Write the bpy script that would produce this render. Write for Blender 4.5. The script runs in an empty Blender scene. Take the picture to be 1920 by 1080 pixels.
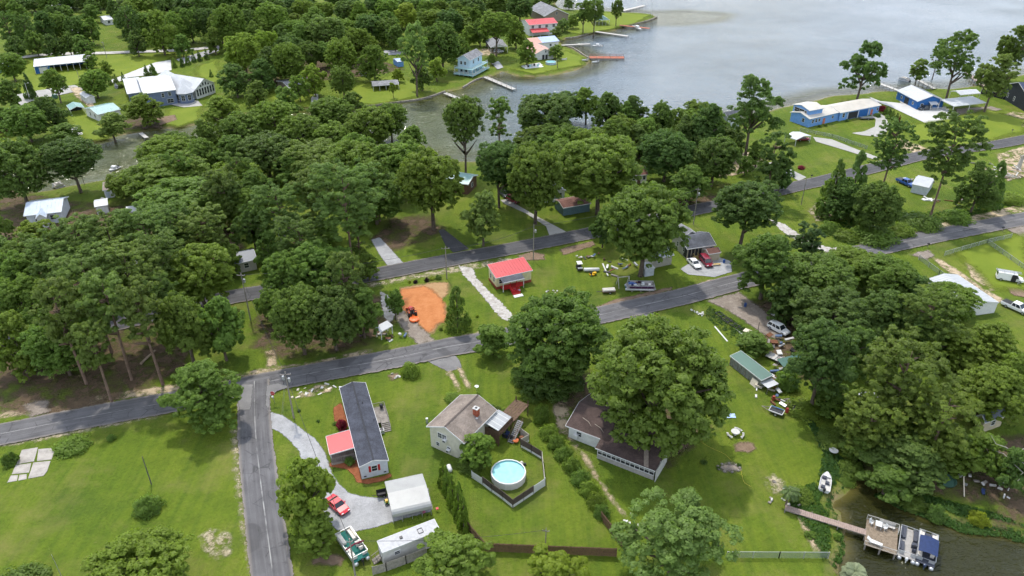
import bpy, math, random
import numpy as np
from mathutils import Vector
R = math.radians
rng = random.Random(7)
nr = np.random.RandomState(7)
sc = bpy.context.scene
col = sc.collection

# ---------------------------------------------------------------- camera
F, TH, CH = 1420.0, R(30.8), 89.0
cam = bpy.data.cameras.new('camera')
cam.sensor_fit = 'HORIZONTAL'; cam.sensor_width = 36.0; cam.lens = 36.0*F/1920.0
cam.clip_start = 1.0; cam.clip_end = 12000.0
camo = bpy.data.objects.new('camera', cam); col.objects.link(camo)
camo.location = (0, 0, CH); camo.rotation_euler = (math.pi/2-TH, 0, 0)
sc.camera = camo

# ---------------------------------------------------------------- sky, sun, exposure
SUN_EL, SUN_AZ = R(60), R(-22)          # azimuth from +Y, negative = to the left
w = bpy.data.worlds.new('World'); sc.world = w; w.use_nodes = True
nt = w.node_tree; nt.nodes.clear()
out = nt.nodes.new('ShaderNodeOutputWorld'); bg = nt.nodes.new('ShaderNodeBackground')
sky = nt.nodes.new('ShaderNodeTexSky'); sky.sky_type = 'NISHITA'; sky.sun_disc = False
sky.sun_elevation = SUN_EL; sky.sun_rotation = SUN_AZ; sky.air_density = 1.2; sky.dust_density = 1.2; sky.ozone_density = 1.0
tc = nt.nodes.new('ShaderNodeTexCoord'); mp = nt.nodes.new('ShaderNodeMapping'); mp.inputs['Scale'].default_value = (1, 1, 2.6)
ns = nt.nodes.new('ShaderNodeTexNoise'); ns.inputs['Scale'].default_value = 2.6; ns.inputs['Detail'].default_value = 6
rp = nt.nodes.new('ShaderNodeValToRGB'); rp.color_ramp.elements[0].position = .36; rp.color_ramp.elements[1].position = .60
rp.color_ramp.elements[0].color = (.10, .10, .10, 1); rp.color_ramp.elements[1].color = (.85, .85, .85, 1)
mx = nt.nodes.new('ShaderNodeMixRGB'); mx.inputs['Color2'].default_value = (7.7, 8.2, 9.0, 1)
L = nt.links.new
L(tc.outputs['Generated'], mp.inputs['Vector']); L(mp.outputs[0], ns.inputs['Vector']); L(ns.outputs['Fac'], rp.inputs['Fac'])
L(rp.outputs['Color'], mx.inputs['Fac']); L(sky.outputs[0], mx.inputs['Color1']); L(mx.outputs[0], bg.inputs['Color'])
bg.inputs['Strength'].default_value = 0.15
L(bg.outputs[0], out.inputs[0])
sun = bpy.data.lights.new('sun', 'SUN'); sun.energy = 2.4; sun.angle = R(2.5); sun.color = (1, .95, .86)
suno = bpy.data.objects.new('sun', sun); col.objects.link(suno)
suno.rotation_euler = (-(math.pi/2-SUN_EL), 0, -SUN_AZ); suno.location = (-100, 300, 400)
vs = sc.view_settings; vs.view_transform = 'Standard'; vs.look = 'None'; vs.gamma = 1.0; vs.exposure = 0.62; vs.use_curve_mapping = False
sc.cycles.use_denoising = True; sc.cycles.use_light_tree = False; sc.cycles.use_adaptive_sampling = True; sc.cycles.adaptive_threshold = .025; sc.cycles.adaptive_min_samples = 12
sc.cycles.max_bounces = 4; sc.cycles.diffuse_bounces = 3; sc.cycles.glossy_bounces = 2; sc.cycles.transmission_bounces = 3
sc.cycles.transparent_max_bounces = 12; sc.cycles.volume_bounces = 0

# ---------------------------------------------------------------- helpers
def G(px, py, z=0.0):
    """the point of the place at height z seen at photograph pixel (px, py)"""
    u = (px-960)/F; v = (540-py)/F
    dy = math.cos(TH)+v*math.sin(TH); dz = -math.sin(TH)+v*math.cos(TH)
    t = (z-CH)/dz
    return Vector((u*t, dy*t, z))
def ppm(P):
    """photograph pixels per metre across the view at P"""
    return F/(P.y*math.cos(TH)+(CH-P.z)*math.sin(TH))

MATS = {}
def nodemat(name):
    m = bpy.data.materials.new(name); m.use_nodes = True
    nt = m.node_tree; b = nt.nodes['Principled BSDF']
    b.inputs['Specular IOR Level'].default_value = .3
    return m, nt, b
def noise(nt, scale, detail=4, rough=.55, vec=None, dist=0):
    n = nt.nodes.new('ShaderNodeTexNoise'); n.inputs['Scale'].default_value = scale
    n.inputs['Detail'].default_value = detail; n.inputs['Roughness'].default_value = rough; n.inputs['Distortion'].default_value = dist
    if vec is not None: nt.links.new(vec, n.inputs['Vector'])
    return n.outputs['Fac']
def ramp(nt, fac, stops):
    r = nt.nodes.new('ShaderNodeValToRGB'); e = r.color_ramp.elements
    while len(e) < len(stops): e.new(.5)
    for k, (p, c) in zip(e, stops):
        k.position = p; k.color = (*c, 1) if not isinstance(c, float) else (c, c, c, 1)
    nt.links.new(fac, r.inputs['Fac']); return r.outputs['Color']
def mixc(nt, fac, a, b, mode='MIX'):
    m = nt.nodes.new('ShaderNodeMixRGB'); m.blend_type = mode
    for s, v in ((m.inputs['Fac'], fac), (m.inputs['Color1'], a), (m.inputs['Color2'], b)):
        if isinstance(v, (int, float)): s.default_value = v
        elif isinstance(v, tuple): s.default_value = (*v, 1)
        else: nt.links.new(v, s)
    return m.outputs['Color']
def mth(nt, op, a, b=0.0, clamp=False):
    m = nt.nodes.new('ShaderNodeMath'); m.operation = op; m.use_clamp = clamp
    for s, v in ((m.inputs[0], a), (m.inputs[1], b)):
        if isinstance(v, (int, float)): s.default_value = v
        else: nt.links.new(v, s)
    return m.outputs[0]
def mrange(nt, v, a, b, c=0., d=1.):
    m = nt.nodes.new('ShaderNodeMapRange'); m.clamp = True
    for i, k in enumerate((a, b, c, d)): m.inputs[i+1].default_value = k
    nt.links.new(v, m.inputs[0]); return m.outputs[0]
def wpos(nt):
    g = nt.nodes.new('ShaderNodeNewGeometry'); return g.outputs['Position']
def mapv(nt, vec, scale=(1,1,1), rot=(0,0,0)):
    m = nt.nodes.new('ShaderNodeMapping'); m.inputs['Scale'].default_value = scale; m.inputs['Rotation'].default_value = rot
    nt.links.new(vec, m.inputs['Vector']); return m.outputs[0]
def bump(nt, b, h, strength=.4, dist=.05):
    n = nt.nodes.new('ShaderNodeBump'); n.inputs['Strength'].default_value = strength; n.inputs['Distance'].default_value = dist
    nt.links.new(h, n.inputs['Height']); nt.links.new(n.outputs[0], b.inputs['Normal'])
def attr(nt, name):
    a = nt.nodes.new('ShaderNodeAttribute'); a.attribute_name = name; return a

def M(name, c, rough=.6, metal=0., var=.18, scale=2.5, fine=18., spec=.3, dirt=0.0):
    """painted / plain surface: colour with blotchy wear and fine grain"""
    if name in MATS: return MATS[name]
    m, nt, b = nodemat(name); P = wpos(nt)
    n1 = noise(nt, scale, 5, .6, P); n2 = noise(nt, fine, 3, .6, P)
    f = mth(nt, 'ADD', mth(nt, 'MULTIPLY', n1, .65), mth(nt, 'MULTIPLY', n2, .35))
    lo = tuple(x*(1-var*1.6) for x in c); hi = tuple(min(1, x*(1+var)) for x in c)
    cc = ramp(nt, f, [(.32, lo), (.5, c), (.68, hi)])
    if dirt:
        d = mrange(nt, noise(nt, scale*.6, 6, .7, P), .5, .72, 0, dirt)
        cc = mixc(nt, d, cc, tuple(x*.45+.02 for x in c))
    nt.links.new(cc, b.inputs['Base Color'])
    b.inputs['Roughness'].default_value = rough; b.inputs['Metallic'].default_value = metal
    b.inputs['Specular IOR Level'].default_value = spec
    MATS[name] = m; return m

def tag(o, label=None, cat=None, group=None, kind=None):
    if label: o['label'] = label
    if cat: o['category'] = cat
    if group: o['group'] = group
    if kind: o['kind'] = kind
    return o
def empty(name, loc, rz=0, label=None, cat=None, group=None):
    o = bpy.data.objects.new(name, None); col.objects.link(o); o.location = loc; o.rotation_euler = (0, 0, rz)
    o.empty_display_size = .2
    return tag(o, label, cat, group)
def link(name, me, mat=None, parent=None, loc=(0,0,0), rz=0, scale=None):
    o = bpy.data.objects.new(name, me); col.objects.link(o); o.location = loc; o.rotation_euler = (0, 0, rz)
    if scale: o.scale = scale
    if mat is not None and not me.materials: me.materials.append(mat)
    if parent is not None: o.parent = parent
    return o

class MB:
    def __init__(s): s.v = []; s.f = []
    def add(s, vs, fs):
        n = len(s.v); s.v += [tuple(v) for v in vs]; s.f += [tuple(i+n for i in f) for f in fs]; return s
    def box(s, c, d, rz=0, rx=0, ry=0):
        x, y, z = d[0]/2, d[1]/2, d[2]/2
        from mathutils import Euler
        E = Euler((rx, ry, rz)).to_matrix(); c = Vector(c)
        vs = [E @ Vector(p)+c for p in ((-x,-y,-z),(x,-y,-z),(x,y,-z),(-x,y,-z),(-x,-y,z),(x,-y,z),(x,y,z),(-x,y,z))]
        return s.add(vs, [(3,2,1,0),(4,5,6,7),(0,1,5,4),(1,2,6,5),(2,3,7,6),(3,0,4,7)])
    def bar(s, a, b, wd, ht=None, up=(0,0,1)):
        ht = ht or wd; a, b = Vector(a), Vector(b); d = (b-a)
        if d.length < 1e-6: return s
        d.normalize(); u = Vector(up)
        if abs(d.dot(u)) > .98: u = Vector((0,1,0))
        sx = d.cross(u).normalized(); sz = sx.cross(d).normalized()
        vs = []
        for p in (a, b):
            for i, j in ((-1,-1),(1,-1),(1,1),(-1,1)): vs.append(p+sx*(i*wd/2)+sz*(j*ht/2))
        return s.add(vs, [(0,1,2,3),(7,6,5,4),(0,4,5,1),(1,5,6,2),(2,6,7,3),(3,7,4,0)])
    def tube(s, pts, rad, n=8, cap=True):
        pts = [Vector(p) for p in pts]
        if not hasattr(rad, '__len__'): rad = [rad]*len(pts)
        vs = []; fs = []
        for i, p in enumerate(pts):
            d = (pts[min(i+1, len(pts)-1)]-pts[max(i-1, 0)])
            d = d.normalized() if d.length > 1e-9 else Vector((0,0,1))
            u = Vector((0,0,1)) if abs(d.z) < .95 else Vector((1,0,0))
            a = d.cross(u).normalized(); b = a.cross(d)
            for k in range(n):
                t = 2*math.pi*k/n; vs.append(p+(a*math.cos(t)+b*math.sin(t))*rad[i])
        for i in range(len(pts)-1):
            for k in range(n):
                k2 = (k+1) % n; fs.append((i*n+k, i*n+k2, (i+1)*n+k2, (i+1)*n+k))
        if cap: fs.append(tuple(range(n-1, -1, -1))); fs.append(tuple((len(pts)-1)*n+k for k in range(n)))
        return s.add(vs, fs)
    def prism(s, poly, z0, z1):
        n = len(poly); vs = [(p[0], p[1], z0) for p in poly]+[(p[0], p[1], z1) for p in poly]
        return s.add(vs, [tuple(range(n-1, -1, -1)), tuple(range(n, 2*n))]+[(i, (i+1) % n, (i+1) % n+n, i+n) for i in range(n)])
    def lathe(s, prof, n=16, c=(0,0,0)):
        vs = []; fs = []
        for r, z in prof:
            for k in range(n):
                t = 2*math.pi*k/n; vs.append((c[0]+r*math.cos(t), c[1]+r*math.sin(t), c[2]+z))
        m = len(prof)
        for i in range(m-1):
            for k in range(n): fs.append((i*n+k, i*n+(k+1) % n, (i+1)*n+(k+1) % n, (i+1)*n+k))
        fs.append(tuple(range(n-1, -1, -1))); fs.append(tuple((m-1)*n+k for k in range(n)))
        return s.add(vs, fs)
    def quad(s, a, b, c, d): return s.add([a, b, c, d], [(0,1,2,3)])
    def slab(s, quad4, th):
        """thick sheet whose top is the given corner loop (counter-clockwise from above)"""
        q = [Vector(p) for p in quad4]; n = (q[1]-q[0]).cross(q[2]-q[0]).normalized()
        k = len(q); vs = q+[p-n*th for p in q]
        return s.add(vs, [tuple(range(k)), tuple(range(2*k-1, k-1, -1))]+[(i, i+k, (i+1) % k+k, (i+1) % k) for i in range(k)])
    def mesh(s, name, smooth=False):
        me = bpy.data.meshes.new(name); me.from_pydata(s.v, [], s.f); me.update()
        if smooth: me.polygons.foreach_set('use_smooth', [True]*len(me.polygons))
        return me
    def build(s, name, mat, parent=None, loc=(0,0,0), rz=0, smooth=False):
        return link(name, s.mesh(name, smooth), mat, parent, loc, rz)

def sdist(P, polys):
    """signed distance (m) of points P (n,2) to polygons: positive outside every polygon"""
    P = np.asarray(P, float); d = np.full(len(P), 1e9); inside = np.zeros(len(P), bool)
    for poly in polys:
        A = np.asarray(poly, float); B = np.roll(A, -1, 0); ins = np.zeros(len(P), bool)
        for a, b in zip(A, B):
            ab = b-a; t = np.clip(((P-a)@ab)/max(ab@ab, 1e-9), 0, 1)
            q = a+t[:, None]*ab; d = np.minimum(d, np.hypot(*(P-q).T))
            c = (a[1] > P[:, 1]) != (b[1] > P[:, 1])
            xi = (b[0]-a[0])*(P[:, 1]-a[1])/((b[1]-a[1]) or 1e-9)+a[0]
            ins ^= c & (P[:, 0] < xi)
        inside |= ins
    return np.where(inside, -d, d)
def poly_px(pts, z=0.): return [tuple(G(x, y, z)[:2]) for x, y in pts]

# ---------------------------------------------------------------- setting: lake, ground
WZ = -0.6
LAKE = poly_px([(0,368),(60,362),(100,356),(125,350),(165,343),(205,336),(250,318),(310,305),(400,300),(485,306),(560,300),(640,295),(740,297),(860,303),(920,304),
  (975,296),(1060,285),(1150,268),(1260,252),(1335,238),(1375,228),(1420,216),(1460,203),(1522,191),(1560,180),(1625,176),(1640,172),(1690,171),(1752,166),
  (1780,168),(1802,165),(1840,160),(1865,152),(1920,140),(2400,100),(2500,-180),(1120,-180),(1060,-40),(1040,8),(1052,17),(1075,19),(1110,19),(1145,22),(1165,24),(1195,24),(1222,27),
  (1233,33),(1215,40),(1190,46),(1168,51),(1155,57),(1135,60),(1117,59),(1100,65),(1080,71),(1060,73),(1048,79),(1055,85),(1075,92),(1095,105),(1108,113),(1100,122),
  (1080,132),(1040,141),(1000,144),(968,143),(955,138),(942,134),(930,140),(912,146),(893,151),(884,158),(868,166),(835,173),(792,187),(730,195),(695,200),(655,201),(587,203),(540,206),(470,214),(400,228),(360,236),
  (300,243),(265,248),(230,253),(200,262),(165,268),(130,272),(80,290),(0,300),(-300,330),(-300,400)], WZ)
POND = poly_px([(1618,880),(1606,902),(1590,922),(1580,931),(1564,940),(1560,951),(1576,961),(1577,976),(1585,995),(1580,1011),(1586,1035),(1571,1060),(1572,1082),(1566,1210),
  (2250,1210),(2000,1035),(1915,1008),(1875,998),(1802,991),(1777,981),(1752,969),(1707,958),(1680,946),(1650,934),(1640,905),(1632,885)], WZ)
def grid_sheet(rows, cols):
    Y, U = np.meshgrid(rows, cols, indexing='ij')
    P = np.stack([(U*Y).ravel(), Y.ravel()], 1)
    nr_, nc = len(rows), len(cols); i = np.arange((nr_-1)*nc).reshape(nr_-1, nc)[:, :-1].ravel()
    return P, np.stack([i, i+1, i+nc+1, i+nc], 1)
rows = [40.]
while rows[-1] < 950: rows.append(rows[-1]*1.0065)
while rows[-1] < 5000: rows.append(rows[-1]*1.15)
cols = np.linspace(-1.7, 1.7, 420)
GP, GF = grid_sheet(np.array(rows), cols)
SD = sdist(GP, [LAKE, POND])
gz = np.where(SD > 0, np.interp(SD, [0, 1.0, 3.0], [WZ, WZ+.35, 0.]), np.interp(-SD, [0, 2, 12], [WZ, WZ-.5, WZ-2.5]))
def np_mesh(name, P3, Fc, attrs=None, smooth=True):
    me = bpy.data.meshes.new(name)
    me.vertices.add(len(P3)); me.vertices.foreach_set('co', np.asarray(P3, np.float32).ravel())
    k = Fc.shape[1]; me.loops.add(Fc.size); me.loops.foreach_set('vertex_index', Fc.astype(np.int32).ravel())
    me.polygons.add(len(Fc)); me.polygons.foreach_set('loop_start', np.arange(0, Fc.size, k, dtype=np.int32))
    me.update(calc_edges=True); me.validate()
    if smooth: me.polygons.foreach_set('use_smooth', np.ones(len(me.polygons), bool))
    for n, a in (attrs or {}).items():
        at = me.attributes.new(n, 'FLOAT', 'POINT'); at.data.foreach_set('value', np.asarray(a, np.float32))
    return me

def grass_mat():
    m, nt, b = nodemat('lawn'); P = wpos(nt)
    big = noise(nt, .035, 4, .55, P); mid = noise(nt, .22, 5, .62, P); fin = noise(nt, 2.2, 4, .7, P)
    st = noise(nt, 1., 3, .6, mapv(nt, P, (.9, .07, 1), (0, 0, R(28))))
    c1 = ramp(nt, big, [(.30, (.066,.112,.009)), (.50, (.098,.146,.011)), (.70, (.145,.178,.016))])
    c2 = ramp(nt, mid, [(.26, (.036,.066,.008)), (.5, (.098,.146,.012)), (.74, (.148,.170,.028))])
    c = mixc(nt, .5, c1, c2)
    c = mixc(nt, mrange(nt, st, .42, .68, 0, .6), c, (.054,.100,.010))
    f = ramp(nt, fin, [(.25, .62), (.5, 1.0), (.78, 1.38)])
    c = mixc(nt, .8, c, f, 'MULTIPLY')
    dry = mrange(nt, noise(nt, .09, 6, .75, P), .50, .70, 0, .6)
    c = mixc(nt, dry, c, (.19,.17,.055))
    dr2 = mrange(nt, noise(nt, .5, 6, .8, P), .64, .76, 0, .7)
    c = mixc(nt, dr2, c, (.24,.19,.10))
    c = mixc(nt, mrange(nt, noise(nt, .055, 3, .6, mapv(nt, P, (1, 1, 1), (0, 0, 1.1))), .52, .66, 0, .45), c, (.030,.066,.012))
    c = mixc(nt, .05, c, (.14,.13,.06))
    tf = mrange(nt, noise(nt, 1.1, 4, .75, P), .62, .72, 0, .55)
    c = mixc(nt, tf, c, (.034,.062,.014))
    wl_ = nt.nodes.new('ShaderNodeTexWave'); wl_.inputs['Scale'].default_value = .22; wl_.inputs['Distortion'].default_value = 2.5; wl_.inputs['Detail'].default_value = 2; nt.links.new(mapv(nt, P, (1, 1, 1), (0, 0, R(62))), wl_.inputs['Vector'])
    c = mixc(nt, mth(nt, 'MULTIPLY', mrange(nt, wl_.outputs['Fac'], .35, .65, 0, .22), mrange(nt, big, .4, .6)), c, (.13,.165,.022))
    bank = mrange(nt, attr(nt, 'shore').outputs['Fac'], .3, 2.2, 1, 0)
    bk = mth(nt, 'MULTIPLY', bank, mrange(nt, noise(nt, .35, 5, .7, P), .35, .6))
    c = mixc(nt, bk, c, (.20,.155,.085))
    nt.links.new(c, b.inputs['Base Color']); b.inputs['Roughness'].default_value = .9; b.inputs['Specular IOR Level'].default_value = .1
    bump(nt, b, mth(nt, 'ADD', fin, mid), .8, .3)
    return m
far = GP[:, 1] > -1
ground = link('ground', np_mesh('ground', np.column_stack([GP, gz]), GF, {'shore': np.clip(SD, -5, 20)}), grass_mat())
tag(ground, kind='structure')

def water_mat():
    m, nt, b = nodemat('lake_water'); P = wpos(nt)
    d = attr(nt, 'depth').outputs['Fac']
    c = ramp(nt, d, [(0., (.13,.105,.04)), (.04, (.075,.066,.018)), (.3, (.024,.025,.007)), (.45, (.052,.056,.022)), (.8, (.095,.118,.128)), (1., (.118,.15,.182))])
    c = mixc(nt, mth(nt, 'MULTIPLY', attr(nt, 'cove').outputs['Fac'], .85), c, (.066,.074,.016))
    mur = noise(nt, .05, 4, .6, P)
    c = mixc(nt, .5, c, ramp(nt, mur, [(.3, .7), (.7, 1.3)]), 'MULTIPLY')
    nt.links.new(c, b.inputs['Base Color']); b.inputs['IOR'].default_value = 1.33; b.inputs['Specular IOR Level'].default_value = .5
    Pm = mapv(nt, P, (1, 1.9, 1), (0, 0, R(-12)))
    w1 = noise(nt, .34, 3, .6, Pm, .4); w2 = noise(nt, 1.1, 3, .6, Pm, .3); cat = noise(nt, .012, 3, .5, P)
    h = mth(nt, 'ADD', w1, mth(nt, 'MULTIPLY', w2, .45))
    amp = mrange(nt, d, .05, .6, .25, 1.)
    h = mth(nt, 'MULTIPLY', h, mth(nt, 'MULTIPLY', amp, mrange(nt, cat, .35, .62, .5, 1.1)))
    bump(nt, b, h, .9, 1.0)
    nt.links.new(mrange(nt, cat, .35, .65, .06, .14), b.inputs['Roughness'])
    return m
keep = (SD[GF] < 1.5).any(1)
idx = np.unique(GF[keep]); remap = np.full(len(GP), -1); remap[idx] = np.arange(len(idx))
PONDSD = sdist(GP[idx], [POND])
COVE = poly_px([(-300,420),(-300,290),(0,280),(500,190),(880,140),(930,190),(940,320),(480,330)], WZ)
BAR = poly_px([(1228,26),(1290,24),(1345,28),(1330,36),(1270,42),(1235,42)], WZ)
dep = np.clip(-SD[idx]/15., 0, 1); dep = np.where(PONDSD < 2, np.clip(-PONDSD/6., 0, .3), dep)
dep = np.minimum(dep, np.clip(.12+sdist(GP[idx], [BAR])/16., .12, 1))
water = link('water', np_mesh('water', np.column_stack([GP[idx], np.full(len(idx), WZ)]), remap[GF[keep]], {'depth': dep, 'cove': np.clip(.5-sdist(GP[idx], [COVE])/30., 0, 1)}), water_mat())
tag(water, kind='structure')

# ---------------------------------------------------------------- ground patches and roads
def edge_alpha(nt, b, amp, nscale, soft=.12):
    """ragged border: the sheet ends where its edge distance plus noise falls below zero"""
    a = attr(nt, 'edge').outputs['Fac']; P = wpos(nt)
    n = mth(nt, 'SUBTRACT', noise(nt, nscale, 5, .7, P), .5)
    s = mth(nt, 'ADD', a, mth(nt, 'MULTIPLY', n, amp*2.))
    nt.links.new(mrange(nt, s, -soft, soft), b.inputs['Alpha'])
def patch_mat(name, stops, scale=1.2, amp=.8, nscale=.6, fine=6., soft=.12, cover=None, rough=.9):
    if name in MATS: return MATS[name]
    m, nt, b = nodemat(name); P = wpos(nt)
    n1 = noise(nt, scale, 6, .65, P); n2 = noise(nt, fine, 3, .7, P)
    f = mth(nt, 'ADD', mth(nt, 'MULTIPLY', n1, .6), mth(nt, 'MULTIPLY', n2, .4))
    nt.links.new(ramp(nt, f, stops), b.inputs['Base Color']); b.inputs['Roughness'].default_value = rough
    b.inputs['Specular IOR Level'].default_value = .15
    bump(nt, b, n2, .5, .06)
    edge_alpha(nt, b, amp, nscale, soft)
    if cover:
        l = b.inputs['Alpha'].links[0].from_socket
        cv = mrange(nt, noise(nt, cover[0], 6, .75, P), cover[1], cover[2])
        nt.links.new(mth(nt, 'MULTIPLY', l, cv), b.inputs['Alpha'])
    MATS[name] = m; return m
gravel = patch_mat('pale_gravel', [(.3,(.20,.20,.205)),(.5,(.31,.31,.315)),(.7,(.43,.43,.435))], .5, .35, 1.2, 5)
whiterock = patch_mat('white_rock', [(.3,(.17,.14,.115)),(.48,(.36,.335,.305)),(.7,(.60,.58,.55))], .9, .9, .9, 3)
dirtgravel = patch_mat('grey_dirt_gravel', [(.3,(.13,.105,.08)),(.5,(.21,.175,.145)),(.7,(.32,.28,.24))], .5, 1.3, .5, 4, .4)
orangeclay = patch_mat('orange_clay', [(.3,(.33,.115,.04)),(.5,(.43,.165,.06)),(.7,(.50,.23,.10))], .6, 1.1, .5, 4, .5)
tanclay = patch_mat('tan_straw', [(.3,(.25,.15,.075)),(.5,(.34,.21,.105)),(.7,(.42,.29,.16))], .8, 1.2, .5, 5, .5)
sand = patch_mat('pale_sand', [(.3,(.28,.205,.13)),(.5,(.42,.33,.22)),(.7,(.55,.45,.32))], .7, 1.0, .45, 4, .3, (.30,.40,.56))
litter = patch_mat('leaf_litter', [(.3,(.065,.045,.028)),(.5,(.10,.07,.044)),(.7,(.155,.11,.07))], .8, 2.4, .22, 3, 1.2, (.22,.36,.56))
mulch = patch_mat('red_mulch', [(.3,(.14,.045,.02)),(.5,(.23,.08,.035)),(.7,(.31,.12,.06))], 1.2, .2, 1.5, 6)
browndirt = patch_mat('brown_dirt', [(.3,(.11,.075,.05)),(.5,(.18,.125,.085)),(.7,(.27,.20,.14))], .9, .9, .6, 4, .3)
bare = patch_mat('bare_grass_patch', [(.3,(.24,.19,.12)),(.5,(.36,.31,.20)),(.7,(.50,.45,.34))], .8, 1.4, .5, 4, .4, (.6,.42,.60))
concrete = patch_mat('concrete_drive', [(.3,(.27,.26,.24)),(.5,(.34,.33,.305)),(.7,(.41,.395,.37))], .3, .06, 1.5, 6, .05)
whiteconc = patch_mat('white_concrete', [(.3,(.40,.39,.375)),(.5,(.48,.47,.455)),(.7,(.55,.54,.525))], .25, .06, 1.5, 5, .05)
newasphalt = patch_mat('black_asphalt_drive', [(.3,(.045,.045,.048)),(.5,(.06,.06,.064)),(.7,(.085,.085,.09))], .4, .1, 1., 6, .06)
greyasphalt = patch_mat('grey_asphalt_drive', [(.3,(.13,.125,.125)),(.5,(.175,.17,.168)),(.7,(.23,.22,.215))], .4, .25, 1., 6, .1)
weeds = patch_mat('tall_weeds', [(.3,(.03,.06,.008)),(.5,(.05,.09,.012)),(.7,(.09,.13,.02))], .8, 1.5, .5, 3, .4)
sunpaintlawn = patch_mat('painted_sun_lawn', [(.3,(.100,.150,.013)),(.5,(.135,.178,.017)),(.7,(.175,.205,.024))], .12, 2.4, .12, 3, 1.6)  # sunlight on the far lawns painted in as a brighter yellow-green grass colour
LAY = {'z': .004}
def patch(name, pts, mat, kind='structure', cell=None, pad=1.2):
    LAY['z'] += .0022
    P = np.array(poly_px(pts)); lo, hi = P.min(0)-pad, P.max(0)+pad
    s = cell or max(.35, max(hi-lo)/60.)
    nx, ny = [max(2, int(math.ceil(k/s))+1) for k in hi-lo]
    X, Y = np.meshgrid(np.linspace(lo[0], hi[0], nx), np.linspace(lo[1], hi[1], ny)); Q = np.stack([X.ravel(), Y.ravel()], 1)
    e = -sdist(Q, [P]); i = np.arange((ny-1)*nx).reshape(ny-1, nx)[:, :-1].ravel(); Fc = np.stack([i, i+1, i+nx+1, i+nx], 1)
    Fc = Fc[(e[Fc] > -pad).any(1)]
    o = link(name, np_mesh(name, np.column_stack([Q, np.full(len(Q), LAY['z'])]), Fc, {'edge': e}), mat)
    return tag(o, kind=kind)

def smooth_line(pts, step=2.5):
    P = [Vector(p) for p in pts]; P = [P[0]*2-P[1]]+P+[P[-1]*2-P[-2]]; outp = []
    for i in range(1, len(P)-2):
        n = max(2, int((P[i+1]-P[i]).length/step))
        for k in range(n):
            t = k/n; a, b, c, d = P[i-1:i+3]
            outp.append(.5*((2*b)+(c-a)*t+(2*a-5*b+4*c-d)*t*t+(3*b-a-3*c+d)*t**3))
    outp.append(P[-2]); return outp
def ribbon(name, px, width, mat, extra=.7, step=2.0):
    LAY['z'] += .003
    C = smooth_line([G(x, y) for x, y in px], step); offs = np.linspace(-1, 1, 9)*(width/2+extra)
    V = []; E = []; A = []; T = []; L_ = 0
    for i, c in enumerate(C):
        d = (C[min(i+1, len(C)-1)]-C[max(i-1, 0)]); d.z = 0; d.normalize(); n = Vector((-d.y, d.x, 0))
        if i: L_ += (C[i]-C[i-1]).length
        for o in offs:
            p = c+n*o; V.append((p.x, p.y, LAY['z'])); E.append(width/2-abs(o)); A.append(o); T.append(L_)
    k = len(offs); i = np.arange((len(C)-1)*k).reshape(-1, k)[:, :-1].ravel()
    me = np_mesh(name, V, np.stack([i, i+1, i+k+1, i+k], 1)[:, ::-1], {'edge': E, 'across': A, 'along': T})
    return tag(link(name, me, mat), kind='structure')
def road_mat(name, base, line=0., amp=.45):
    m, nt, b = nodemat(name); P = wpos(nt)
    u = attr(nt, 'across').outputs['Fac']; v = attr(nt, 'along').outputs['Fac']
    n1 = noise(nt, .25, 5, .6, P); n2 = noise(nt, 9., 3, .7, P)
    cmb = nt.nodes.new('ShaderNodeCombineXYZ'); nt.links.new(mth(nt, 'MULTIPLY', u, 1.6), cmb.inputs[0]); nt.links.new(mth(nt, 'MULTIPLY', v, .06), cmb.inputs[1])
    n3 = noise(nt, 1.4, 4, .6, cmb.outputs[0])
    f = mth(nt, 'ADD', mth(nt, 'MULTIPLY', n1, .35), mth(nt, 'ADD', mth(nt, 'MULTIPLY', n2, .25), mth(nt, 'MULTIPLY', n3, .4)))
    c = ramp(nt, f, [(.33, tuple(x*.55 for x in base)), (.5, base), (.68, tuple(x*1.6 for x in base))])
    a = mth(nt, 'ABSOLUTE', mth(nt, 'SUBTRACT', mth(nt, 'ABSOLUTE', u), 1.45))
    tr = mth(nt, 'MULTIPLY', mrange(nt, a, .1, .7, .35, 0.), mrange(nt, noise(nt, .18, 4, .6, P), .35, .65))
    c = mixc(nt, tr, c, tuple(x*1.55 for x in base))
    pt = mrange(nt, noise(nt, .11, 2, .4, P), .66, .68, 0, .55)
    c = mixc(nt, pt, c, tuple(x*.55 for x in base))
    cr = nt.nodes.new('ShaderNodeTexVoronoi'); cr.feature = 'DISTANCE_TO_EDGE'; cr.inputs['Scale'].default_value = .38
    nt.links.new(mapv(nt, P, (1, 1, 1)), cr.inputs['Vector'])
    ck = mth(nt, 'MULTIPLY', mrange(nt, cr.outputs['Distance'], .012, .035, 1., 0.), mrange(nt, noise(nt, .3, 3, .6, P), .48, .58, 0, .6))
    c = mixc(nt, ck, c, tuple(x*.4 for x in base))
    if line:
        ln = mrange(nt, mth(nt, 'ABSOLUTE', mth(nt, 'SUBTRACT', u, .12)), .05, .11, 1., 0.)
        ln = mth(nt, 'MULTIPLY', ln, mrange(nt, noise(nt, .22, 5, .7, P), .40, .62, 0, line))
        c = mixc(nt, ln, c, (.48,.47,.45))
    edge = mrange(nt, attr(nt, 'edge').outputs['Fac'], 0, .55, .55, 0)
    c = mixc(nt, edge, c, (.28,.24,.20))
    nt.links.new(c, b.inputs['Base Color']); b.inputs['Roughness'].default_value = .85; b.inputs['Specular IOR Level'].default_value = .25
    bump(nt, b, n2, .3, .02); edge_alpha(nt, b, amp, .9, .06)
    return m
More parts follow.
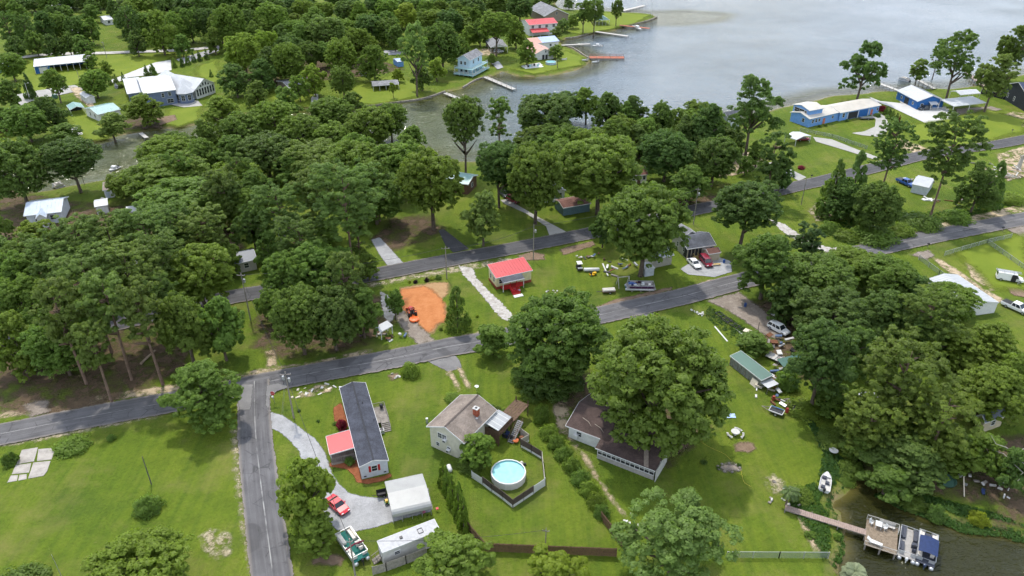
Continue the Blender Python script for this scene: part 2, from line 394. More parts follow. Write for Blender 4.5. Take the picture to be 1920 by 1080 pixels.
# ---------------------------------------------------------------- patches of bare ground, beds and drives
patch('sandy_shoulder', [(0,785),(60,775),(120,768),(200,752),(300,738),(420,722),(470,708),(560,690),(640,676),(700,664),(700,652),(600,676),(480,694),(420,708),(300,725),(200,738),(120,755),(0,772)], sand)
patch('sandy_shoulder', [(780,650),(860,630),(900,622),(940,612),(940,622),(890,636),(790,660)], sand)
patch('sandy_shoulder', [(1110,590),(1130,578),(1200,560),(1265,545),(1335,524),(1390,513),(1390,520),(1335,530),(1270,552),(1180,573),(1120,590)], sand)
patch('sandy_shoulder', [(1600,455),(1700,432),(1780,415),(1920,382),(1920,396),(1780,428),(1640,462)], sand)
patch('sandy_shoulder', [(1470,420),(1500,440),(1520,455),(1560,465),(1612,460),(1600,475),(1560,475),(1510,462),(1470,436),(1440,410)], whiterock)
patch('sandy_shoulder', [(690,530),(760,515),(860,498),(960,482),(960,490),(860,510),(760,526),(690,540)], bare)
patch('sandy_shoulder', [(0,838),(100,822),(260,788),(300,782),(300,775),(250,780),(100,812),(0,828)], bare)
patch('sandy_shoulder', [(432,800),(446,800),(452,860),(462,960),(480,1090),(470,1090),(450,960),(438,860)], bare)
patch('leaf_litter', [(-40,770),(-40,660),(60,640),(150,600),(250,560),(330,570),(350,640),(345,690),(290,718),(240,735),(190,765),(110,780),(40,772)], litter, 'stuff')
patch('leaf_litter', [(480,600),(520,560),(620,540),(720,560),(735,610),(700,640),(600,662),(520,672),(480,650)], litter, 'stuff')
patch('leaf_litter', [(700,450),(740,410),(800,400),(830,430),(800,450),(730,470)], litter, 'stuff')
patch('leaf_litter', [(1255,380),(1300,365),(1345,365),(1345,378),(1290,392),(1250,395)], litter, 'stuff')
patch('leaf_litter', [(1040,700),(1080,690),(1330,800),(1290,840),(1250,870),(1060,760)], litter, 'stuff')
patch('leaf_litter', [(1410,570),(1470,565),(1560,600),(1560,720),(1480,700),(1430,640)], litter, 'stuff')
patch('leaf_litter', [(1720,870),(1780,850),(1920,820),(1930,980),(1880,990),(1850,940),(1770,930),(1720,905)], litter, 'stuff')
patch('leaf_litter', [(0,350),(130,380),(420,400),(470,500),(300,560),(0,640)], litter, 'stuff')
patch('leaf_litter', [(200,230),(215,215),(300,218),(330,225),(300,240),(220,245)], litter, 'stuff')
patch('leaf_litter', [(440,120),(560,95),(700,110),(760,130),(700,140),(610,150),(500,165),(440,160)], litter, 'stuff')
patch('clay_lot', [(752,540),(780,535),(815,530),(840,530),(843,540),(838,552),(826,565),(836,575),(839,598),(820,610),(812,625),(800,623),(780,605),(752,580)], tanclay)
patch('clay_lot', [(752,543),(795,537),(812,545),(828,560),(834,580),(837,600),(815,610),(809,621),(800,622),(785,610),(768,594),(752,575)], orangeclay)
patch('gravel_driveway', [(740,578),(758,585),(780,604),(815,640),(786,646),(768,630),(752,612),(742,590)], dirtgravel)
patch('gravel_driveway', [(712,545),(735,560),(742,590),(730,610),(718,590)], whiterock)
patch('rocky_driveway', [(860,498),(886,503),(893,520),(915,545),(937,565),(962,592),(960,604),(944,600),(928,584),(905,556),(884,531),(867,514)], whiterock)
patch('gravel_driveway', [(505,772),(530,779),(555,796),(572,810),(590,822),(605,842),(612,857),(616,870),(622,887),(635,907),(655,925),(680,932),(710,934),(732,930),(802,915),(812,958),(738,978),(700,990),(665,997),(635,995),(622,985),(600,945),(588,925),(572,895),(566,868),(562,848),(547,830),(525,810),(507,803)], gravel)
patch('mulch_bed', [(618,868),(640,862),(672,858),(678,900),(720,893),(732,887),(735,893),(720,902),(690,908),(668,905),(664,893),(650,880),(618,875)], mulch)
patch('mulch_bed', [(625,765),(640,755),(655,800),(640,802),(627,790)], mulch)
patch('grey_apron', [(800,677),(850,664),(862,676),(866,690),(840,697),(815,685)], greyasphalt)
patch('wheel_track', [(838,697),(846,695),(866,732),(860,734)], sand); patch('wheel_track', [(858,690),(866,692),(882,728),(876,731)], sand)
patch('gravel_driveway', [(1325,565),(1385,548),(1400,560),(1430,580),(1450,600),(1465,615),(1462,640),(1430,625),(1400,605),(1370,585),(1345,572)], dirtgravel)
patch('grey_apron', [(1178,592),(1222,583),(1226,592),(1200,605),(1180,602)], greyasphalt)
patch('gravel_driveway', [(696,450),(712,445),(735,470),(757,494),(728,500),(712,478)], gravel)
patch('asphalt_driveway', [(822,432),(832,430),(880,467),(850,474),(835,460)], newasphalt)
patch('concrete_driveway', [(938,375),(952,374),(1005,405),(1062,435),(1030,442),(1024,425),(985,400),(945,382)], concrete)
patch('gravel_parking', [(1275,505),(1300,490),(1340,480),(1370,490),(1372,510),(1340,520),(1290,515)], gravel)
patch('dirt_bed', [(1050,468),(1070,462),(1112,452),(1116,460),(1080,472),(1056,478)], browndirt)
patch('dirt_bed', [(970,480),(1000,472),(1022,478),(1020,487),(985,488)], browndirt)
patch('dirt_bed', [(1120,575),(1150,563),(1230,545),(1260,538),(1260,544),(1190,562),(1125,580)], browndirt)
patch('dirt_bed', [(1035,745),(1060,742),(1066,770),(1065,815),(1050,812),(1040,780)], sand)
patch('sandy_path', [(1062,820),(1070,818),(1105,860),(1122,900),(1145,930),(1170,960),(1175,970),(1160,960),(1135,925),(1098,865)], sand)
patch('bare_patch', [(1375,833),(1390,829),(1412,832),(1416,842),(1402,850),(1382,846)], browndirt)
patch('fire_pit_gravel', [(1346,878),(1368,868),(1388,876),(1386,884),(1362,888)], dirtgravel)
patch('bare_patch', [(1432,895),(1450,892),(1470,905),(1472,930),(1452,925),(1435,910)], bare)
patch('bare_patch', [(1496,968),(1508,975),(1525,1005),(1535,1030),(1528,1035),(1510,1005)], sand)
patch('bare_patch', [(375,1005),(395,995),(430,1000),(432,1040),(405,1045),(380,1030)], bare)
patch('bare_patch', [(560,738),(600,722),(622,724),(618,734),(585,742),(562,746)], sand)
patch('bare_patch', [(728,705),(745,700),(748,708),(735,714)], browndirt)
patch('bare_patch', [(500,660),(515,655),(520,690),(503,690)], sand)
patch('bare_patch', [(580,1060),(600,1035),(650,1045),(640,1060)], browndirt)
patch('bare_patch', [(1810,490),(1850,520),(1865,545),(1855,545),(1820,520)], sand)
patch('wheel_track', [(1745,480),(1765,488),(1800,510),(1850,545),(1880,560),(1875,568),(1830,545),(1770,505)], sand)
patch('wheel_track', [(1705,478),(1740,470),(1750,480),(1740,488)], dirtgravel)
patch('bare_patch', [(1880,530),(1920,545),(1935,560),(1900,555)], browndirt)
patch('gravel_driveway', [(1885,430),(1930,424),(1940,440),(1915,445)], dirtgravel)
patch('bare_patch', [(45,762),(62,754),(85,752),(92,772),(60,782)], dirtgravel)
patch('bare_patch', [(1540,375),(1560,385),(1560,410),(1530,415),(1515,395)], bare)
patch('gravel_driveway', [(1330,310),(1400,285),(1440,300),(1420,320),(1350,335)], sand)
patch('gravel_driveway', [(1440,306),(1452,303),(1512,333),(1498,340)], concrete)
patch('concrete_driveway', [(1524,257),(1560,262),(1610,282),(1648,296),(1640,300),(1590,284),(1530,266)], concrete)
patch('concrete_driveway', [(1596,250),(1620,247),(1640,238),(1642,225),(1630,214),(1595,216),(1600,206),(1640,206),(1660,220),(1668,236),(1662,248),(1645,257),(1615,254)], concrete)
patch('concrete_driveway', [(1625,180),(1650,190),(1700,195),(1780,205),(1800,215),(1780,228),(1745,236),(1700,215),(1668,200),(1640,190)], whiteconc)
patch('concrete_path', [(1680,178),(1690,176),(1703,190),(1690,196)], concrete)
patch('gravel_driveway', [(1790,205),(1860,200),(1880,206),(1800,216)], dirtgravel)
patch('bare_patch', [(1860,222),(1900,210),(1930,215),(1925,240),(1890,235)], sand)
patch('gravel_driveway', [(1690,260),(1740,280),(1760,292),(1720,290),(1680,275)], sand)
patch('dirt_patch', [(1870,290),(1920,275),(1940,290),(1930,330),(1890,340),(1875,320)], sand)
patch('lawn', [(1690,235),(1760,228),(1850,205),(1920,225),(1920,248),(1800,275),(1720,265)], sunpaintlawn, pad=4.)
patch('lawn', [(1790,470),(1860,448),(1920,440),(1930,545),(1860,540)], sunpaintlawn, pad=4.)
patch('lawn', [(30,112),(190,104),(330,98),(318,112),(240,140),(140,160),(60,190),(25,190)], sunpaintlawn, pad=4.)
patch('lawn', [(318,205),(380,198),(372,225),(335,238),(308,234)], sunpaintlawn, pad=4.)
patch('lawn', [(372,125),(405,112),(415,150),(395,160),(365,135)], sunpaintlawn, pad=4.)
patch('lawn', [(120,215),(185,195),(210,260),(160,265)], sunpaintlawn, pad=4.)
patch('lawn', [(0,255),(60,268),(50,275),(0,275)], sunpaintlawn, pad=4.)
patch('lawn', [(660,165),(740,138),(790,160),(790,180),(700,197),(660,195)], sunpaintlawn, pad=4.)
patch('lawn', [(500,175),(590,172),(585,200),(520,200)], sunpaintlawn, pad=4.)
patch('lawn', [(960,130),(1040,115),(1060,95),(1095,108),(1090,122),(1000,140)], sunpaintlawn, pad=4.)
patch('lawn', [(1085,20),(1220,28),(1190,44),(1150,54),(1090,65),(1060,60)], sunpaintlawn, pad=4.)
patch('gravel_ramp', [(122,245),(145,238),(156,252),(136,258)], whiteconc)
patch('gravel_track', [(22,180),(60,172),(140,160),(160,168),(130,175),(60,190),(35,200)], concrete)
patch('gravel_track', [(130,163),(150,165),(175,195),(185,225),(165,200),(140,180)], sand)
patch('white_driveway', [(205,152),(235,140),(290,118),(320,113),(322,132),(290,140),(240,146),(215,158)], whiteconc)
patch('white_driveway', [(330,112),(400,92),(412,86),(410,96),(345,120)], gravel)
patch('patio', [(308,190),(325,198),(345,202),(380,199),(372,190),(340,186)], concrete)
patch('mulch_bed', [(290,222),(328,216),(332,225),(300,236)], browndirt)
patch('gravel_driveway', [(880,96),(920,90),(940,98),(930,104),(890,105)], sand)
patch('gravel_ramp', [(920,118),(935,115),(944,127),(933,131)], gravel)
patch('gravel_road_strip', [(720,95),(760,95),(760,103),(720,104)], gravel)
patch('concrete_driveway', [(583,185),(596,172),(598,195),(585,203)], whiteconc)
patch('patio', [(977,124),(1012,118),(1018,123),(990,128)], whiteconc)
patch('concrete_path', [(183,388),(190,370),(196,372),(190,392)], concrete)

# ---------------------------------------------------------------- roads
asph = road_mat('old_grey_asphalt', (.105,.102,.106), .55)
asph2 = road_mat('dark_asphalt', (.07,.069,.073), .15)
paleroad = road_mat('pale_gravel_road', (.42,.40,.37), 0., .5)
ribbon('road', [(-120,835),(0,816),(100,796),(200,777),(300,759),(400,740),(480,722),(600,699),(700,681),(770,667),(840,652),(890,644),(960,630),(1040,611),(1130,591),(1200,575),(1280,557),(1340,541),(1389,528),(1500,501),(1630,470),(1750,444),(1920,411),(2060,385)], 6.4, asph)
ribbon('road', [(476,716),(476,745),(478,810),(487,900),(500,1000),(511,1085),(518,1140)], 5.7, asph)
ribbon('road', [(-100,668),(0,650),(110,628),(215,608),(330,582),(445,556),(570,537),(690,518),(820,493),(960,467),(1107,438),(1200,418),(1290,397),(1357,383),(1485,352),(1545,339),(1640,315),(1740,290),(1860,273),(1920,262),(2060,235)], 6.2, asph2)
ribbon('road', [(-60,118),(25,110),(100,102),(190,100),(275,97),(350,94),(412,87),(470,75)], 5.0, paleroad)
LAY['z'] += .004
patch('corner_apron', [(505,745),(520,735),(545,726),(520,720),(500,725),(498,760),(506,775)], greyasphalt)
patch('corner_apron', [(443,735),(450,770),(470,770),(475,722),(455,722)], greyasphalt)

# ---------------------------------------------------------------- trees
def leaf_mat():
    m = bpy.data.materials.new('leaves'); m.use_nodes = True; nt = m.node_tree; b = nt.nodes['Principled BSDF']
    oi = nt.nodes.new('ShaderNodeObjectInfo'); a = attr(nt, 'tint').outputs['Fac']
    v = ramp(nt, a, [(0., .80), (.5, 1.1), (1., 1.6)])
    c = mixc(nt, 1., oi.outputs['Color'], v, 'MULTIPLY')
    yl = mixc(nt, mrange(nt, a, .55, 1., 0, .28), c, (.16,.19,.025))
    nt.links.new(yl, b.inputs['Base Color']); b.inputs['Roughness'].default_value = .55; b.inputs['Specular IOR Level'].default_value = .28
    tr = nt.nodes.new('ShaderNodeBsdfTranslucent'); nt.links.new(mixc(nt, 1., yl, (1.2,1.3,.7), 'MULTIPLY'), tr.inputs['Color'])
    ms = nt.nodes.new('ShaderNodeMixShader'); ms.inputs[0].default_value = .48
    nt.links.new(b.outputs[0], ms.inputs[1]); nt.links.new(tr.outputs[0], ms.inputs[2])
    nt.links.new(ms.outputs[0], nt.nodes['Material Output'].inputs['Surface'])
    return m
LEAF = leaf_mat()
BARK = M('bark', (.115,.088,.068), .9, var=.35, scale=1.5)
PBARK = M('pine_bark', (.17,.115,.085), .9, var=.35, scale=1.5)
def unit(n):
    v = nr.normal(size=(n, 3)); return v/np.linalg.norm(v, axis=1)[:, None]
def leaf_mesh(name, C, rad, npc, size, flat=.75, up=.35, droop=0., long=1.0, zs=1.0, seed=0):
    """leaf clumps: C (n,3) centres, rad (n) radii; npc leaves each"""
    n = len(C); rep = np.repeat(np.arange(n), npc); N = len(rep)
    d = unit(N); d[:, 2] = np.where(d[:, 2] < -.25, -d[:, 2]*.6, d[:, 2]); d /= np.linalg.norm(d, axis=1)[:, None]
    rr = rad[rep]*(.62+.42*nr.rand(N)**.6)
    P = C[rep]+d*rr[:, None]*np.array([1, 1, flat]); P[:, 2] -= droop*nr.rand(N)*rad[rep]
    nv = d*.75+unit(N)*.75+np.array([0, 0, up]); nv /= np.linalg.norm(nv, axis=1)[:, None]
    t = np.cross(nv, unit(N)); t /= np.linalg.norm(t, axis=1)[:, None]; bb = np.cross(nv, t)
    s = size*(.65+.7*nr.rand(N))[:, None]
    V = np.stack([P-t*s*long, P-bb*s*.62+t*s*.1, P+t*s*long, P+bb*s*.62+t*s*.1], 1)
    V[:, 1] -= nv*s*.16; V[:, 3] -= nv*s*.16
    cn = d*.8+P*.35/max(1e-6, np.abs(P).max())+np.array([0, 0, .25]); cn /= np.linalg.norm(cn, axis=1)[:, None]
    sh = nv*.7+cn; sh /= np.linalg.norm(sh, axis=1)[:, None]
    flip = (np.einsum('ij,ij->i', np.cross(V[:, 1]-V[:, 0], V[:, 3]-V[:, 0]), sh) < 0)
    V[flip] = V[flip][:, [0, 3, 2, 1]]
    ct = nr.rand(n)*.36
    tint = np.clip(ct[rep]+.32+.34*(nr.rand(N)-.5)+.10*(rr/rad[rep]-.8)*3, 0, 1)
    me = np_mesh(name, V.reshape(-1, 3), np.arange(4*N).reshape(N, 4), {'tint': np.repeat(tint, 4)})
    me.normals_split_custom_set_from_vertices(np.repeat(sh, 4, 0).tolist())
    me.materials.append(LEAF); return me
def crown_pts(lobes, per, spread, rmin, rmax):
    C = []; Rr = []
    for (x, y, z, r, rz) in lobes:
        d = unit(per); d[:, 2] = np.where(d[:, 2] < -.45, -d[:, 2], d[:, 2])
        k = (spread+(1-spread)*nr.rand(per))[:, None]
        C.append(np.array([x, y, z])+d*k*np.array([r, r, rz])); Rr.append((rmin+(rmax-rmin)*nr.rand(per)))
    return np.vstack(C), np.concatenate(Rr)
def oak_mesh(name, nl, per, npc, size, sparse=False, r0=.07, r1=.13):
    lobes = [(0, 0, .30, .52, .55), (0, 0, -.25, .55, .5)]
    tight = rng.uniform(.85, 1.08); upr = rng.uniform(-.1, .18)
    for i in range(nl):
        a = 2*math.pi*i/nl+rng.uniform(-.5, .5); r = rng.uniform(.36, .66)*tight; z = (-.58, -.22, .12)[i % 3]+rng.uniform(-.14, .14)
        s = rng.uniform(.28, .48); z += upr*(1-r); lobes.append((r*math.cos(a), r*math.sin(a), z, s, s*.9))
    for i in range(3):
        a = rng.uniform(0, 6.28); lobes.append((.28*math.cos(a), .28*math.sin(a), rng.uniform(.4, .66), rng.uniform(.2, .32), .28))
    for i in range(3):
        a = rng.uniform(0, 6.28); lobes.append((.8*math.cos(a), .8*math.sin(a), rng.uniform(-.4, .2), rng.uniform(.14, .22), .16))
    C, r = crown_pts(lobes, per, .62 if not sparse else .75, r0, r1)
    if sparse: k = nr.rand(len(C)) < .72; C, r = C[k], r[k]
    C[:, 2] = np.clip(C[:, 2], -.95, .92)
    return leaf_mesh(name, C, r, npc, size)
def pine_mesh(name, npl, npc, size, r0=.09, r1=.16):
    C = []; Rr = []
    for i in range(npl):
        z = rng.uniform(-.9, .82); lim = math.sqrt(max(.05, 1-(max(z, -.2)-.05)**2*.95))*(.95 if z > -.2 else .75)
        a = rng.uniform(0, 6.28); r = lim*rng.uniform(.25, .9)
        for k in range(3):
            C.append((r*math.cos(a)+rng.gauss(0, .10), r*math.sin(a)+rng.gauss(0, .10), z+rng.gauss(0, .06))); Rr.append(rng.uniform(r0, r1))
    return leaf_mesh(name, np.array(C), np.array(Rr), npc, size, flat=.62, up=.5, long=1.25)
def cone_mesh(name, n, npc, size, power=.8):
    C = []; Rr = []
    for i in range(n):
        t = rng.random()**1.3; z = -1+1.95*t; r = (1-t)**power*rng.uniform(.55, .85); a = rng.uniform(0, 6.28)
        C.append((r*math.cos(a), r*math.sin(a), z)); Rr.append(.10+.14*(1-t))
    return leaf_mesh(name, np.array(C), np.array(Rr), npc, size, flat=1.1, up=.2)
def shrub_mesh(name, n, npc, size):
    d = unit(n); d[:, 2] = np.abs(d[:, 2]); C = d*(.35+.4*nr.rand(n))[:, None]
    C = np.vstack([C, unit(n//2)*.4]); return leaf_mesh(name, C, .2+.14*nr.rand(len(C)), npc, size)
def dome_mesh(name, size):
    lobes = []; n = 36
    for i in range(n):
        z = -.88+1.8*(i+.5)/n; r = math.sqrt(max(0, 1-z*z)); a = i*2.39996+rng.uniform(-.3, .3); q = rng.uniform(.58, .74)
        s_ = rng.uniform(.22, .33); lobes.append((q*r*math.cos(a), q*r*math.sin(a), q*z, s_, s_*.95))
    lobes.append((0, 0, .0, .55, .55))
    C, r = crown_pts(lobes, 26, .7, .05, .10); C[:, 2] = np.clip(C[:, 2], -.95, .95)
    return leaf_mesh(name, C, r, 50, size)
DOMES = [dome_mesh('crown', .027) for i in range(3)]
OAKS = [oak_mesh('crown', 9, 22, 50, .046) for i in range(7)]
OAKL = [oak_mesh('crown', 11, 48, 56, .027, False, .05, .10) for i in range(4)]
AIRY = [oak_mesh('crown', 8, 20, 46, .044, True) for i in range(3)]
AIRL = [oak_mesh('crown', 9, 44, 52, .024, True, .05, .10) for i in range(1)]
PINES = [pine_mesh('crown', 66, 42, .046, .08, .14) for i in range(5)]
PINEL = [pine_mesh('crown', 130, 54, .027, .055, .10) for i in range(2)]
CONES = [cone_mesh('crown', 70, 40, .075) for i in range(2)]
CEDAR = [cone_mesh('crown', 110, 44, .055, .55) for i in range(2)]
SHRUB = [shrub_mesh('foliage', 34, 40, .085) for i in range(3)]
SHRUBL = [shrub_mesh('foliage', 70, 60, .05) for i in range(2)]
def oak_trunk():
    b = MB(); x = rng.uniform(-.05, .05); y = rng.uniform(-.05, .05)
    b.tube([(0,0,-.03),(0,0,.02),(x*.4,y*.4,.2),(x,y,.45),(x*1.4,y*1.2,.75)], [.085,.062,.052,.04,.012], 7)
    for i in range(7):
        a = i*.9+rng.uniform(-.3, .3); z = rng.uniform(.24, .5); r = rng.uniform(.45, .75)
        b.tube([(x*.5,y*.5,z),(r*.5*math.cos(a),r*.5*math.sin(a),z+.12),(r*math.cos(a),r*math.sin(a),z+.26)], [.026,.018,.006], 5)
    return b.mesh('trunk', True)
def pine_trunk():
    b = MB(); x = rng.uniform(-.08, .08); y = rng.uniform(-.08, .08)
    b.tube([(0,0,-.02),(0,0,.02),(x*.4,y*.4,.3),(x,y,.6),(x*.8,y,.95)], [.095,.075,.06,.05,.012], 7)
    for i in range(11):
        a = i*2.4; z = rng.uniform(.42, .9); r = rng.uniform(.3, .75)*(1.25-z*.7)
        b.tube([(x,y,z),(r*.5*math.cos(a),r*.5*math.sin(a),z+.03),(r*math.cos(a),r*math.sin(a),z+.055)], [.02,.014,.005], 4)
    return b.mesh('trunk', True)
OTR = [oak_trunk() for i in range(3)]; PTR = [pine_trunk() for i in range(3)]
for t in OTR: t.materials.append(BARK)
for t in PTR: t.materials.append(PBARK)
TREES = []
CLR = {'d': (.098,.155,.030), 'o': (.155,.218,.028), 'b': (.195,.252,.026), 'p': (.132,.184,.036), 'P': (.132,.172,.026), 'g': (.165,.222,.046), 'c': (.070,.110,.026), 'n': (.130,.190,.029), 'y': (.22,.26,.018)}
def tree(cx, cy, w, h, kind, colr='o', clear=None, label=None, name=None, group=None):
    """crown box in photograph pixels (centre, width, height) -> a real tree standing on the ground"""
    clear0 = {'oak': .02, 'air': .15, 'pine': .45, 'cedar': .03, 'cone': .04, 'shrub': 0.}[kind] if clear is None else clear
    z = 5.0; cy2 = cy
    for it in range(8):
        P = G(cx, cy2, z); k = ppm(P); rx = w/2/k; dep = math.atan2(CH-z, P.y)
        a2 = (h/2/k)**2-(rx*math.sin(dep))**2
        rz = math.sqrt(max(a2, (.45*rx)**2))/math.cos(dep) if kind != 'shrub' else max(.35*rx, math.sqrt(max(a2, 0))/math.cos(dep))
        mn = {'oak': .62, 'air': .6, 'pine': .85}.get(kind, 0)*rx
        if rz < mn: rz = mn; cy2 = cy-h/2+k*math.sqrt((rz*math.cos(dep))**2+(rx*math.sin(dep))**2)
        else: cy2 = cy
        lim = {'oak': 1.35, 'air': 1.5, 'pine': 1.25, 'cedar': 4, 'cone': 5, 'shrub': 1.4}[kind]
        rz = min(rz, lim*rx); z = rz*(1+2*clear0*(1 if kind != 'pine' else 1.0))
        z = min(z, 21.)
    P = G(cx, cy2, z); base = (P.x, P.y, 0 if sdist([P[:2]], [LAKE, POND])[0] > 2 else -.4)
    z -= base[2]
    nm = name or {'oak': 'oak_tree', 'air': 'oak_tree', 'pine': 'pine_tree', 'cedar': 'cedar_tree', 'cone': 'conifer', 'shrub': 'shrub'}[kind]
    rt = empty(nm, base, rng.uniform(0, 6.28))
    c = CLR[colr]; j = rng.uniform(.86, 1.16); hs = rng.uniform(-.13, .02)
    if kind == 'shrub':
        me = rng.choice(SHRUBL if rx > 1.6 else SHRUB)
        cr = link('foliage', me, None, rt, (0, 0, .05), 0, (rx*1.0, rx*rng.uniform(.85, 1.1), max(.3, 2*rz*.75)))
        st = MB()
        for q in range(4): st.tube([(0,0,-.05),(.25*rx*math.cos(q*1.6),.25*rx*math.sin(q*1.6),rz*.5),(.5*rx*math.cos(q*1.6),.5*rx*math.sin(q*1.6),rz)], [.04,.03,.01], 5)
        st.build('stem', BARK, rt)
    else:
        me = {'oak': rng.choice((DOMES if rx > 8.5 or rng.random() < .5 else OAKL) if rx > 5.2 else OAKS), 'air': rng.choice(AIRL if rx > 8 else AIRY), 'pine': rng.choice(PINEL if rx > 6 else PINES), 'cedar': rng.choice(CEDAR), 'cone': rng.choice(CONES)}[kind]
        cr = link('crown', me, None, rt, (0, 0, z), 0, (rx*rng.uniform(1.02,1.16), rx*rng.uniform(.95, 1.18), rz*1.06))
        if kind == 'pine': cr.scale = (cr.scale[0]*.9, cr.scale[1]*.9, cr.scale[2]*1.06)
        top = z+rz
        if kind == 'pine': link('trunk', rng.choice(PTR), None, rt, (0, 0, 0), 0, (min(rx, 4.2), min(rx, 4.2), top*.97))
        elif kind in ('oak', 'air'): link('trunk', rng.choice(OTR), None, rt, (0, 0, 0), 0, (rx, rx, top*.88))
        else: MB().tube([(0,0,-.05),(0,0,top*.9)], [.09*rx+.05,.02], 6).build('trunk', BARK, rt)
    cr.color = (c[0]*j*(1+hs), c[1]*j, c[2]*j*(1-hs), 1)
    TREES.append((rt, cx, cy, kind, colr, label, group, Vector(base), 2*rx, z+rz))
    return rt
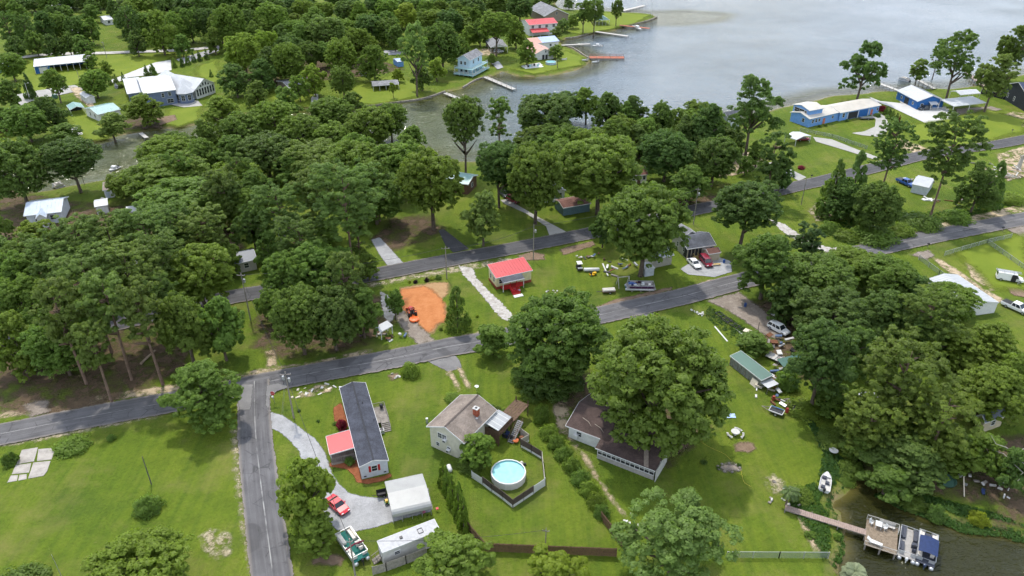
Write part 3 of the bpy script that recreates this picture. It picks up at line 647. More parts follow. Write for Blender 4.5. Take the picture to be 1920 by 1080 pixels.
# far row behind the pale road
TREELIST = [(15,55,52,95,'pine','d',.2),(48,58,48,92,'pine','d',.2),(82,52,48,92,'oak','d'),(112,50,44,92,'oak','n'),(142,55,42,88,'oak','d'),(170,58,38,80,'oak','n'),
 (240,46,52,96,'pine','d',.2),(264,50,44,92,'oak','n'),(300,60,62,88,'oak','o'),(328,52,50,96,'oak','o'),(356,46,48,98,'oak','n'),(388,44,48,92,'oak','d'),(412,52,44,80,'oak','n'),
 (62,6,46,26,'oak','d'),(20,2,50,24,'oak','d'),(168,24,36,34,'oak','n'),(135,4,36,22,'oak','n'),(232,4,50,22,'oak','d'),(290,2,60,26,'oak','o'),(350,2,60,26,'oak','d'),(400,6,60,30,'oak','n'),
 (432,48,62,88,'oak','o'),(456,100,70,80,'oak','b'),(440,150,64,64,'oak','d'),(462,10,60,40,'oak','n'),(505,8,60,40,'oak','d'),
 # yard of the blue house
 (20,124,54,56,'oak','o'),(14,176,48,62,'oak','n'),(52,160,27,46,'cone','c'),(102,152,52,52,'oak','o',.3),(168,112,26,32,'oak','o'),(177,156,50,54,'oak','o'),(197,128,26,30,'oak','b'),
 (48,230,78,74,'oak','n'),(94,214,66,76,'oak','d'),(208,236,66,56,'oak','g'),(272,204,88,66,'oak','o'),(415,214,92,76,'oak','o'),(336,278,90,74,'oak','n'),(200,196,26,28,'shrub','n'),
 (326,117,10,18,'cone','n'),(340,114,11,20,'cone','d'),(351,111,11,19,'cone','n'),(362,107,10,18,'cone','d'),(373,104,11,19,'cone','d'),(386,101,11,19,'cone','d'),
 (273,131,12,19,'cone','n'),(285,129,17,20,'cone','n'),(205,150,9,17,'cone','n'),(216,147,11,17,'cone','n'),(230,143,10,16,'cone','n'),(222,157,20,15,'shrub','g'),(395,137,8,14,'cone','n'),
 # wood behind the cove
 (512,38,66,72,'oak','o'),(500,88,52,72,'oak','b'),(540,118,64,86,'oak','o'),(490,140,52,62,'oak','d'),(592,32,48,44,'oak','o'),(560,12,62,42,'oak','d'),(612,62,72,72,'oak','g'),(640,108,62,78,'oak','o'),
 (642,152,52,62,'oak','n'),(588,150,46,66,'oak','b'),(655,22,62,52,'oak','d'),(705,14,58,44,'oak','d'),(696,54,52,58,'oak','d'),(692,86,46,52,'oak','b'),(700,116,60,70,'oak','o'),(760,28,52,48,'oak','b'),
 (805,38,52,48,'oak','o'),(845,42,50,52,'oak','d'),(830,12,62,42,'oak','d'),(885,18,62,52,'oak','d'),(775,10,60,36,'oak','n'),(776,84,64,92,'air','g',.55),(790,142,42,66,'oak','n'),(829,86,78,92,'oak','n'),
 (818,130,38,44,'oak','b'),(877,66,36,40,'oak','o'),(930,48,66,60,'oak','o',.45),(747,141,22,26,'oak','y'),(736,165,16,24,'oak','b',.4),(922,110,18,22,'oak','n'),(740,70,40,50,'oak','n'),(565,70,50,60,'oak','n'),
 (930,4,60,36,'oak','n'),(975,15,52,50,'oak','d'),(968,60,44,62,'oak','o'),(988,98,40,48,'oak','o'),(1010,4,44,30,'oak','n'),(1055,46,26,26,'oak','g'),(1075,40,24,26,'oak','o'),(1095,22,34,46,'oak','n',.35),(1115,22,38,50,'oak','n',.35),
 (1157,16,28,42,'oak','n',.35),(1067,5,22,24,'oak','n'),(1042,96,28,28,'oak','o'),(1044,60,22,24,'oak','g'),
 # strip of trees between the cove and the upper street
 (870,228,78,112,'oak','n',.5),(936,218,56,104,'pine','n',.8),(1022,220,116,98,'oak','d'),(1100,195,52,70,'oak','n'),(1140,214,68,88,'oak','d'),(1190,216,58,78,'oak','d'),(1240,226,62,84,'oak','n'),(1208,252,74,72,'oak','o'),
 (1115,268,78,60,'oak','o'),(1320,242,92,104,'oak','d'),(1412,206,104,130,'air','d',.3),(1340,300,100,100,'oak','d'),(1250,292,100,100,'oak','d'),(1290,345,90,80,'oak','n'),(1050,262,80,70,'oak','n'),
 (1420,290,40,50,'oak','n'),(1398,310,34,40,'oak','n'),(1160,300,70,70,'oak','o'),(960,290,70,60,'oak','n'),
 (1005,338,116,156,'oak','n',.08),(1125,322,148,150,'oak','n',.08),(1060,300,90,80,'oak','n'),(965,345,60,70,'oak','d'),(1132,425,54,84,'oak','d',.1),(1210,425,158,170,'oak','n',.12),(935,310,84,100,'oak','d',.35),(1175,225,60,70,'oak','n'),(1065,200,70,60,'oak','d'),(1290,255,70,80,'oak','d'),(1000,262,70,60,'oak','n'),(1370,262,60,60,'oak','d'),(1465,330,50,60,'oak','d'),
 # lake shore at the right
 (1620,130,76,98,'air','d',.12),(1723,133,36,44,'oak','n',.15),(1762,98,34,84,'air','n',.45),(1797,108,80,98,'air','n',.35),(1902,85,60,108,'oak','n',.3),(1868,140,70,84,'oak','g',.35),
 # pines and cedars round the brush lot
 (1452,296,76,88,'pine','d',.5),(1566,350,62,104,'cone','d'),(1604,342,70,116,'cone','d'),(1585,372,84,84,'oak','d'),(1645,390,84,104,'oak','d'),(1676,268,92,90,'pine','d',.9),(1786,272,126,124,'pine','d',.8),(1836,350,74,104,'oak','d'),(1866,345,50,80,'cedar','d'),
 (1725,408,92,44,'shrub','n'),(1800,398,64,44,'shrub','n'),(1640,432,100,52,'shrub','n'),(1594,436,70,36,'shrub','o'),(1896,366,62,34,'shrub','o'),(1690,425,70,40,'shrub','o'),(1560,420,50,34,'shrub','n'),
 (1514,447,72,58,'pine','c',.5),(1400,388,126,112,'oak','d',.35),(1440,488,132,124,'oak','n',.2),
 # wood at the right
 (1530,525,130,110,'oak','n'),(1595,500,110,80,'oak','o'),(1660,520,110,92,'oak','n'),(1705,535,66,60,'oak','d'),(1560,595,150,124,'oak','d'),(1650,590,120,112,'oak','d'),(1745,590,130,112,'pine','P',.3),(1545,668,130,150,'oak','d',.3),
 (1782,566,104,84,'oak','o'),(1790,645,130,100,'oak','o'),(1722,625,100,90,'oak','d'),(1862,650,124,104,'oak','o'),(1690,705,196,165,'pine','P',.3),(1628,785,140,112,'pine','P',.2),(1765,775,160,122,'pine','P',.3),(1852,735,140,130,'oak','o'),(1902,710,84,112,'oak','o'),
 (1560,745,84,72,'oak','n'),(1700,850,150,112,'oak','p'),(1664,900,96,74,'oak','n'),(1782,845,112,92,'oak','o'),(1848,850,82,82,'oak','o'),(1905,880,74,104,'oak','d'),(1840,962,48,44,'shrub','y'),(1760,950,44,46,'shrub','d'),(1615,835,80,72,'oak','n'),
 (1715,935,70,50,'shrub','n'),(1412,646,70,54,'oak','n',0.),(1478,700,60,60,'shrub','n'),(1510,760,80,50,'shrub','o'),(1560,815,80,50,'shrub','n'),(1600,870,60,50,'shrub','n'),(1503,922,56,44,'shrub','o'),(1520,1000,26,22,'shrub','o'),(1572,1000,20,20,'shrub','o'),(1590,895,40,30,'shrub','o'),
 # creek bank and big left wood
 (30,322,112,130,'oak','d'),(132,298,102,88,'oak','d',.3),(312,292,100,84,'oak','o'),(318,335,150,100,'oak','o'),(392,262,74,84,'oak','n'),(455,250,82,84,'oak','n'),(512,226,92,82,'oak','o'),(560,252,92,82,'oak','o'),(622,216,92,72,'oak','o'),
 (690,242,102,92,'oak','o'),(732,226,64,72,'oak','n'),(500,294,112,94,'oak','d'),(440,342,112,84,'oak','b'),(340,385,170,112,'oak','n'),(592,304,122,94,'oak','n'),(662,312,112,104,'oak','o'),(742,312,104,104,'oak','o'),
 (702,372,112,104,'oak','n'),(808,342,132,140,'oak','o',.2),(905,402,76,112,'oak','g',.15),(600,352,132,112,'pine','p'),(645,360,160,122,'pine','p',1.2),(520,392,122,104,'pine','p'),(472,425,74,112,'oak','d'),
 (62,486,102,104,'oak','n'),(66,436,72,56,'oak','b'),(150,444,136,84,'pine','p'),(205,442,122,84,'pine','p'),(270,424,132,84,'pine','p'),(325,422,104,84,'pine','p'),(382,432,112,94,'pine','p'),(104,486,122,94,'pine','p'),
 (164,512,142,104,'pine','p',.9),(240,504,132,112,'pine','p',.9),(302,482,112,104,'pine','p',.9),(372,520,132,132,'oak','o',.1),(20,522,92,104,'oak','n'),(42,566,102,112,'oak','n'),(112,580,112,122,'pine','p',.9),(200,565,112,112,'pine','p',1.15),(262,575,92,104,'pine','p',1.2),
 (345,610,124,150,'oak','n',.12),(410,612,94,132,'oak','n',.12),(30,645,102,122,'oak','o'),(112,650,112,122,'oak','n'),(172,645,80,94,'pine','p',.9),
 # wood between the two streets
 (560,452,112,104,'pine','p'),(602,504,132,124,'oak','n'),(540,524,92,112,'oak','n'),(645,525,90,110,'pine','p'),(560,596,112,132,'oak','n',.1),(622,594,112,124,'oak','d',.1),(678,584,74,104,'oak','n',.1),(739,566,42,98,'oak','n',.2),(857,577,52,78,'cedar','n'),(600,432,74,64,'oak','o'),
 # near yards
 (378,737,146,134,'oak','n',.08),(769,686,46,42,'shrub','o'),(1042,636,200,196,'oak','n',.02),(1030,706,120,90,'oak','d',0.),(922,636,74,66,'oak','n',.05),(1240,728,268,268,'oak','n',.02),(985,692,62,62,'shrub','d'),(1016,766,42,52,'shrub','n'),
 (574,922,122,150,'oak','o',.1),(588,1000,92,92,'oak','o',.05),(852,1048,132,112,'oak','o',.1),(256,1072,184,104,'oak','b',.1),(40,1080,120,36,'shrub','n'),(1040,1068,112,84,'air','y',.1),(1265,1016,236,176,'air','g',.15),(274,938,66,60,'shrub','n'),
 (136,828,76,46,'shrub','o'),(207,818,22,20,'shrub','n'),(14,852,36,40,'shrub','n'),(895,842,64,66,'oak','o',.1),(880,862,60,50,'shrub','n'),(655,860,30,26,'shrub','n'),(628,792,12,10,'shrub','n'),(1012,720,44,36,'shrub','d'),(1000,735,50,40,'shrub','n'),
 (30,-6,60,40,'oak','n'),(110,-8,60,40,'oak','d'),(190,0,40,30,'oak','n'),(215,18,30,40,'oak','d'),(260,-10,60,40,'oak','n'),(310,14,50,60,'oak','d'),(375,10,50,60,'oak','n'),(430,5,50,50,'oak','d'),(480,70,50,60,'oak','n'),(560,-5,70,40,'oak','n'),(640,-8,70,40,'oak','d'),(730,-8,70,40,'oak','d'),(860,-8,70,40,'oak','n'),(950,-5,60,40,'oak','d'),(1030,-6,40,30,'oak','n'),(30,90,40,50,'oak','d'),(100,85,40,50,'oak','d'),(155,88,40,46,'oak','n'),(255,80,40,50,'oak','d'),(400,75,40,50,'oak','n'),(340,85,40,44,'oak','n'),(65,80,36,50,'oak','n'),(128,82,36,50,'oak','n'),
 (470,45,50,60,'oak','d'),(615,100,50,50,'oak','n'),(560,165,40,50,'oak','o'),(670,85,40,50,'oak','n'),(725,45,46,50,'oak','n'),(660,190,40,40,'oak','n'),(535,190,50,60,'oak','n'),(480,175,50,50,'oak','n'),(900,60,40,50,'oak','n'),(860,90,40,50,'oak','n'),(120,250,60,40,'oak','n'),(10,225,40,50,'oak','n'),(0,300,80,70,'oak','n'),(350,300,80,70,'oak','n'),(245,345,80,60,'oak','o'),(4,425,40,50,'oak','n'),(430,390,90,90,'oak','n'),(480,350,80,80,'oak','n'),(555,320,80,80,'oak','n'),(630,260,80,70,'oak','o'),(770,270,60,70,'oak','n'),(670,440,60,90,'pine','p'),(70,620,80,100,'oak','n'),(150,610,80,100,'oak','n'),(310,560,90,110,'pine','p'),(420,480,60,80,'oak','n'),(505,470,60,90,'oak','n'),(510,570,60,100,'oak','n'),(690,500,46,70,'oak','n'),(1480,560,80,90,'oak','d'),(1600,650,100,110,'oak','d')]
for a in TREELIST: tree(*a)

# further trees that close the woods
def fill(px, n, spacing, sizes, kinds, cols_, hr=(.9, 1.25)):
    P = np.array(poly_px(px)); lo, hi = P.min(0), P.max(0); got = []
    for _ in range(n*60):
        q = lo+(hi-lo)*np.array([rng.random(), rng.random()])
        if sdist([q], [P])[0] > 0 or sdist([q], [LAKE, POND])[0] < 3: continue
        if any((t[7].x-q[0])**2+(t[7].y-q[1])**2 < spacing**2 for t in TREES): continue
        r = rng.uniform(*sizes); rz = r*rng.uniform(*hr); z = rz*1.15; C = Vector((q[0], q[1], z)); k = ppm(C); dep = math.atan2(CH-z, C.y)
        d = C-Vector((0, 0, CH)); f = d.y*math.cos(TH)-d.z*math.sin(TH); cx = 960+F*d.x/f; cy = 540-F*(d.y*math.sin(TH)+d.z*math.cos(TH))/f
        tree(cx, cy, 2*r*k, 2*k*math.sqrt((rz*math.cos(dep))**2+(r*math.sin(dep))**2), rng.choice(kinds), rng.choice(cols_)); got.append(q)
        if len(got) >= n: break
fill([(430,70),(560,45),(900,20),(905,55),(840,95),(770,90),(700,110),(650,150),(600,130),(520,165),(440,170)], 34, 7.5, (4.5,7), ['oak'], 'onod')
fill([(0,20),(180,18),(180,90),(0,98)], 10, 8, (4.5,6.5), ['oak'], 'dn'); fill([(230,15),(420,12),(420,80),(235,92)], 10, 8, (4.5,6.5), ['oak'], 'don')
fill([(965,305),(1060,296),(1160,278),(1260,262),(1335,248),(1350,285),(1290,300),(1240,310),(1150,300),(1080,318),(985,325)], 16, 6.5, (4,6), ['oak'], 'ndo')
fill([(290,330),(480,325),(700,315),(780,330),(760,395),(650,420),(590,395),(500,395),(330,372)], 16, 7, (4.5,6.5), ['oak', 'pine'], 'onn')
fill([(0,520),(130,500),(250,470),(420,400),(500,410),(440,450),(300,450),(210,520),(0,590)], 7, 7.5, (4,6), ['pine', 'oak'], 'pno')
# ---------------------------------------------------------------- buildings
GLASS = M('window_glass', (.022,.028,.035), .08, 0, .2, spec=.6); SCREEN = M('dark_screen', (.028,.03,.032), .7, var=.3)
WHITE = M('white_paint', (.60,.60,.59), .5, var=.06, dirt=.15); TRIM = M('white_trim', (.62,.62,.62), .45, var=.05)
WOOD = M('weathered_wood', (.24,.215,.19), .85, var=.3, scale=1.2); BRWOOD = M('brown_wood', (.12,.075,.048), .8, var=.3); REDPAINT = M('red_paint', (.42,.02,.022), .5, var=.1)
DARKMET = M('dark_metal', (.05,.05,.055), .45, .4); GREYMET = M('grey_metal', (.42,.43,.44), .4, .5, .1); POLE = M('pole_wood', (.25,.225,.195), .9, var=.25)
def siding(name, c, pitch=.22):
    if name in MATS: return MATS[name]
    m, nt, b = nodemat(name); P = wpos(nt); s = nt.nodes.new('ShaderNodeSeparateXYZ'); nt.links.new(P, s.inputs[0])
    fr = mth(nt, 'FRACT', mth(nt, 'DIVIDE', s.outputs['Z'], pitch))
    n = noise(nt, 1.3, 5, .65, P); cc = ramp(nt, n, [(.3, tuple(x*.82 for x in c)), (.55, c), (.75, tuple(min(1, x*1.06) for x in c))])
    cc = mixc(nt, mrange(nt, fr, .0, .16, .35, 0), cc, tuple(x*.55 for x in c))
    nt.links.new(cc, b.inputs['Base Color']); b.inputs['Roughness'].default_value = .6; bump(nt, b, fr, .5, .03)
    MATS[name] = m; return m
def shingle(name, c):
    if name in MATS: return MATS[name]
    m, nt, b = nodemat(name); P = wpos(nt)
    n1 = noise(nt, .6, 5, .6, P); n2 = noise(nt, 7., 3, .8, P); n3 = noise(nt, 2.2, 2, .5, mapv(nt, P, (1, 1, 6)))
    f = mth(nt, 'ADD', mth(nt, 'MULTIPLY', n1, .45), mth(nt, 'ADD', mth(nt, 'MULTIPLY', n2, .35), mth(nt, 'MULTIPLY', n3, .2)))
    nt.links.new(ramp(nt, f, [(.34, tuple(x*.5 for x in c)), (.5, c), (.66, tuple(x*1.6 for x in c))]), b.inputs['Base Color'])
    b.inputs['Roughness'].default_value = .92; bump(nt, b, n2, .5, .03); MATS[name] = m; return m
def metalroof(name, c): return M(name, c, .42, .0, .08, .5, spec=.45, dirt=.18)

class Fr:
    """a building's frame: near side A->B left to right, far side through C"""
    def __init__(s, A, B, C, z=0., W=None):
        a, b = G(*A, z), G(*B, z); d = (b-a); d.z = 0; s.L = d.length; d.normalize(); n = Vector((-d.y, d.x, 0))
        s.W = W or abs((G(*C, z)-a).dot(n)); s.rz = math.atan2(d.y, d.x); s.c = (a+b)/2+n*(s.W/2); s.c.z = 0; s.d, s.n = d, n
    def loc(s, px, py, z):
        p = G(px, py, z)-s.c; return Vector((p.dot(s.d), p.dot(s.n), z))
WM = {}
def win_meshes(w, h, mull):
    k = (round(w, 2), round(h, 2), mull)
    if k not in WM:
        f = MB(); t = .09
        for sx in (-1, 1): f.box((sx*(w/2+t/2-.01), 0, 0), (t, .09, h+2*t))
        for sz in (-1, 1): f.box((0, 0, sz*(h/2+t/2-.01)), (w-.02, .09, t))
        if mull: f.box((0, 0, 0), (w-.03, .06, .05))
        if mull > 1: f.box((0, 0, 0), (.05, .055, h-.03))
        WM[k] = (f.mesh('window'), MB().box((0, 0, 0), (w, .03, h)).mesh('pane'))
    return WM[k]
def window(par, pos, ang, w, h, mull=1, mat=None, gl=None):
    f, p = win_meshes(w, h, mull)
    if not f.materials: f.materials.append(mat or TRIM); p.materials.append(gl or GLASS)
    o = link('window', f, None, par, pos, ang); link('pane', p, None, o); return o
def on_side(L, W, side, u, z, out=.03):
    if side == 'S': return (-L/2+u*L, -W/2-out, z), 0
    if side == 'E': return (L/2+out, -W/2+u*W, z), math.pi/2
    if side == 'N': return (L/2-u*L, W/2+out, z), math.pi
    return (-L/2-out, W/2-u*W, z), -math.pi/2
def roof_mesh(kind, L, W, h, rise, th=.14):
    b = MB()
    if kind == 'x':
        b.slab([(-L/2,-W/2,h),(L/2,-W/2,h),(L/2,0,h+rise),(-L/2,0,h+rise)], th); b.slab([(L/2,W/2,h),(-L/2,W/2,h),(-L/2,0,h+rise),(L/2,0,h+rise)], th)
    elif kind == 'y':
        b.slab([(-L/2,W/2,h),(-L/2,-W/2,h),(0,-W/2,h+rise),(0,W/2,h+rise)], th); b.slab([(L/2,-W/2,h),(L/2,W/2,h),(0,W/2,h+rise),(0,-W/2,h+rise)], th)
    elif kind == 'hip':
        r = max(0, (L-W)/2); q = max(0, (W-L)/2)
        e0, e1 = (-r, -q, h+rise), (r, q, h+rise)
        A, B, C, D = (-L/2,-W/2,h),(L/2,-W/2,h),(L/2,W/2,h),(-L/2,W/2,h)
        if L >= W: b.slab([A,B,e1,e0], th); b.slab([B,C,e1], th); b.slab([C,D,e0,e1], th); b.slab([D,A,e0], th)
        else: b.slab([A,B,e0], th); b.slab([B,C,e1,e0], th); b.slab([C,D,e1], th); b.slab([D,A,e0,e1], th)
    elif kind == 'shed': b.slab([(-L/2,-W/2,h),(L/2,-W/2,h),(L/2,W/2,h+rise),(-L/2,W/2,h+rise)], th)
    elif kind == 'shedN': b.slab([(-L/2,-W/2,h+rise),(L/2,-W/2,h+rise),(L/2,W/2,h),(-L/2,W/2,h)], th)
    return b
def wall_mesh(kind, L, W, h, rise, ov, z0=-.1):
    """walls inset by the overhang, gables carried up under the roof"""
    l, w = L/2-ov, W/2-ov; b = MB(); th = .16
    if kind in ('x', 'y'):
        hw = h+rise*(ov/(W/2 if kind == 'x' else L/2))-th
        pk = h+rise-th*1.15
        V = [(-l,-w,z0),(l,-w,z0),(l,w,z0),(-l,w,z0),(-l,-w,hw),(l,-w,hw),(l,w,hw),(-l,w,hw)]
        if kind == 'x': V += [(-l,0,pk),(l,0,pk)]; Fs = [(0,1,5,4),(2,3,7,6),(1,2,6,9,5),(3,0,4,8,7)]
        else: V += [(0,-w,pk),(0,w,pk)]; Fs = [(0,1,5,8,4),(1,2,6,5),(2,3,7,9,6),(3,0,4,7)]
        b.add(V, Fs)
    else:
        hs = h-th; r = rise*(1-2*ov/W)+rise*ov/W if kind in ('shed', 'shedN') else 0; lo = rise*ov/W if kind in ('shed', 'shedN') else 0
        f, n = (hs+lo, hs+r) if kind != 'shedN' else (hs+r, hs+lo)
        b.add([(-l,-w,z0),(l,-w,z0),(l,w,z0),(-l,w,z0),(-l,-w,f),(l,-w,f),(l,w,n),(-l,w,n)], [(0,1,5,4),(1,2,6,5),(2,3,7,6),(3,0,4,7)])
    return b
def fascia(kind, L, W, h, rise):
    b = MB(); t = .2; e = .03; A, B, C, D = [(sx*(L/2+e), sy*(W/2+e)) for sx, sy in ((-1,-1),(1,-1),(1,1),(-1,1))]
    def p(q, z): return (q[0], q[1], z-.1)
    if kind == 'x':
        b.bar(p(A,h), p(B,h), .05, t); b.bar(p(D,h), p(C,h), .05, t)
        for x in (-1, 1):
            for y in (-1, 1): b.bar((x*(L/2+e), y*W/2, h-.1), (x*(L/2+e), 0, h+rise-.1), .05, t)
    elif kind == 'y':
        b.bar(p(A,h), p(D,h), .05, t); b.bar(p(B,h), p(C,h), .05, t)
        for y in (-1, 1):
            for x in (-1, 1): b.bar((x*L/2, y*(W/2+e), h-.1), (0, y*(W/2+e), h+rise-.1), .05, t)
    else:
        zs = [h]*4
        if kind == 'shed': zs = [h, h, h+rise, h+rise]
        if kind == 'shedN': zs = [h+rise, h+rise, h, h]
        Q = [A, B, C, D]
        for i in range(4): b.bar(p(Q[i], zs[i]), p(Q[(i+1) % 4], zs[(i+1) % 4]), .05, t)
    return b
def ribs(kind, L, W, h, rise, step=.6, hgt=.05):
    b = MB()
    if kind in ('x', 'shed', 'shedN'):
        n = int(L/step)
        for i in range(n+1):
            x = -L/2+.03+(L-.06)*i/n
            if kind == 'x':
                for s in (-1, 1): b.bar((x, s*W/2, h+hgt/2), (x, 0, h+rise+hgt/2), .06, hgt)
            else:
                a, c = (h, h+rise) if kind == 'shed' else (h+rise, h); b.bar((x, -W/2, a+hgt/2), (x, W/2, c+hgt/2), .06, hgt)
    else:
        n = int(W/step)
        for i in range(n+1):
            y = -W/2+.03+(W-.06)*i/n
            for s in (-1, 1): b.bar((s*L/2, y, h+hgt/2), (0, y, h+rise+hgt/2), .06, hgt)
    return b
BLD = {}
def block(par, fr, h, rise, kind, wallm, roofm, ov=.4, trim=None, wins=(), doors=(), rib=0, open_=False, z0=-.1, rel=None, posts=()):
    """one volume of a building under the Empty par; fr gives size and place, rel = parent frame"""
    L, W = fr.L, fr.W
    if rel is None: off, rz = Vector((0, 0, 0)), 0
    else:
        p = fr.c-rel.c; off = Vector((p.dot(rel.d), p.dot(rel.n), 0)); rz = fr.rz-rel.rz
    def put(mb, nm, m): return mb.build(nm, m, par, off, rz)
    wl = None
    if not open_: wl = put(wall_mesh(kind, L, W, h, rise, ov, z0), 'wall', wallm)
    rf = put(roof_mesh(kind, L, W, h, rise), 'roof', roofm)
    fa = fascia(kind, L, W, h, rise).build('fascia', trim or TRIM, rf)
    if rib: tag(ribs(kind, L, W, h, rise, rib).build('standing_seam', roofm, rf), kind='stuff')
    E = MB()
    for x, y in posts:
        hz = h+(rise*(1-abs(y)) if kind == 'x' else rise*(1-abs(x)) if kind == 'y' else rise*(y+1)/2 if kind == 'shed' else rise*(1-y)/2 if kind == 'shedN' else 0)-.16
        o = MB().box((x*(L/2-.12), y*(W/2-.12), hz/2-.05), (.13, .13, hz+.1)).build('post', trim or TRIM, par, off, rz)
    q = Vector((math.cos(rz), math.sin(rz), 0))
    def place(side, u, z, out=.03):
        p, a = on_side(L-2*ov, W-2*ov, side, u, z, out)
        p = Vector((p[0]*q.x-p[1]*q.y, p[0]*q.y+p[1]*q.x, p[2]))+off; return p, a+rz
    for wd in wins:
        p, a = place(*wd[:3]); window(par, p, a, wd[3], wd[4], wd[5] if len(wd) > 5 else 1)
    for d in doors:
        side, u, w_, h_, m = d[:5]; p, a = place(side, u, h_/2+.05)
        o = MB().box((0, 0, 0), (w_, .08, h_)).build('door', m, par, p, a)
        MB().box((w_*.38, -.06, -.05), (.08, .05, .14)).build('handle', GREYMET, o)
    rf['_pl'] = 0; del rf['_pl']
    return wl, rf, place
def bld(name, label, A, B, C, h, rise, kind, wallm, roofm, cat='house', W=None, **kw):
    fr = Fr(A, B, C, h, W); e = empty(name, fr.c, fr.rz, label, cat)
    r = block(e, fr, h, rise, kind, wallm, roofm, **kw); e_ = (e, fr)+r; BLD[name+label[:12]] = e_; return e_
def steps(par, p, a, n, w, rise=.18, run=.28, mat=None, rail=None):
    """stair going out along local -y from height n*rise"""
    e = MB()
    for i in range(n): e.box((0, -(i+.5)*run, (n-i)*rise-.04), (w, run, .06))
    for s in (-1, 1): e.bar((s*w/2, 0, n*rise-.1), (s*w/2, -n*run, -.02), .06, .22)
    o = e.build('stairs', mat or WOOD, par, p, a)
    if rail:
        r = MB()
        for s in (-1, 1):
            r.bar((s*w/2, 0, n*rise+.85), (s*w/2, -n*run, .9), .07, .07)
            for i in range(3): r.bar((s*w/2, -i*n*run/2, (2-i)/2*n*rise), (s*w/2, -i*n*run/2, (2-i)/2*n*rise+.88), .06)
        r.build('stair_rail', rail, o)
    return o
def railing(b, pts, h=.9, gap=.0, post=1.6):
    for a, c in zip(pts, pts[1:]):
        a, c = Vector(a), Vector(c); n = max(1, int((c-a).length/post))
        b.bar(a+Vector((0,0,h)), c+Vector((0,0,h)), .06, .06); b.bar(a+Vector((0,0,h*.15)), c+Vector((0,0,h*.15)), .04, .04)
        for i in range(n+1): p = a.lerp(c, i/n); b.bar(p, p+Vector((0,0,h+.04)), .08)
        m = int((c-a).length/.18)
        for i in range(1, m): p = a.lerp(c, i/m); b.bar(p+Vector((0,0,h*.15)), p+Vector((0,0,h)), .03)
def deck_boards(par, x0, x1, y0, y1, z, along, mat, bw=.14, name='deck_board'):
    """planks laid along x or y, each its own piece"""
    n = max(1, int(round(((y1-y0) if along == 'x' else (x1-x0))/bw))); w = ((y1-y0) if along == 'x' else (x1-x0))/n
    ln = (x1-x0) if along == 'x' else (y1-y0)
    me = MB().box((0, 0, 0), (ln, w*.9, .04) if along == 'x' else (w*.9, ln, .04)).mesh(name); me.materials.append(mat)
    for i in range(n):
        j = rng.uniform(-.004, .004)
        p = ((x0+x1)/2, y0+(i+.5)*w, z-.02+j) if along == 'x' else (x0+(i+.5)*w, (y0+y1)/2, z-.02+j)
        link(name, me, None, par, p)

SL = shingle('slate_shingles', (.052,.056,.072)); BRN = shingle('taupe_shingles', (.20,.165,.14)); DBR = shingle('dark_brown_shingles', (.068,.047,.042)); GSH = shingle('grey_shingles', (.20,.20,.21)); CHAR = shingle('charcoal_shingles', (.085,.09,.105)); RDBR = shingle('rust_brown_shingles', (.15,.075,.06))
MWHITE = metalroof('white_metal_roof', (.48,.49,.50)); MRED = metalroof('red_metal_roof', (.47,.05,.055)); MTEAL = metalroof('teal_metal_roof', (.22,.36,.34)); MBLUEG = metalroof('blue_grey_metal_roof', (.40,.46,.54)); MGALV = metalroof('galvanised_roof', (.44,.45,.46)); MCREAM = metalroof('cream_metal_roof', (.50,.46,.40)); MGREEN = metalroof('green_roll_roof', (.06,.13,.10)); MNAVY = metalroof('navy_metal_roof', (.022,.035,.085)); MSALM = metalroof('salmon_roof', (.50,.27,.20)); MTARP = metalroof('blue_tarp_roof', (.34,.42,.66)); MPEACH = metalroof('peach_roof', (.62,.44,.32)); MBLUE2 = metalroof('slate_blue_roof', (.10,.12,.16))
W_PALE = siding('pale_blue_grey_siding', (.58,.61,.67)); W_CREAM = siding('cream_siding', (.60,.57,.47)); W_WHITE = siding('white_siding', (.66,.66,.65)); W_YEL = siding('pale_yellow_siding', (.66,.60,.37)); W_BEIGE = siding('beige_siding', (.44,.41,.37)); W_BLUE = siding('sky_blue_siding', (.16,.33,.66)); W_DBLUE = siding('royal_blue_siding', (.022,.12,.36)); W_NAVY = siding('navy_siding', (.14,.18,.28)); W_DARK = siding('black_siding', (.018,.022,.032)); W_TEAL = siding('teal_siding', (.10,.16,.18)); W_LBLUE = siding('light_blue_siding', (.47,.60,.68)); W_TAN = siding('tan_siding', (.26,.215,.175)); W_BROWN = siding('brown_board_siding', (.13,.07,.05)); W_TANL = siding('light_tan_siding', (.50,.43,.31))

# single-wide home with the red porch
e, fr, wl, rf, pl = bld('mobile_home', 'long pale mobile home with slate roof and red porch roof', (673.5,875.6), (728.5,862.6), (681.7,718), 2.9, .75, 'y', W_PALE, SL, ov=.18, wins=[('S',.5,1.75,.85,1.1,1),('E',.25,1.8,1.,1.2),('E',.8,1.8,1.,1.2),('W',.25,1.8,1.,1.2)])
L, W = fr.L, fr.W
for s in (-1, 1):
    sh = MB().box((0,0,0), (.36,.05,1.25))
    for k in range(7): sh.box((0,-.035,-.5+k*.167), (.3,.03,.06))
    sh.build('shutter', REDPAINT, e, (s*.74, -W/2+.18-.04, 1.75))
    MB().box((0,0,0), (.42,.05,.2)).build('vent', M('black_vent', (.02,.02,.022), .6), e, (s*(L/2-.75), -W/2+.18-.03, .45))
MB().bar((0,-W/2,2.9+.75+.03), (0,W/2,2.9+.75+.03), .3, .05).build('ridge_cap', M('ridge_dark', (.03,.032,.04), .8), rf)
for x, y in ((.8,4.2),(-.1,3.9),(1.9,-.5)): MB().tube([(x,y,2.9),(x,y,4.0-.26*abs(x))], .06, 8).build('vent_pipe', DARKMET, rf)
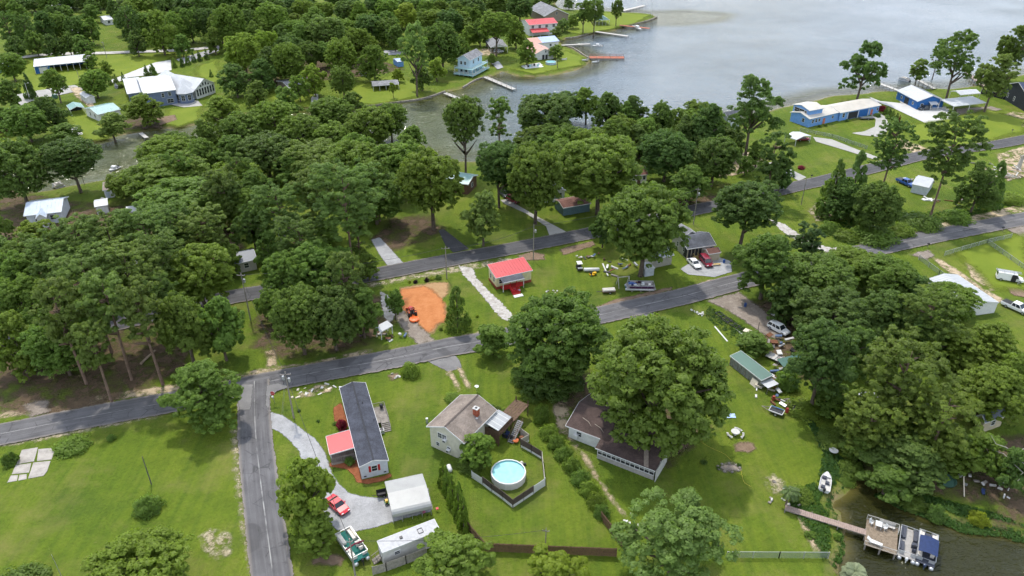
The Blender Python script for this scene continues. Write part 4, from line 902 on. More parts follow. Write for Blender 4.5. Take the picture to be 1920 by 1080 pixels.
# porch on the left side
P4 = [fr.loc(610.4,818.8,2.55), fr.loc(651,807,2.75), fr.loc(661.3,839.6,2.75), fr.loc(619,852.8,2.55)]
x0 = (P4[0].x+P4[3].x)/2; y1 = (P4[0].y+P4[1].y)/2; y0 = (P4[2].y+P4[3].y)/2; x1 = -L/2+.3
pr = MB().slab([(x0,y0,2.5),(x1,y0,2.85),(x1,y1,2.85),(x0,y1,2.5)], .1).build('porch_roof', MRED, e)
f_ = MB(); f_.bar((x0-.03,y0,2.45),(x0-.03,y1,2.45),.05,.2); f_.bar((x0,y0-.03,2.45),(x1,y0-.03,2.8),.05,.2); f_.bar((x0,y1+.03,2.45),(x1,y1+.03,2.8),.05,.2); f_.build('fascia', TRIM, pr)
for y in (y0+.2, (y0+y1)/2, y1-.2): MB().box((x0+.15,y,1.2), (.11,.11,2.4)).build('porch_post', TRIM, e)
dk = empty('porch_deck', (0,0,0)); dk.parent = e
deck_boards(dk, x0+.1, x1-.35, y0+.1, y1-.1, .6, 'y', WOOD, .3)
rb = MB(); railing(rb, [(x1-.3,y0+.1,.6),(x0+.15,y0+.1,.6),(x0+.15,y1-.1,.6)], .85); rb.build('railing', WOOD, e)
MB().box(((x0+x1)/2,y0+.06,.27), (x1-x0-.5,.05,.5)).build('porch_skirt', WOOD, e)
# deck, steps on the right side
D0 = fr.loc(703,768,.9); D1 = fr.loc(723,790,.9); xa = L/2-.1; xb = max(D0.x, D1.x)+.6; ya, yb = D1.y, D0.y+.6
dk = empty('side_deck', (0,0,0)); dk.parent = e
deck_boards(dk, xa, xb, ya, yb, .9, 'x', WOOD, .22)
rb = MB(); railing(rb, [(xa+.1,yb,.9),(xb,yb,.9),(xb,ya+.1,.9)], .9); rb.build('railing', WOOD, e)
for x, y in ((xb-.1,yb-.1),(xb-.1,ya+.1)): MB().box((x,y,.42),(.12,.12,.9)).build('deck_post', WOOD, e)
steps(e, ((xa+xb)/2+.45,ya,0), 0, 6, 1.4, .15, .3, WOOD, WOOD)
gl = empty('barbecue_grill', (e.matrix_basis @ Vector((xb-.6,yb-.7,.9)))[:] , fr.rz, 'black barbecue grill standing on the small wooden side deck', 'grill')
MB().box((0,0,.4),(.5,.45,.5)).build('cart', DARKMET, gl); MB().lathe([(.3,.65),(.36,.75),(.34,.95),(.15,1.08)], 10).build('lid', DARKMET, gl, smooth=True)
ac = empty('air_conditioner', (e.matrix_basis @ Vector((L/2+.65, fr.loc(714,812,0).y, 0)))[:], fr.rz, 'round-topped grey air conditioning unit beside the mobile home', 'air conditioner')
MB().box((0,0,.4),(.75,.75,.75)).build('casing', GREYMET, ac); MB().lathe([(.33,.78),(.33,.82)], 14).build('fan_grille', DARKMET, ac)

# cream two-storey house
e, fr, wl, rf, pl = bld('house', 'cream house with taupe roof and brick chimney beside the pool', (799.3,799.3), (870.4,831), (937,771), 4.5, 1.7, 'y', W_CREAM, BRN, ov=.4, wins=[('S',.30,3.4,.75,1.0,2),('S',.43,3.4,.75,1.0,2),('S',.22,1.3,.6,.7),('E',.2,3.3,1.2,.6,2),('E',.34,3.3,1.2,.6,2),('W',.5,3.2,1.,1.2),('S',.55,1.3,.6,.7)])
L, W = fr.L, fr.W
MB().bar((0,-W/2,6.23),(0,W/2,6.23),.28,.05).build('ridge_cap', M('ridge_brown', (.10,.08,.07), .9), rf)
for u, z in ((.47,3.0),(.56,1.1)):
    p, a = pl('S', u, z, .3); u_ = MB().box((0,0,0),(.65,.6,.42)).build('window_air_conditioner', WHITE, e, p, a); MB().box((0,-.31,0),(.5,.02,.3)).build('grille', DARKMET, u_)
cp = fr.loc(893,775,5.6); BRICK = M('chimney_brick', (.36,.10,.055), .85, var=.4, scale=6)
ch = empty('chimney', (cp.x,cp.y,0)); ch.parent = e
bm_ = MB().box((0,0,0),(.34,.16,.1)).mesh('brick'); bm_.materials.append(BRICK)
MB().box((0,0,5.75),(.78,.62,1.5)).build('chimney_core', M('mortar', (.30,.16,.11), .9), ch)
for r in range(11):
    for k in range(2):
        for s in (-1,1):
            link('brick', bm_, None, ch, ((k-.5)*.4+(.05 if r%2 else -.05), s*.31, 5.3+r*.122)); link('brick', bm_, None, ch, (s*.39,(k-.5)*.34,5.3+r*.122), math.pi/2)
MB().box((0,0,6.72),(1.,.84,.14)).build('cap', M('mortar_cap', (.5,.49,.47), .8), ch); MB().box((0,0,6.83),(.35,.35,.12)).build('flue', DARKMET, ch); MB().box((.05,-.5,5.12),(1.1,.3,.06)).build('flashing', WHITE, ch)
q = [fr.loc(914,797.8,3.9), fr.loc(934,806,3.5), fr.loc(961.5,782,3.5), fr.loc(942,772.6,3.9)]
xa, xb = L/2-.2, (q[1].x+q[2].x)/2; ya, yb = (q[0].y+q[1].y)/2, (q[2].y+q[3].y)/2
pr = MB().slab([(xb,ya,3.5),(xb,yb,3.5),(xa,yb,4.0),(xa,ya,4.0)], .06).build('porch_roof', MGALV, e)
for i in range(12):
    y = ya+.15+(yb-ya-.3)*i/11; MB().bar((xb,y,3.54),(xa,y,4.04),.14,.07).build('rib', MGALV if i%3 else WHITE, pr)
dk = empty('deck', (0,0,0)); dk.parent = e
deck_boards(dk, xa, xb+.3, ya, yb+5.5, 2.5, 'y', BRWOOD, .5)
for x, y in ((xb-.1,ya+.1),(xb-.1,yb),(xb+.1,yb+5.3),(xa+.3,yb+5.3)): MB().box((x,y,1.7),(.15,.15,3.5)).build('deck_post', BRWOOD, e)
for y_ in (ya,):
    for i in range(9):
        x = xa+.15+(xb-xa-.2)*i/8; MB().box((x,ya+.02,1.9),(.42,.05,2.7)).build('lattice_board', BRWOOD, e)
for i in range(10): MB().box((xb,ya+.3+i*.45,2.75),(.05,.42,1.05)).build('lattice_board', BRWOOD, e)
steps(e, (xb+1.2,yb+1.0,0), 0, 13, 1.0, .19, .26, M('grey_steps', (.30,.29,.28), .8), BRWOOD)
MB().box((-L/2+1.6,W/2-2.2,3.9),(2.2,1.6,.12)).build('entry_roof', BRN, e)
link('chimney_pot', MB().lathe([(.12,0),(.10,.3)],8).mesh('chimney_pot'), DARKMET, rf, (-1.2,2.,5.4))

# dark brown house under the big oak
e, fr, wl, rf, pl = bld('house', 'dark brown roofed house with screened porch under the big oak', (1060.4,797.8), (1240,866), (1253,800), 2.8, 1.5, 'x', W_WHITE, DBR, W=10.2, ov=.45, wins=[('S',.12,1.6,.9,.9)])
L, W = fr.L, fr.W
pa, pb = fr.loc(1114,841.3,2.6), fr.loc(1230.7,879,2.6); x0, x1 = pa.x, pb.x; yo = (pa.y+pb.y)/2
pr = MB().slab([(x0,yo,2.45),(x1,yo,2.45),(x1,-W/2+1.2,3.15),(x0,-W/2+1.2,3.15)], .12).build('porch_roof', DBR, e)
MB().bar((x0,yo-.02,2.36),(x1,yo-.02,2.36),.05,.18).build('fascia', TRIM, pr)
MB().slab([(x1-2.0,yo+.1,2.51),(x1-1.2,yo+.1,2.51),(x1-2.6,-W/2+1.4,3.26),(x1-3.4,-W/2+1.4,3.26)], .05).build('plank', M('tan_plank', (.26,.21,.17), .8), pr)
kn = MB().box(((x0+x1)/2,yo+.45,.42),(x1-x0-.5,.14,1.0)).build('porch_wall', M('grey_block', (.34,.32,.30), .85), e)
n = 12
for i in range(n+1): MB().box((x0+.3+(x1-x0-.6)*i/n,yo+.43,1.65),(.09,.09,1.5)).build('porch_post', TRIM, e)
for z in (1.62, 2.28, .96): MB().box(((x0+x1)/2,yo+.425,z),(x1-x0-.6,.07,.08)).build('porch_rail', TRIM, e)
for i in range(n):
    for z, hh in ((1.29,.58),(1.95,.58)): MB().box((x0+.3+(x1-x0-.6)*(i+.5)/n,yo+.46,z),((x1-x0-.6)/n-.1,.02,hh)).build('screen_panel', SCREEN, e)
MB().box((x0+.28,(yo+.5-W/2+.45)/2,1.2),(.06,-W/2+.4-yo-.5,2.3)).build('porch_side_wall', SCREEN, e)
for i in range(13):
    y = yo+.2+i*.42; MB().box((x1+.12,y,1.25),(.05,.38,2.4+rng.uniform(-.1,.1))).build('fence_board', M('pale_board', (.50,.49,.47), .85, var=.25), e)
wl2 = MB().box((-L/2+.35,1.2,1.7),(.5,2.2,2.)).build('entry_recess', SCREEN, e)
for p in ((-L/2+2.,-2.6,3.55),(-L/2+4.5,-3.,3.5),(3.,-3.3,3.42)): tag(MB().tube([p,(p[0]+1.2,p[1]-.35,p[2]-.05),(p[0]+2.1,p[1]-1.,p[2]-.22)],[.05,.04,.015],5).build('fallen_branch', M('dead_wood', (.42,.36,.30), .9), rf))
u_, a_ = pl('S', .09, 1.1, .25); b_ = MB().box((0,0,0),(.8,.5,.7)).build('wall_air_conditioner', WHITE, e, u_, a_)

# red-roofed cottage
e, fr, wl, rf, pl = bld('cottage', 'small pale yellow cottage with red metal roof between the streets', (929.7,521.6), (998.8,506.6), (991,486), 3.2, .9, 'shed', W_YEL, MRED, ov=.25, rib=.7, wins=[('W',.3,2.0,.7,1.1),('W',.7,2.0,.7,1.1),('S',.12,2.0,.8,1.1),('E',.5,2.,.8,1.)])
L, W = fr.L, fr.W
for s, d in (('S',(0,-W/2+.22,.3,L-.5,.06)),('W',(-L/2+.22,0,.3,.06,W-.5)),('E',(L/2-.22,0,.3,.06,W-.5))): MB().box((d[0],d[1],d[2]),(d[3],d[4],.75)).build('skirting', M('red_brown_skirt', (.25,.05,.03), .8), e)
q = [fr.loc(943,530.5,2.7), fr.loc(983.7,521.6,2.7)]; x0, x1 = q[0].x, q[1].x; yo = (q[0].y+q[1].y)/2
pr = MB().slab([(x0,yo,2.65),(x1,yo,2.65),(x1,-W/2+.1,3.1),(x0,-W/2+.1,3.1)], .1).build('porch_roof', CHAR, e); MB().bar((x0,yo-.03,2.58),(x1,yo-.03,2.58),.05,.18).build('fascia', TRIM, pr)
dk = empty('porch_deck', (0,0,0)); dk.parent = e; deck_boards(dk, x0+.1, x1-.1, yo+.1, -W/2+.2, .8, 'y', REDPAINT, .3)
for x in (x0+.15, x0+(x1-x0)*.36, x0+(x1-x0)*.64, x1-.15): MB().box((x,yo+.2,1.4),(.13,.13,2.5)).build('porch_post', REDPAINT if x0+.2 < x < x1-.2 else TRIM, e)
rb = MB(); railing(rb, [(x0+.15,yo+.2,.8),(x0+(x1-x0)*.36,yo+.2,.8)], .85); railing(rb, [(x0+(x1-x0)*.64,yo+.2,.8),(x1-.15,yo+.2,.8)], .85); rb.build('railing', REDPAINT, e)
steps(e, ((x0+x1)/2,yo+.2,0), 0, 6, 1.8, .14, .32, REDPAINT, REDPAINT)
MB().box(((x0+x1)/2,yo-2.5,.05),(2.2,1.0,.14)).build('landing', WHITE, e)
# grey-roofed house with parked cars
e, fr, wl, rf, pl = bld('house', 'grey shingled beige house with screened corner porch behind parked cars', (1288.4,467), (1343,459), (1340,430), 3.0, 1.5, 'x', W_BEIGE, CHAR, ov=.35, wins=[('W',.75,1.8,.7,1.2),('S',.88,1.9,.8,1.),('W',.3,1.8,.7,1.2)])
L, W = fr.L, fr.W
f2 = Fr((1279,448),(1312,441),(1300,425),3.0); block(e, f2, 3.0, 1.7, 'y', W_BEIGE, GSH, ov=.3, rel=fr)
for i in range(5): MB().box((-L/2+.5+i*.95,-W/2+.3,1.35),(.12,.12,2.6)).build('porch_post', M('tan_trim', (.42,.36,.25), .6), e)
for i in range(4): MB().box((-L/2+.5+(i+.5)*.95,-W/2+.32,1.4),(.8,.03,2.3)).build('screen_panel', SCREEN, e)
for y in (-W/2+.8,-W/2+1.6): MB().box((-L/2+.32,y,1.4),(.03,.7,2.3)).build('screen_panel', SCREEN, e)
steps(e, (-L/2+2.6,-W/2+.3,0), 0, 4, 1.2, .15, .3, M('yellow_wood', (.50,.36,.14), .7), M('yellow_wood', (.5,.36,.14)))
e, fr, wl, rf, pl = bld('garden_shed', 'tan shed with rust brown gable roof beside the parked minivan', (1329,476.7), (1352,473), (1349,462), 2.2, .7, 'x', W_TANL, RDBR, 'shed', ov=.15, doors=[('W',.5,1.1,1.8,WHITE)])
e, fr, wl, rf, pl = bld('garden_shed', 'pale grey metal shed below the middle oak tree', (1210,505), (1228,502), (1218,492), 2.1, .35, 'y', W_PALE, MGALV, 'shed', ov=.08, doors=[('S',.5,1.2,1.7,W_PALE)])
e, fr, wl, rf, pl = bld('cottage', 'beige cottage with green-grey roof half hidden by the middle oak', (1225,486), (1264,478), (1254,455), 2.7, 1.1, 'x', W_BEIGE, MBLUE2, 'cottage', ov=.3, wins=[('S',.3,1.6,.8,1.),('E',.5,1.6,.8,1.)])
e, fr, wl, rf, pl = bld('storage_shed', 'long blue-grey shed with rusty brown roof by the upper street', (1056,390), (1108,381), (1101,364), 2.5, .8, 'x', W_TEAL, RDBR, 'shed', ov=.2, doors=[('E',.5,1.,1.9,W_TEAL)])
e, fr, wl, rf, pl = bld('house', 'white gabled house with slate blue roof behind the rusty shed', (1024,365), (1062,357), (1052,335), 2.9, 1.5, 'y', W_WHITE, MBLUE2, ov=.35, wins=[('S',.7,1.7,1.6,1.3,2),('S',.25,1.5,1.2,1.8,1)])
e, fr, wl, rf, pl = bld('house', 'brown walled house with pale teal metal roof near the cove', (878,346), (897.5,328), (864.7,308), 3.4, 1.2, 'y', W_BROWN, MTEAL, ov=.5, rib=.6, wins=[('S',.5,1.8,1.2,1.2),('E',.5,1.8,1.2,1.2)])
e, fr, wl, rf, pl = bld('cottage', 'small cream cottage with brown roof behind the upper street', (1180,330), (1216,327), (1212,310), 2.8, 1.3, 'x', W_CREAM, RDBR, 'cottage', ov=.35, wins=[('S',.25,1.7,.8,1.1),('S',.85,1.7,.8,1.1)], doors=[('S',.55,1.,2.05,BRWOOD)])
e, fr, wl, rf, pl = bld('house', 'house with striped pale blue metal roof beside the left creek', (44,405), (115,397), (104,371), 3.2, 1.6, 'x', W_PALE, MBLUEG, ov=.4, rib=.9, wins=[('S',.3,1.8,1.2,1.2),('S',.75,1.8,1.2,1.2)])
f2 = Fr((66,409),(86,406),(84,395),3.2); block(e, f2, 3.0, 1.1, 'y', W_WHITE, MBLUEG, ov=.2, rel=fr)
e, fr, wl, rf, pl = bld('garden_shed', 'white roofed shed on the bank by the left creek', (177,388), (202,384), (202,371), 2.5, .5, 'x', W_WHITE, MWHITE, 'shed', ov=.2, doors=[('S',.6,1.,1.9,WHITE)])
e, fr, wl, rf, pl = bld('boat_house', 'peach roofed white boathouse above the left creek', (192,357), (214,354), (212,342), 2.6, .5, 'shed', W_WHITE, MPEACH, 'boathouse', ov=.25, doors=[('S',.3,1.,2.,MBLUEG)])
e, fr, wl, rf, pl = bld('cottage', 'white roofed cottage glimpsed through trees below the left creek', (238,398), (262,394), (258,384), 2.6, .8, 'x', W_WHITE, MWHITE, 'cottage', ov=.2, wins=[('S',.5,1.6,.9,1.)])
e, fr, wl, rf, pl = bld('house', 'slate roofed house glimpsed in the trees left of the tall pine', (520,432), (566,424), (556,405), 3.0, 1.4, 'x', W_PALE, CHAR, ov=.35, wins=[('S',.5,1.7,1.,1.2)])
e, fr, wl, rf, pl = bld('house', 'pale house glimpsed inside the left pine wood', (225,500), (275,490), (265,465), 2.9, 1.3, 'x', W_WHITE, GSH, ov=.35, wins=[('S',.5,1.7,1.,1.2)])
e, fr, wl, rf, pl = bld('house', 'dark roofed house glimpsed behind the left wood near the street', (440,495), (482,486), (474,466), 2.8, 1.3, 'x', W_BEIGE, MBLUE2, ov=.35, wins=[('S',.5,1.6,1.,1.2)])
# far left yards
e, fr, wl, rf, pl = bld('storage_barn', 'long white roofed open-front shed with blue end walls', (62.5,125), (172,114), (173,103.5), 3.4, .8, 'shed', W_DBLUE, MWHITE, 'shed', ov=.3, open_=True, rib=1.2, posts=[(x/4.5-1,-1) for x in range(10)]+[(-1,1),(1,1)])
L, W = fr.L, fr.W; MB().box((0,W/2-.4,1.8),(L-.6,.15,3.7)).build('wall', W_DBLUE, e)
for s in (-1,1): MB().box((s*(L/2-.35),0,1.7),(.15,W-.8,3.4)).build('wall', W_DBLUE, e)
MB().box((-L/2+3.2,-W/2+.5,1.6),(5.8,.15,3.3)).build('wall', W_DBLUE, e); MB().box((-L/2+3.3,-W/2+.40,1.35),(3.,.08,2.6)).build('garage_door', WHITE, e)
e, fr, wl, rf, pl = bld('house', 'teal roofed white house above the boat ramp', (183,215), (227,204.5), (205.5,192), 3.0, 1.2, 'x', W_WHITE, MTEAL, ov=.35, rib=.7, wins=[('W',.35,1.7,1.,1.2),('W',.7,1.7,1.,1.2),('S',.3,1.7,1.2,1.2),('S',.7,1.7,1.2,1.2)])
e, fr, wl, rf, pl = bld('carport', 'pale teal arched carport left of the teal roofed house', (131,206), (158,201.5), (152,193), 2.5, .9, 'y', W_DARK, MTEAL, 'carport', ov=.1, open_=True, posts=[(-1,-1),(1,-1),(-1,1),(1,1),(-1,0),(1,0)])
MB().box((0,fr.W/2-.3,.8),(fr.L-.3,.1,1.5)).build('wall', W_DARK, e)
e, fr, wl, rf, pl = bld('garden_shed', 'small white barn-shaped shed above the teal carport', (161,184), (177,181), (168,172), 2.4, .7, 'y', W_WHITE, MWHITE, 'shed', ov=.1, doors=[('S',.5,1.,1.8,WHITE)])
e, fr, wl, rf, pl = bld('house', 'white roofed brown house cut by the left picture edge', (-40,240), (14,230), (12,213), 3.0, 1.0, 'x', W_BROWN, MWHITE, ov=.4, wins=[('S',.8,1.6,1.2,1.)])
e, fr, wl, rf, pl = bld('garden_shed', 'white roofed shed with blue gable at far left by the pale road', (-12,126), (28,121), (44,112), 2.6, .6, 'x', W_BLUE, MWHITE, 'shed', ov=.2)
e, fr, wl, rf, pl = bld('house', 'white roofed house far behind the top left trees', (82,12), (130,9), (128,0), 3.2, 1.2, 'x', W_WHITE, MWHITE, ov=.4, wins=[('S',.3,1.7,1.2,1.2),('S',.7,1.7,1.2,1.2)])
e, fr, wl, rf, pl = bld('cottage', 'small white building in the gap between far trees', (195,38), (212,36), (210,28), 2.8, 1., 'x', W_WHITE, MGALV, 'cottage', ov=.3, wins=[('S',.5,1.6,1.2,1.2)])
e, fr, wl, rf, pl = bld('house', 'pale roofed house glimpsed through the far tree row', (125,66), (160,62), (158,52), 3., 1., 'x', W_WHITE, MWHITE, ov=.4)
# big navy house with white metal roofs
e, fr, wl, rf, pl = bld('house', 'big navy house with white metal roofs, turret and glazed gable', (268,176), (330,168), (328,138), 5.6, 2.0, 'x', W_NAVY, MWHITE, ov=.35, rib=1., wins=[('S',.58,4.0,.9,1.5),('S',.80,4.2,1.,1.4),('S',.78,1.6,2.2,1.5,2)])
f2 = Fr((238,175),(270,171),(262,143),3.4); block(e, f2, 3.2, 2.4, 'x', W_NAVY, MWHITE, ov=.4, rel=fr, rib=1., wins=[('S',.5,1.6,1.2,1.2)])
f3 = Fr((268,165),(291,162.5),(288,142),5.); block(e, f3, 4.9, .9, 'x', W_WHITE, MWHITE, ov=.2, rel=fr, wins=[('S',.25,3.9,.9,1.2),('S',.5,3.9,.9,1.2),('S',.75,3.9,.9,1.2)])
f4 = Fr((334,172),(374,164),(362,134),3.8); _, rf4, pl4 = block(e, f4, 4.0, 3.6, 'hip', W_NAVY, MWHITE, ov=.4, rel=fr)
f5 = Fr((366,170),(404,157),(372,134),3.6); _, rf5, pl5 = block(e, f5, 4.0, 3.0, 'y', W_WHITE, MWHITE, ov=.4, rel=fr)
for i in range(7):
    p, a = pl5('S', .09+.137*i, 2.3); window(e, p, a, .9, 2.6, 1)
for i, (u, z, hh) in enumerate(((.3,4.55,.7),(.43,5.0,1.2),(.57,5.0,1.2),(.7,4.55,.7))):
    p, a = pl5('S', u, z); window(e, p, a, .75, hh, 0)
tp = G(350,191,0)-fr.c; tp = Vector((tp.dot(fr.d), tp.dot(fr.n), 0)); tr_ = empty('turret', tp); tr_.parent = e
MB().lathe([(3.2,-.1),(3.2,4.1)], 8).build('turret_wall', W_NAVY, tr_); MB().lathe([(3.9,4.0),(3.9,4.12),(.05,7.2)], 8).build('turret_roof', MWHITE, tr_)
for k in range(8):
    a = math.pi/8+k*math.pi/4; window(tr_, (3.0*math.cos(a),3.0*math.sin(a),2.3), a+math.pi/2, 1.3, 2.0, 2)
MB().lathe([(.6,5.4),(.6,6.3),(.75,6.35),(.05,7.3)],8).build('cupola', GSH, e, (-14,1.5,0))
# light blue lake house and garage
e, fr, wl, rf, pl = bld('house', 'light blue two-storey lake house with wrap-around teal decks', (856,110), (881,113), (898,100), 6.6, 2.0, 'y', W_LBLUE, GSH, ov=.35, wins=[('S',.3,5.,.9,1.3),('S',.62,5.,.9,1.3),('E',.3,5.,1.,1.3),('E',.7,5.,1.,1.3),('S',.3,2.,1.,1.4),('S',.7,2.,1.,1.4),('E',.5,2.,1.4,1.8,2)])
L, W = fr.L, fr.W; TEALW = M('teal_deck_paint', (.30,.52,.54), .6)
for z, o_ in ((3.1,2.6),(.8,3.4)):
    MB().box((o_/2-.3,-W/2-o_/2+.3,z),(L+o_-.2,o_,.16)).build('deck', TEALW, e); MB().box((L/2+o_/2-.3,.3,z),(o_,W+.2,.16)).build('deck', TEALW, e)
    rb = MB(); railing(rb, [(-L/2,-W/2-o_+.35,z+.08),(L/2+o_-.4,-W/2-o_+.35,z+.08),(L/2+o_-.4,W/2,z+.08)], 1., post=2.); rb.build('railing', WHITE, e)
for i in range(5): MB().box((-L/2+.1+i*(L+2.2)/4,-W/2-2.2,1.5),(.2,.2,3.2)).build('deck_post', WHITE, e)
for i in range(4): MB().box((L/2+2.1,-W/2+1+i*(W-1)/3,1.5),(.2,.2,3.2)).build('deck_post', WHITE, e)
e, fr, wl, rf, pl = bld('carport', 'grey gabled carport right of the light blue lake house', (920,89), (952,87.5), (948,74), 3.0, 1.4, 'y', W_TAN, GSH, 'carport', ov=.4, open_=True, posts=[(-1,-1),(1,-1),(-1,1),(1,1),(-1,0),(1,0)])
MB().add([(-fr.L/2+.3,-fr.W/2+.1,2.95),(fr.L/2-.3,-fr.W/2+.1,2.95),(0,-fr.W/2+.1,4.2)],[(0,1,2)]).build('gable', W_WHITE, e); MB().box((0,fr.W/2-.3,1.4),(fr.L-.4,.12,2.8)).build('wall', W_TAN, e)
e, fr, wl, rf, pl = bld('shelter', 'low grey roofed open shelter on the cove lawn', (699,161), (748,157.5), (744,149), 2.3, .7, 'x', W_DARK, GSH, 'shelter', ov=.2, open_=True, posts=[(x/2-1,-1) for x in range(5)]+[(-1,1),(1,1)])
MB().box((0,fr.W/2-.3,1.),(fr.L-.4,.12,2.)).build('wall', W_DARK, e)
e, fr, wl, rf, pl = bld('cottage', 'small rust roofed screened cabin under trees behind the cove', (676,133), (692,131.5), (690,126), 2.5, .6, 'x', W_WHITE, MSALM, 'cabin', ov=.2, wins=[('S',.3,1.4,1.4,1.3,2),('S',.7,1.4,1.4,1.3,2)])
e, fr, wl, rf, pl = bld('garden_shed', 'bright blue shed in the trees behind the cove lawn', (745,116), (757,114.5), (755,108), 2.4, .5, 'x', W_BLUE, MTARP, 'shed', ov=.12)
e, fr, wl, rf, pl = bld('house', 'tan house with grey roof half hidden on the wooded cove bank', (545,168), (590,160), (598,138), 3.0, 1.4, 'x', W_TAN, GSH, ov=.4, wins=[('S',.2,1.5,1.,1.2),('S',.4,1.5,1.,1.2),('S',.6,1.5,1.,1.2)])
# point of the lake
e, fr, wl, rf, pl = bld('house', 'tan gabled house with wide grey roof at the lake point', (1021,30.6), (1068,27), (1055,11), 4.2, 3.4, 'y', W_TAN, GSH, ov=.5, wins=[('S',.5,5.2,.9,1.4)])
e, fr, wl, rf, pl = bld('house', 'white two-storey house with red roof on the lake point', (992,47), (1046,43), (1044,33), 5.6, 1.5, 'x', W_WHITE, MRED, ov=.35, rib=1., wins=[('S',.12,4.4,1.3,1.4,2),('S',.37,4.4,1.3,1.4,2),('S',.62,4.4,1.3,1.4,2),('S',.88,4.4,1.3,1.4,2),('S',.88,1.5,1.4,2.,2)])
L, W = fr.L, fr.W; MB().slab([(-L/2+.4,-W/2-4,2.5),(L*.12,-W/2-4,2.5),(L*.12,-W/2+.3,3.6),(-L/2+.4,-W/2+.3,3.6)],.12).build('porch_roof', MRED, e)
for x in (-L/2+.7,-L*.2,L*.1): MB().box((x,-W/2-3.8,1.2),(.2,.2,2.5)).build('porch_post', WHITE, e)
e, fr, wl, rf, pl = bld('house', 'white house with half salmon half blue roof near the far dock', (997,82), (1049,77), (1048,66), 3.4, 1.4, 'x', W_WHITE, MSALM, ov=.35, wins=[('S',.25,1.9,1.,1.1),('S',.7,1.9,1.,1.1)])
L, W = fr.L, fr.W; MB().slab([(-L*.12,-W/2-.03,3.45),(L/2+.03,-W/2-.03,3.45),(L/2+.03,0,4.85),(-L*.12,0,4.85)],.03).build('tarp', MTARP, rf)
e, fr, wl, rf, pl = bld('house', 'white gabled house with salmon roof beside the far round pool', (1004,101), (1040,98), (1030,86), 3.0, 2.0, 'y', W_WHITE, MSALM, ov=.4, wins=[('S',.55,3.6,.6,1.)], doors=[('S',.42,1.1,2.1,SCREEN),('S',.6,1.1,2.1,SCREEN)])
e, fr, wl, rf, pl = bld('gazebo', 'open pavilion with dark teal hip roof on the lake point', (1117,38), (1143,37), (1139,29), 3.0, 2.0, 'hip', W_WHITE, metalroof('dark_teal_roof', (.05,.13,.13)), 'gazebo', ov=.1, open_=True, posts=[(-1,-1),(1,-1),(-1,1),(1,1),(0,-1),(-.5,-1),(.5,-1)])
# right lake shore
e, fr, wl, rf, pl = bld('house', 'long sky blue lakeside house with cream metal roofs and open carport', (1518,223), (1578,209.5), (1563,195), 3.3, 1.2, 'x', W_BLUE, MCREAM, W=9., ov=.35, wins=[('S',.13,1.9,.9,1.1),('S',.24,1.9,.9,1.1),('S',.34,1.9,.9,1.1),('S',.78,1.9,.8,1.),('W',.7,2.,1.,1.3)], doors=[('S',.5,1.1,2.1,M('terracotta_door',(.5,.16,.09)))])
f2 = Fr((1576,211),(1653,196.5),(1632,186),3.4,9.); _, rf2, pl2 = block(e, f2, 3.3, 1.2, 'x', W_BLUE, MCREAM, ov=.4, rel=fr, wins=[('S',.1,1.9,1.,1.5),('S',.96,1.9,.8,1.)], doors=[('S',.82,1.1,2.1,M('terracotta_door',(.5,.16,.09)))])
for u, w_ in ((.34,4.6),(.60,4.6)):
    p, a = pl2('S', u, 1.35, .02); MB().box((0,0,0),(w_,.06,2.5)).build('carport_opening', SCREEN if u < .5 else W_DBLUE, e, p, a)
for u in (.2,.47,.73):
    p, a = pl2('S', u, 1.4, .1); MB().box((0,0,0),(.25,.12,2.8)).build('carport_post', WHITE, e, p, a)
f3 = Fr((1486,195.5),(1518,207.5),(1545,202),5.6); block(e, f3, 5.6, 1.0, 'y', W_BLUE, MCREAM, ov=.35, rel=fr, wins=[('S',.4,4.3,4.6,1.5,2),('W',.5,4.2,3.,1.5,2),('S',.8,4.3,.9,1.2)])
e, fr, wl, rf, pl = bld('garage', 'royal blue garage with bright white metal roof by the lake', (1721,190), (1773,188), (1748,167), 3.3, 2.0, 'y', W_DBLUE, MWHITE, 'garage', ov=.35, rib=.9, wins=[('S',.18,1.7,1.,1.),('S',.8,1.7,.9,1.),('W',.25,1.7,.9,1.),('W',.8,1.7,.9,1.)], doors=[('S',.55,1.1,2.1,WHITE),('W',.5,2.6,2.5,SCREEN)])
L, W = fr.L, fr.W; MB().slab([(-.9,-W/2-1.6,2.35),(2.2,-W/2-1.6,2.35),(2.2,-W/2+.35,2.9),(-.9,-W/2+.35,2.9)],.08).build('awning', MWHITE, e)
rb = MB(); railing(rb, [(-.9,-W/2-1.6,.1),(L/2,-W/2-1.6,.1),(L/2,-W/2+.3,.1)], 1., post=1.5); rb.build('railing', WHITE, e)
for x in (-.8,2.1): MB().box((x,-W/2-1.5,1.15),(.12,.12,2.3)).build('porch_post', WHITE, e)
e, fr, wl, rf, pl = bld('carport', 'flat white metal carport right of the royal blue garage', (1789,199), (1850,192.5), (1837,181), 3.2, .5, 'shed', WHITE, MWHITE, 'carport', ov=.1, open_=True, rib=1., posts=[(-1,-1),(1,-1),(-1,1),(1,1),(0,-1),(0,1)])
e, fr, wl, rf, pl = bld('carport', 'white gabled boat shelter behind the flat white carport', (1801,178), (1839,174.5), (1835,166), 2.8, .8, 'x', WHITE, MWHITE, 'carport', ov=.1, open_=True, posts=[(-1,-1),(1,-1),(-1,1),(1,1),(0,-1)])
e, fr, wl, rf, pl = bld('house', 'black sided house with navy metal roof at the right edge', (1880,158), (1930,186), (1975,160), 5.0, 3.6, 'y', W_DARK, MNAVY, ov=.4, rib=.8, wins=[('S',.25,2.2,.8,1.5),('S',.5,2.2,.8,1.5)])
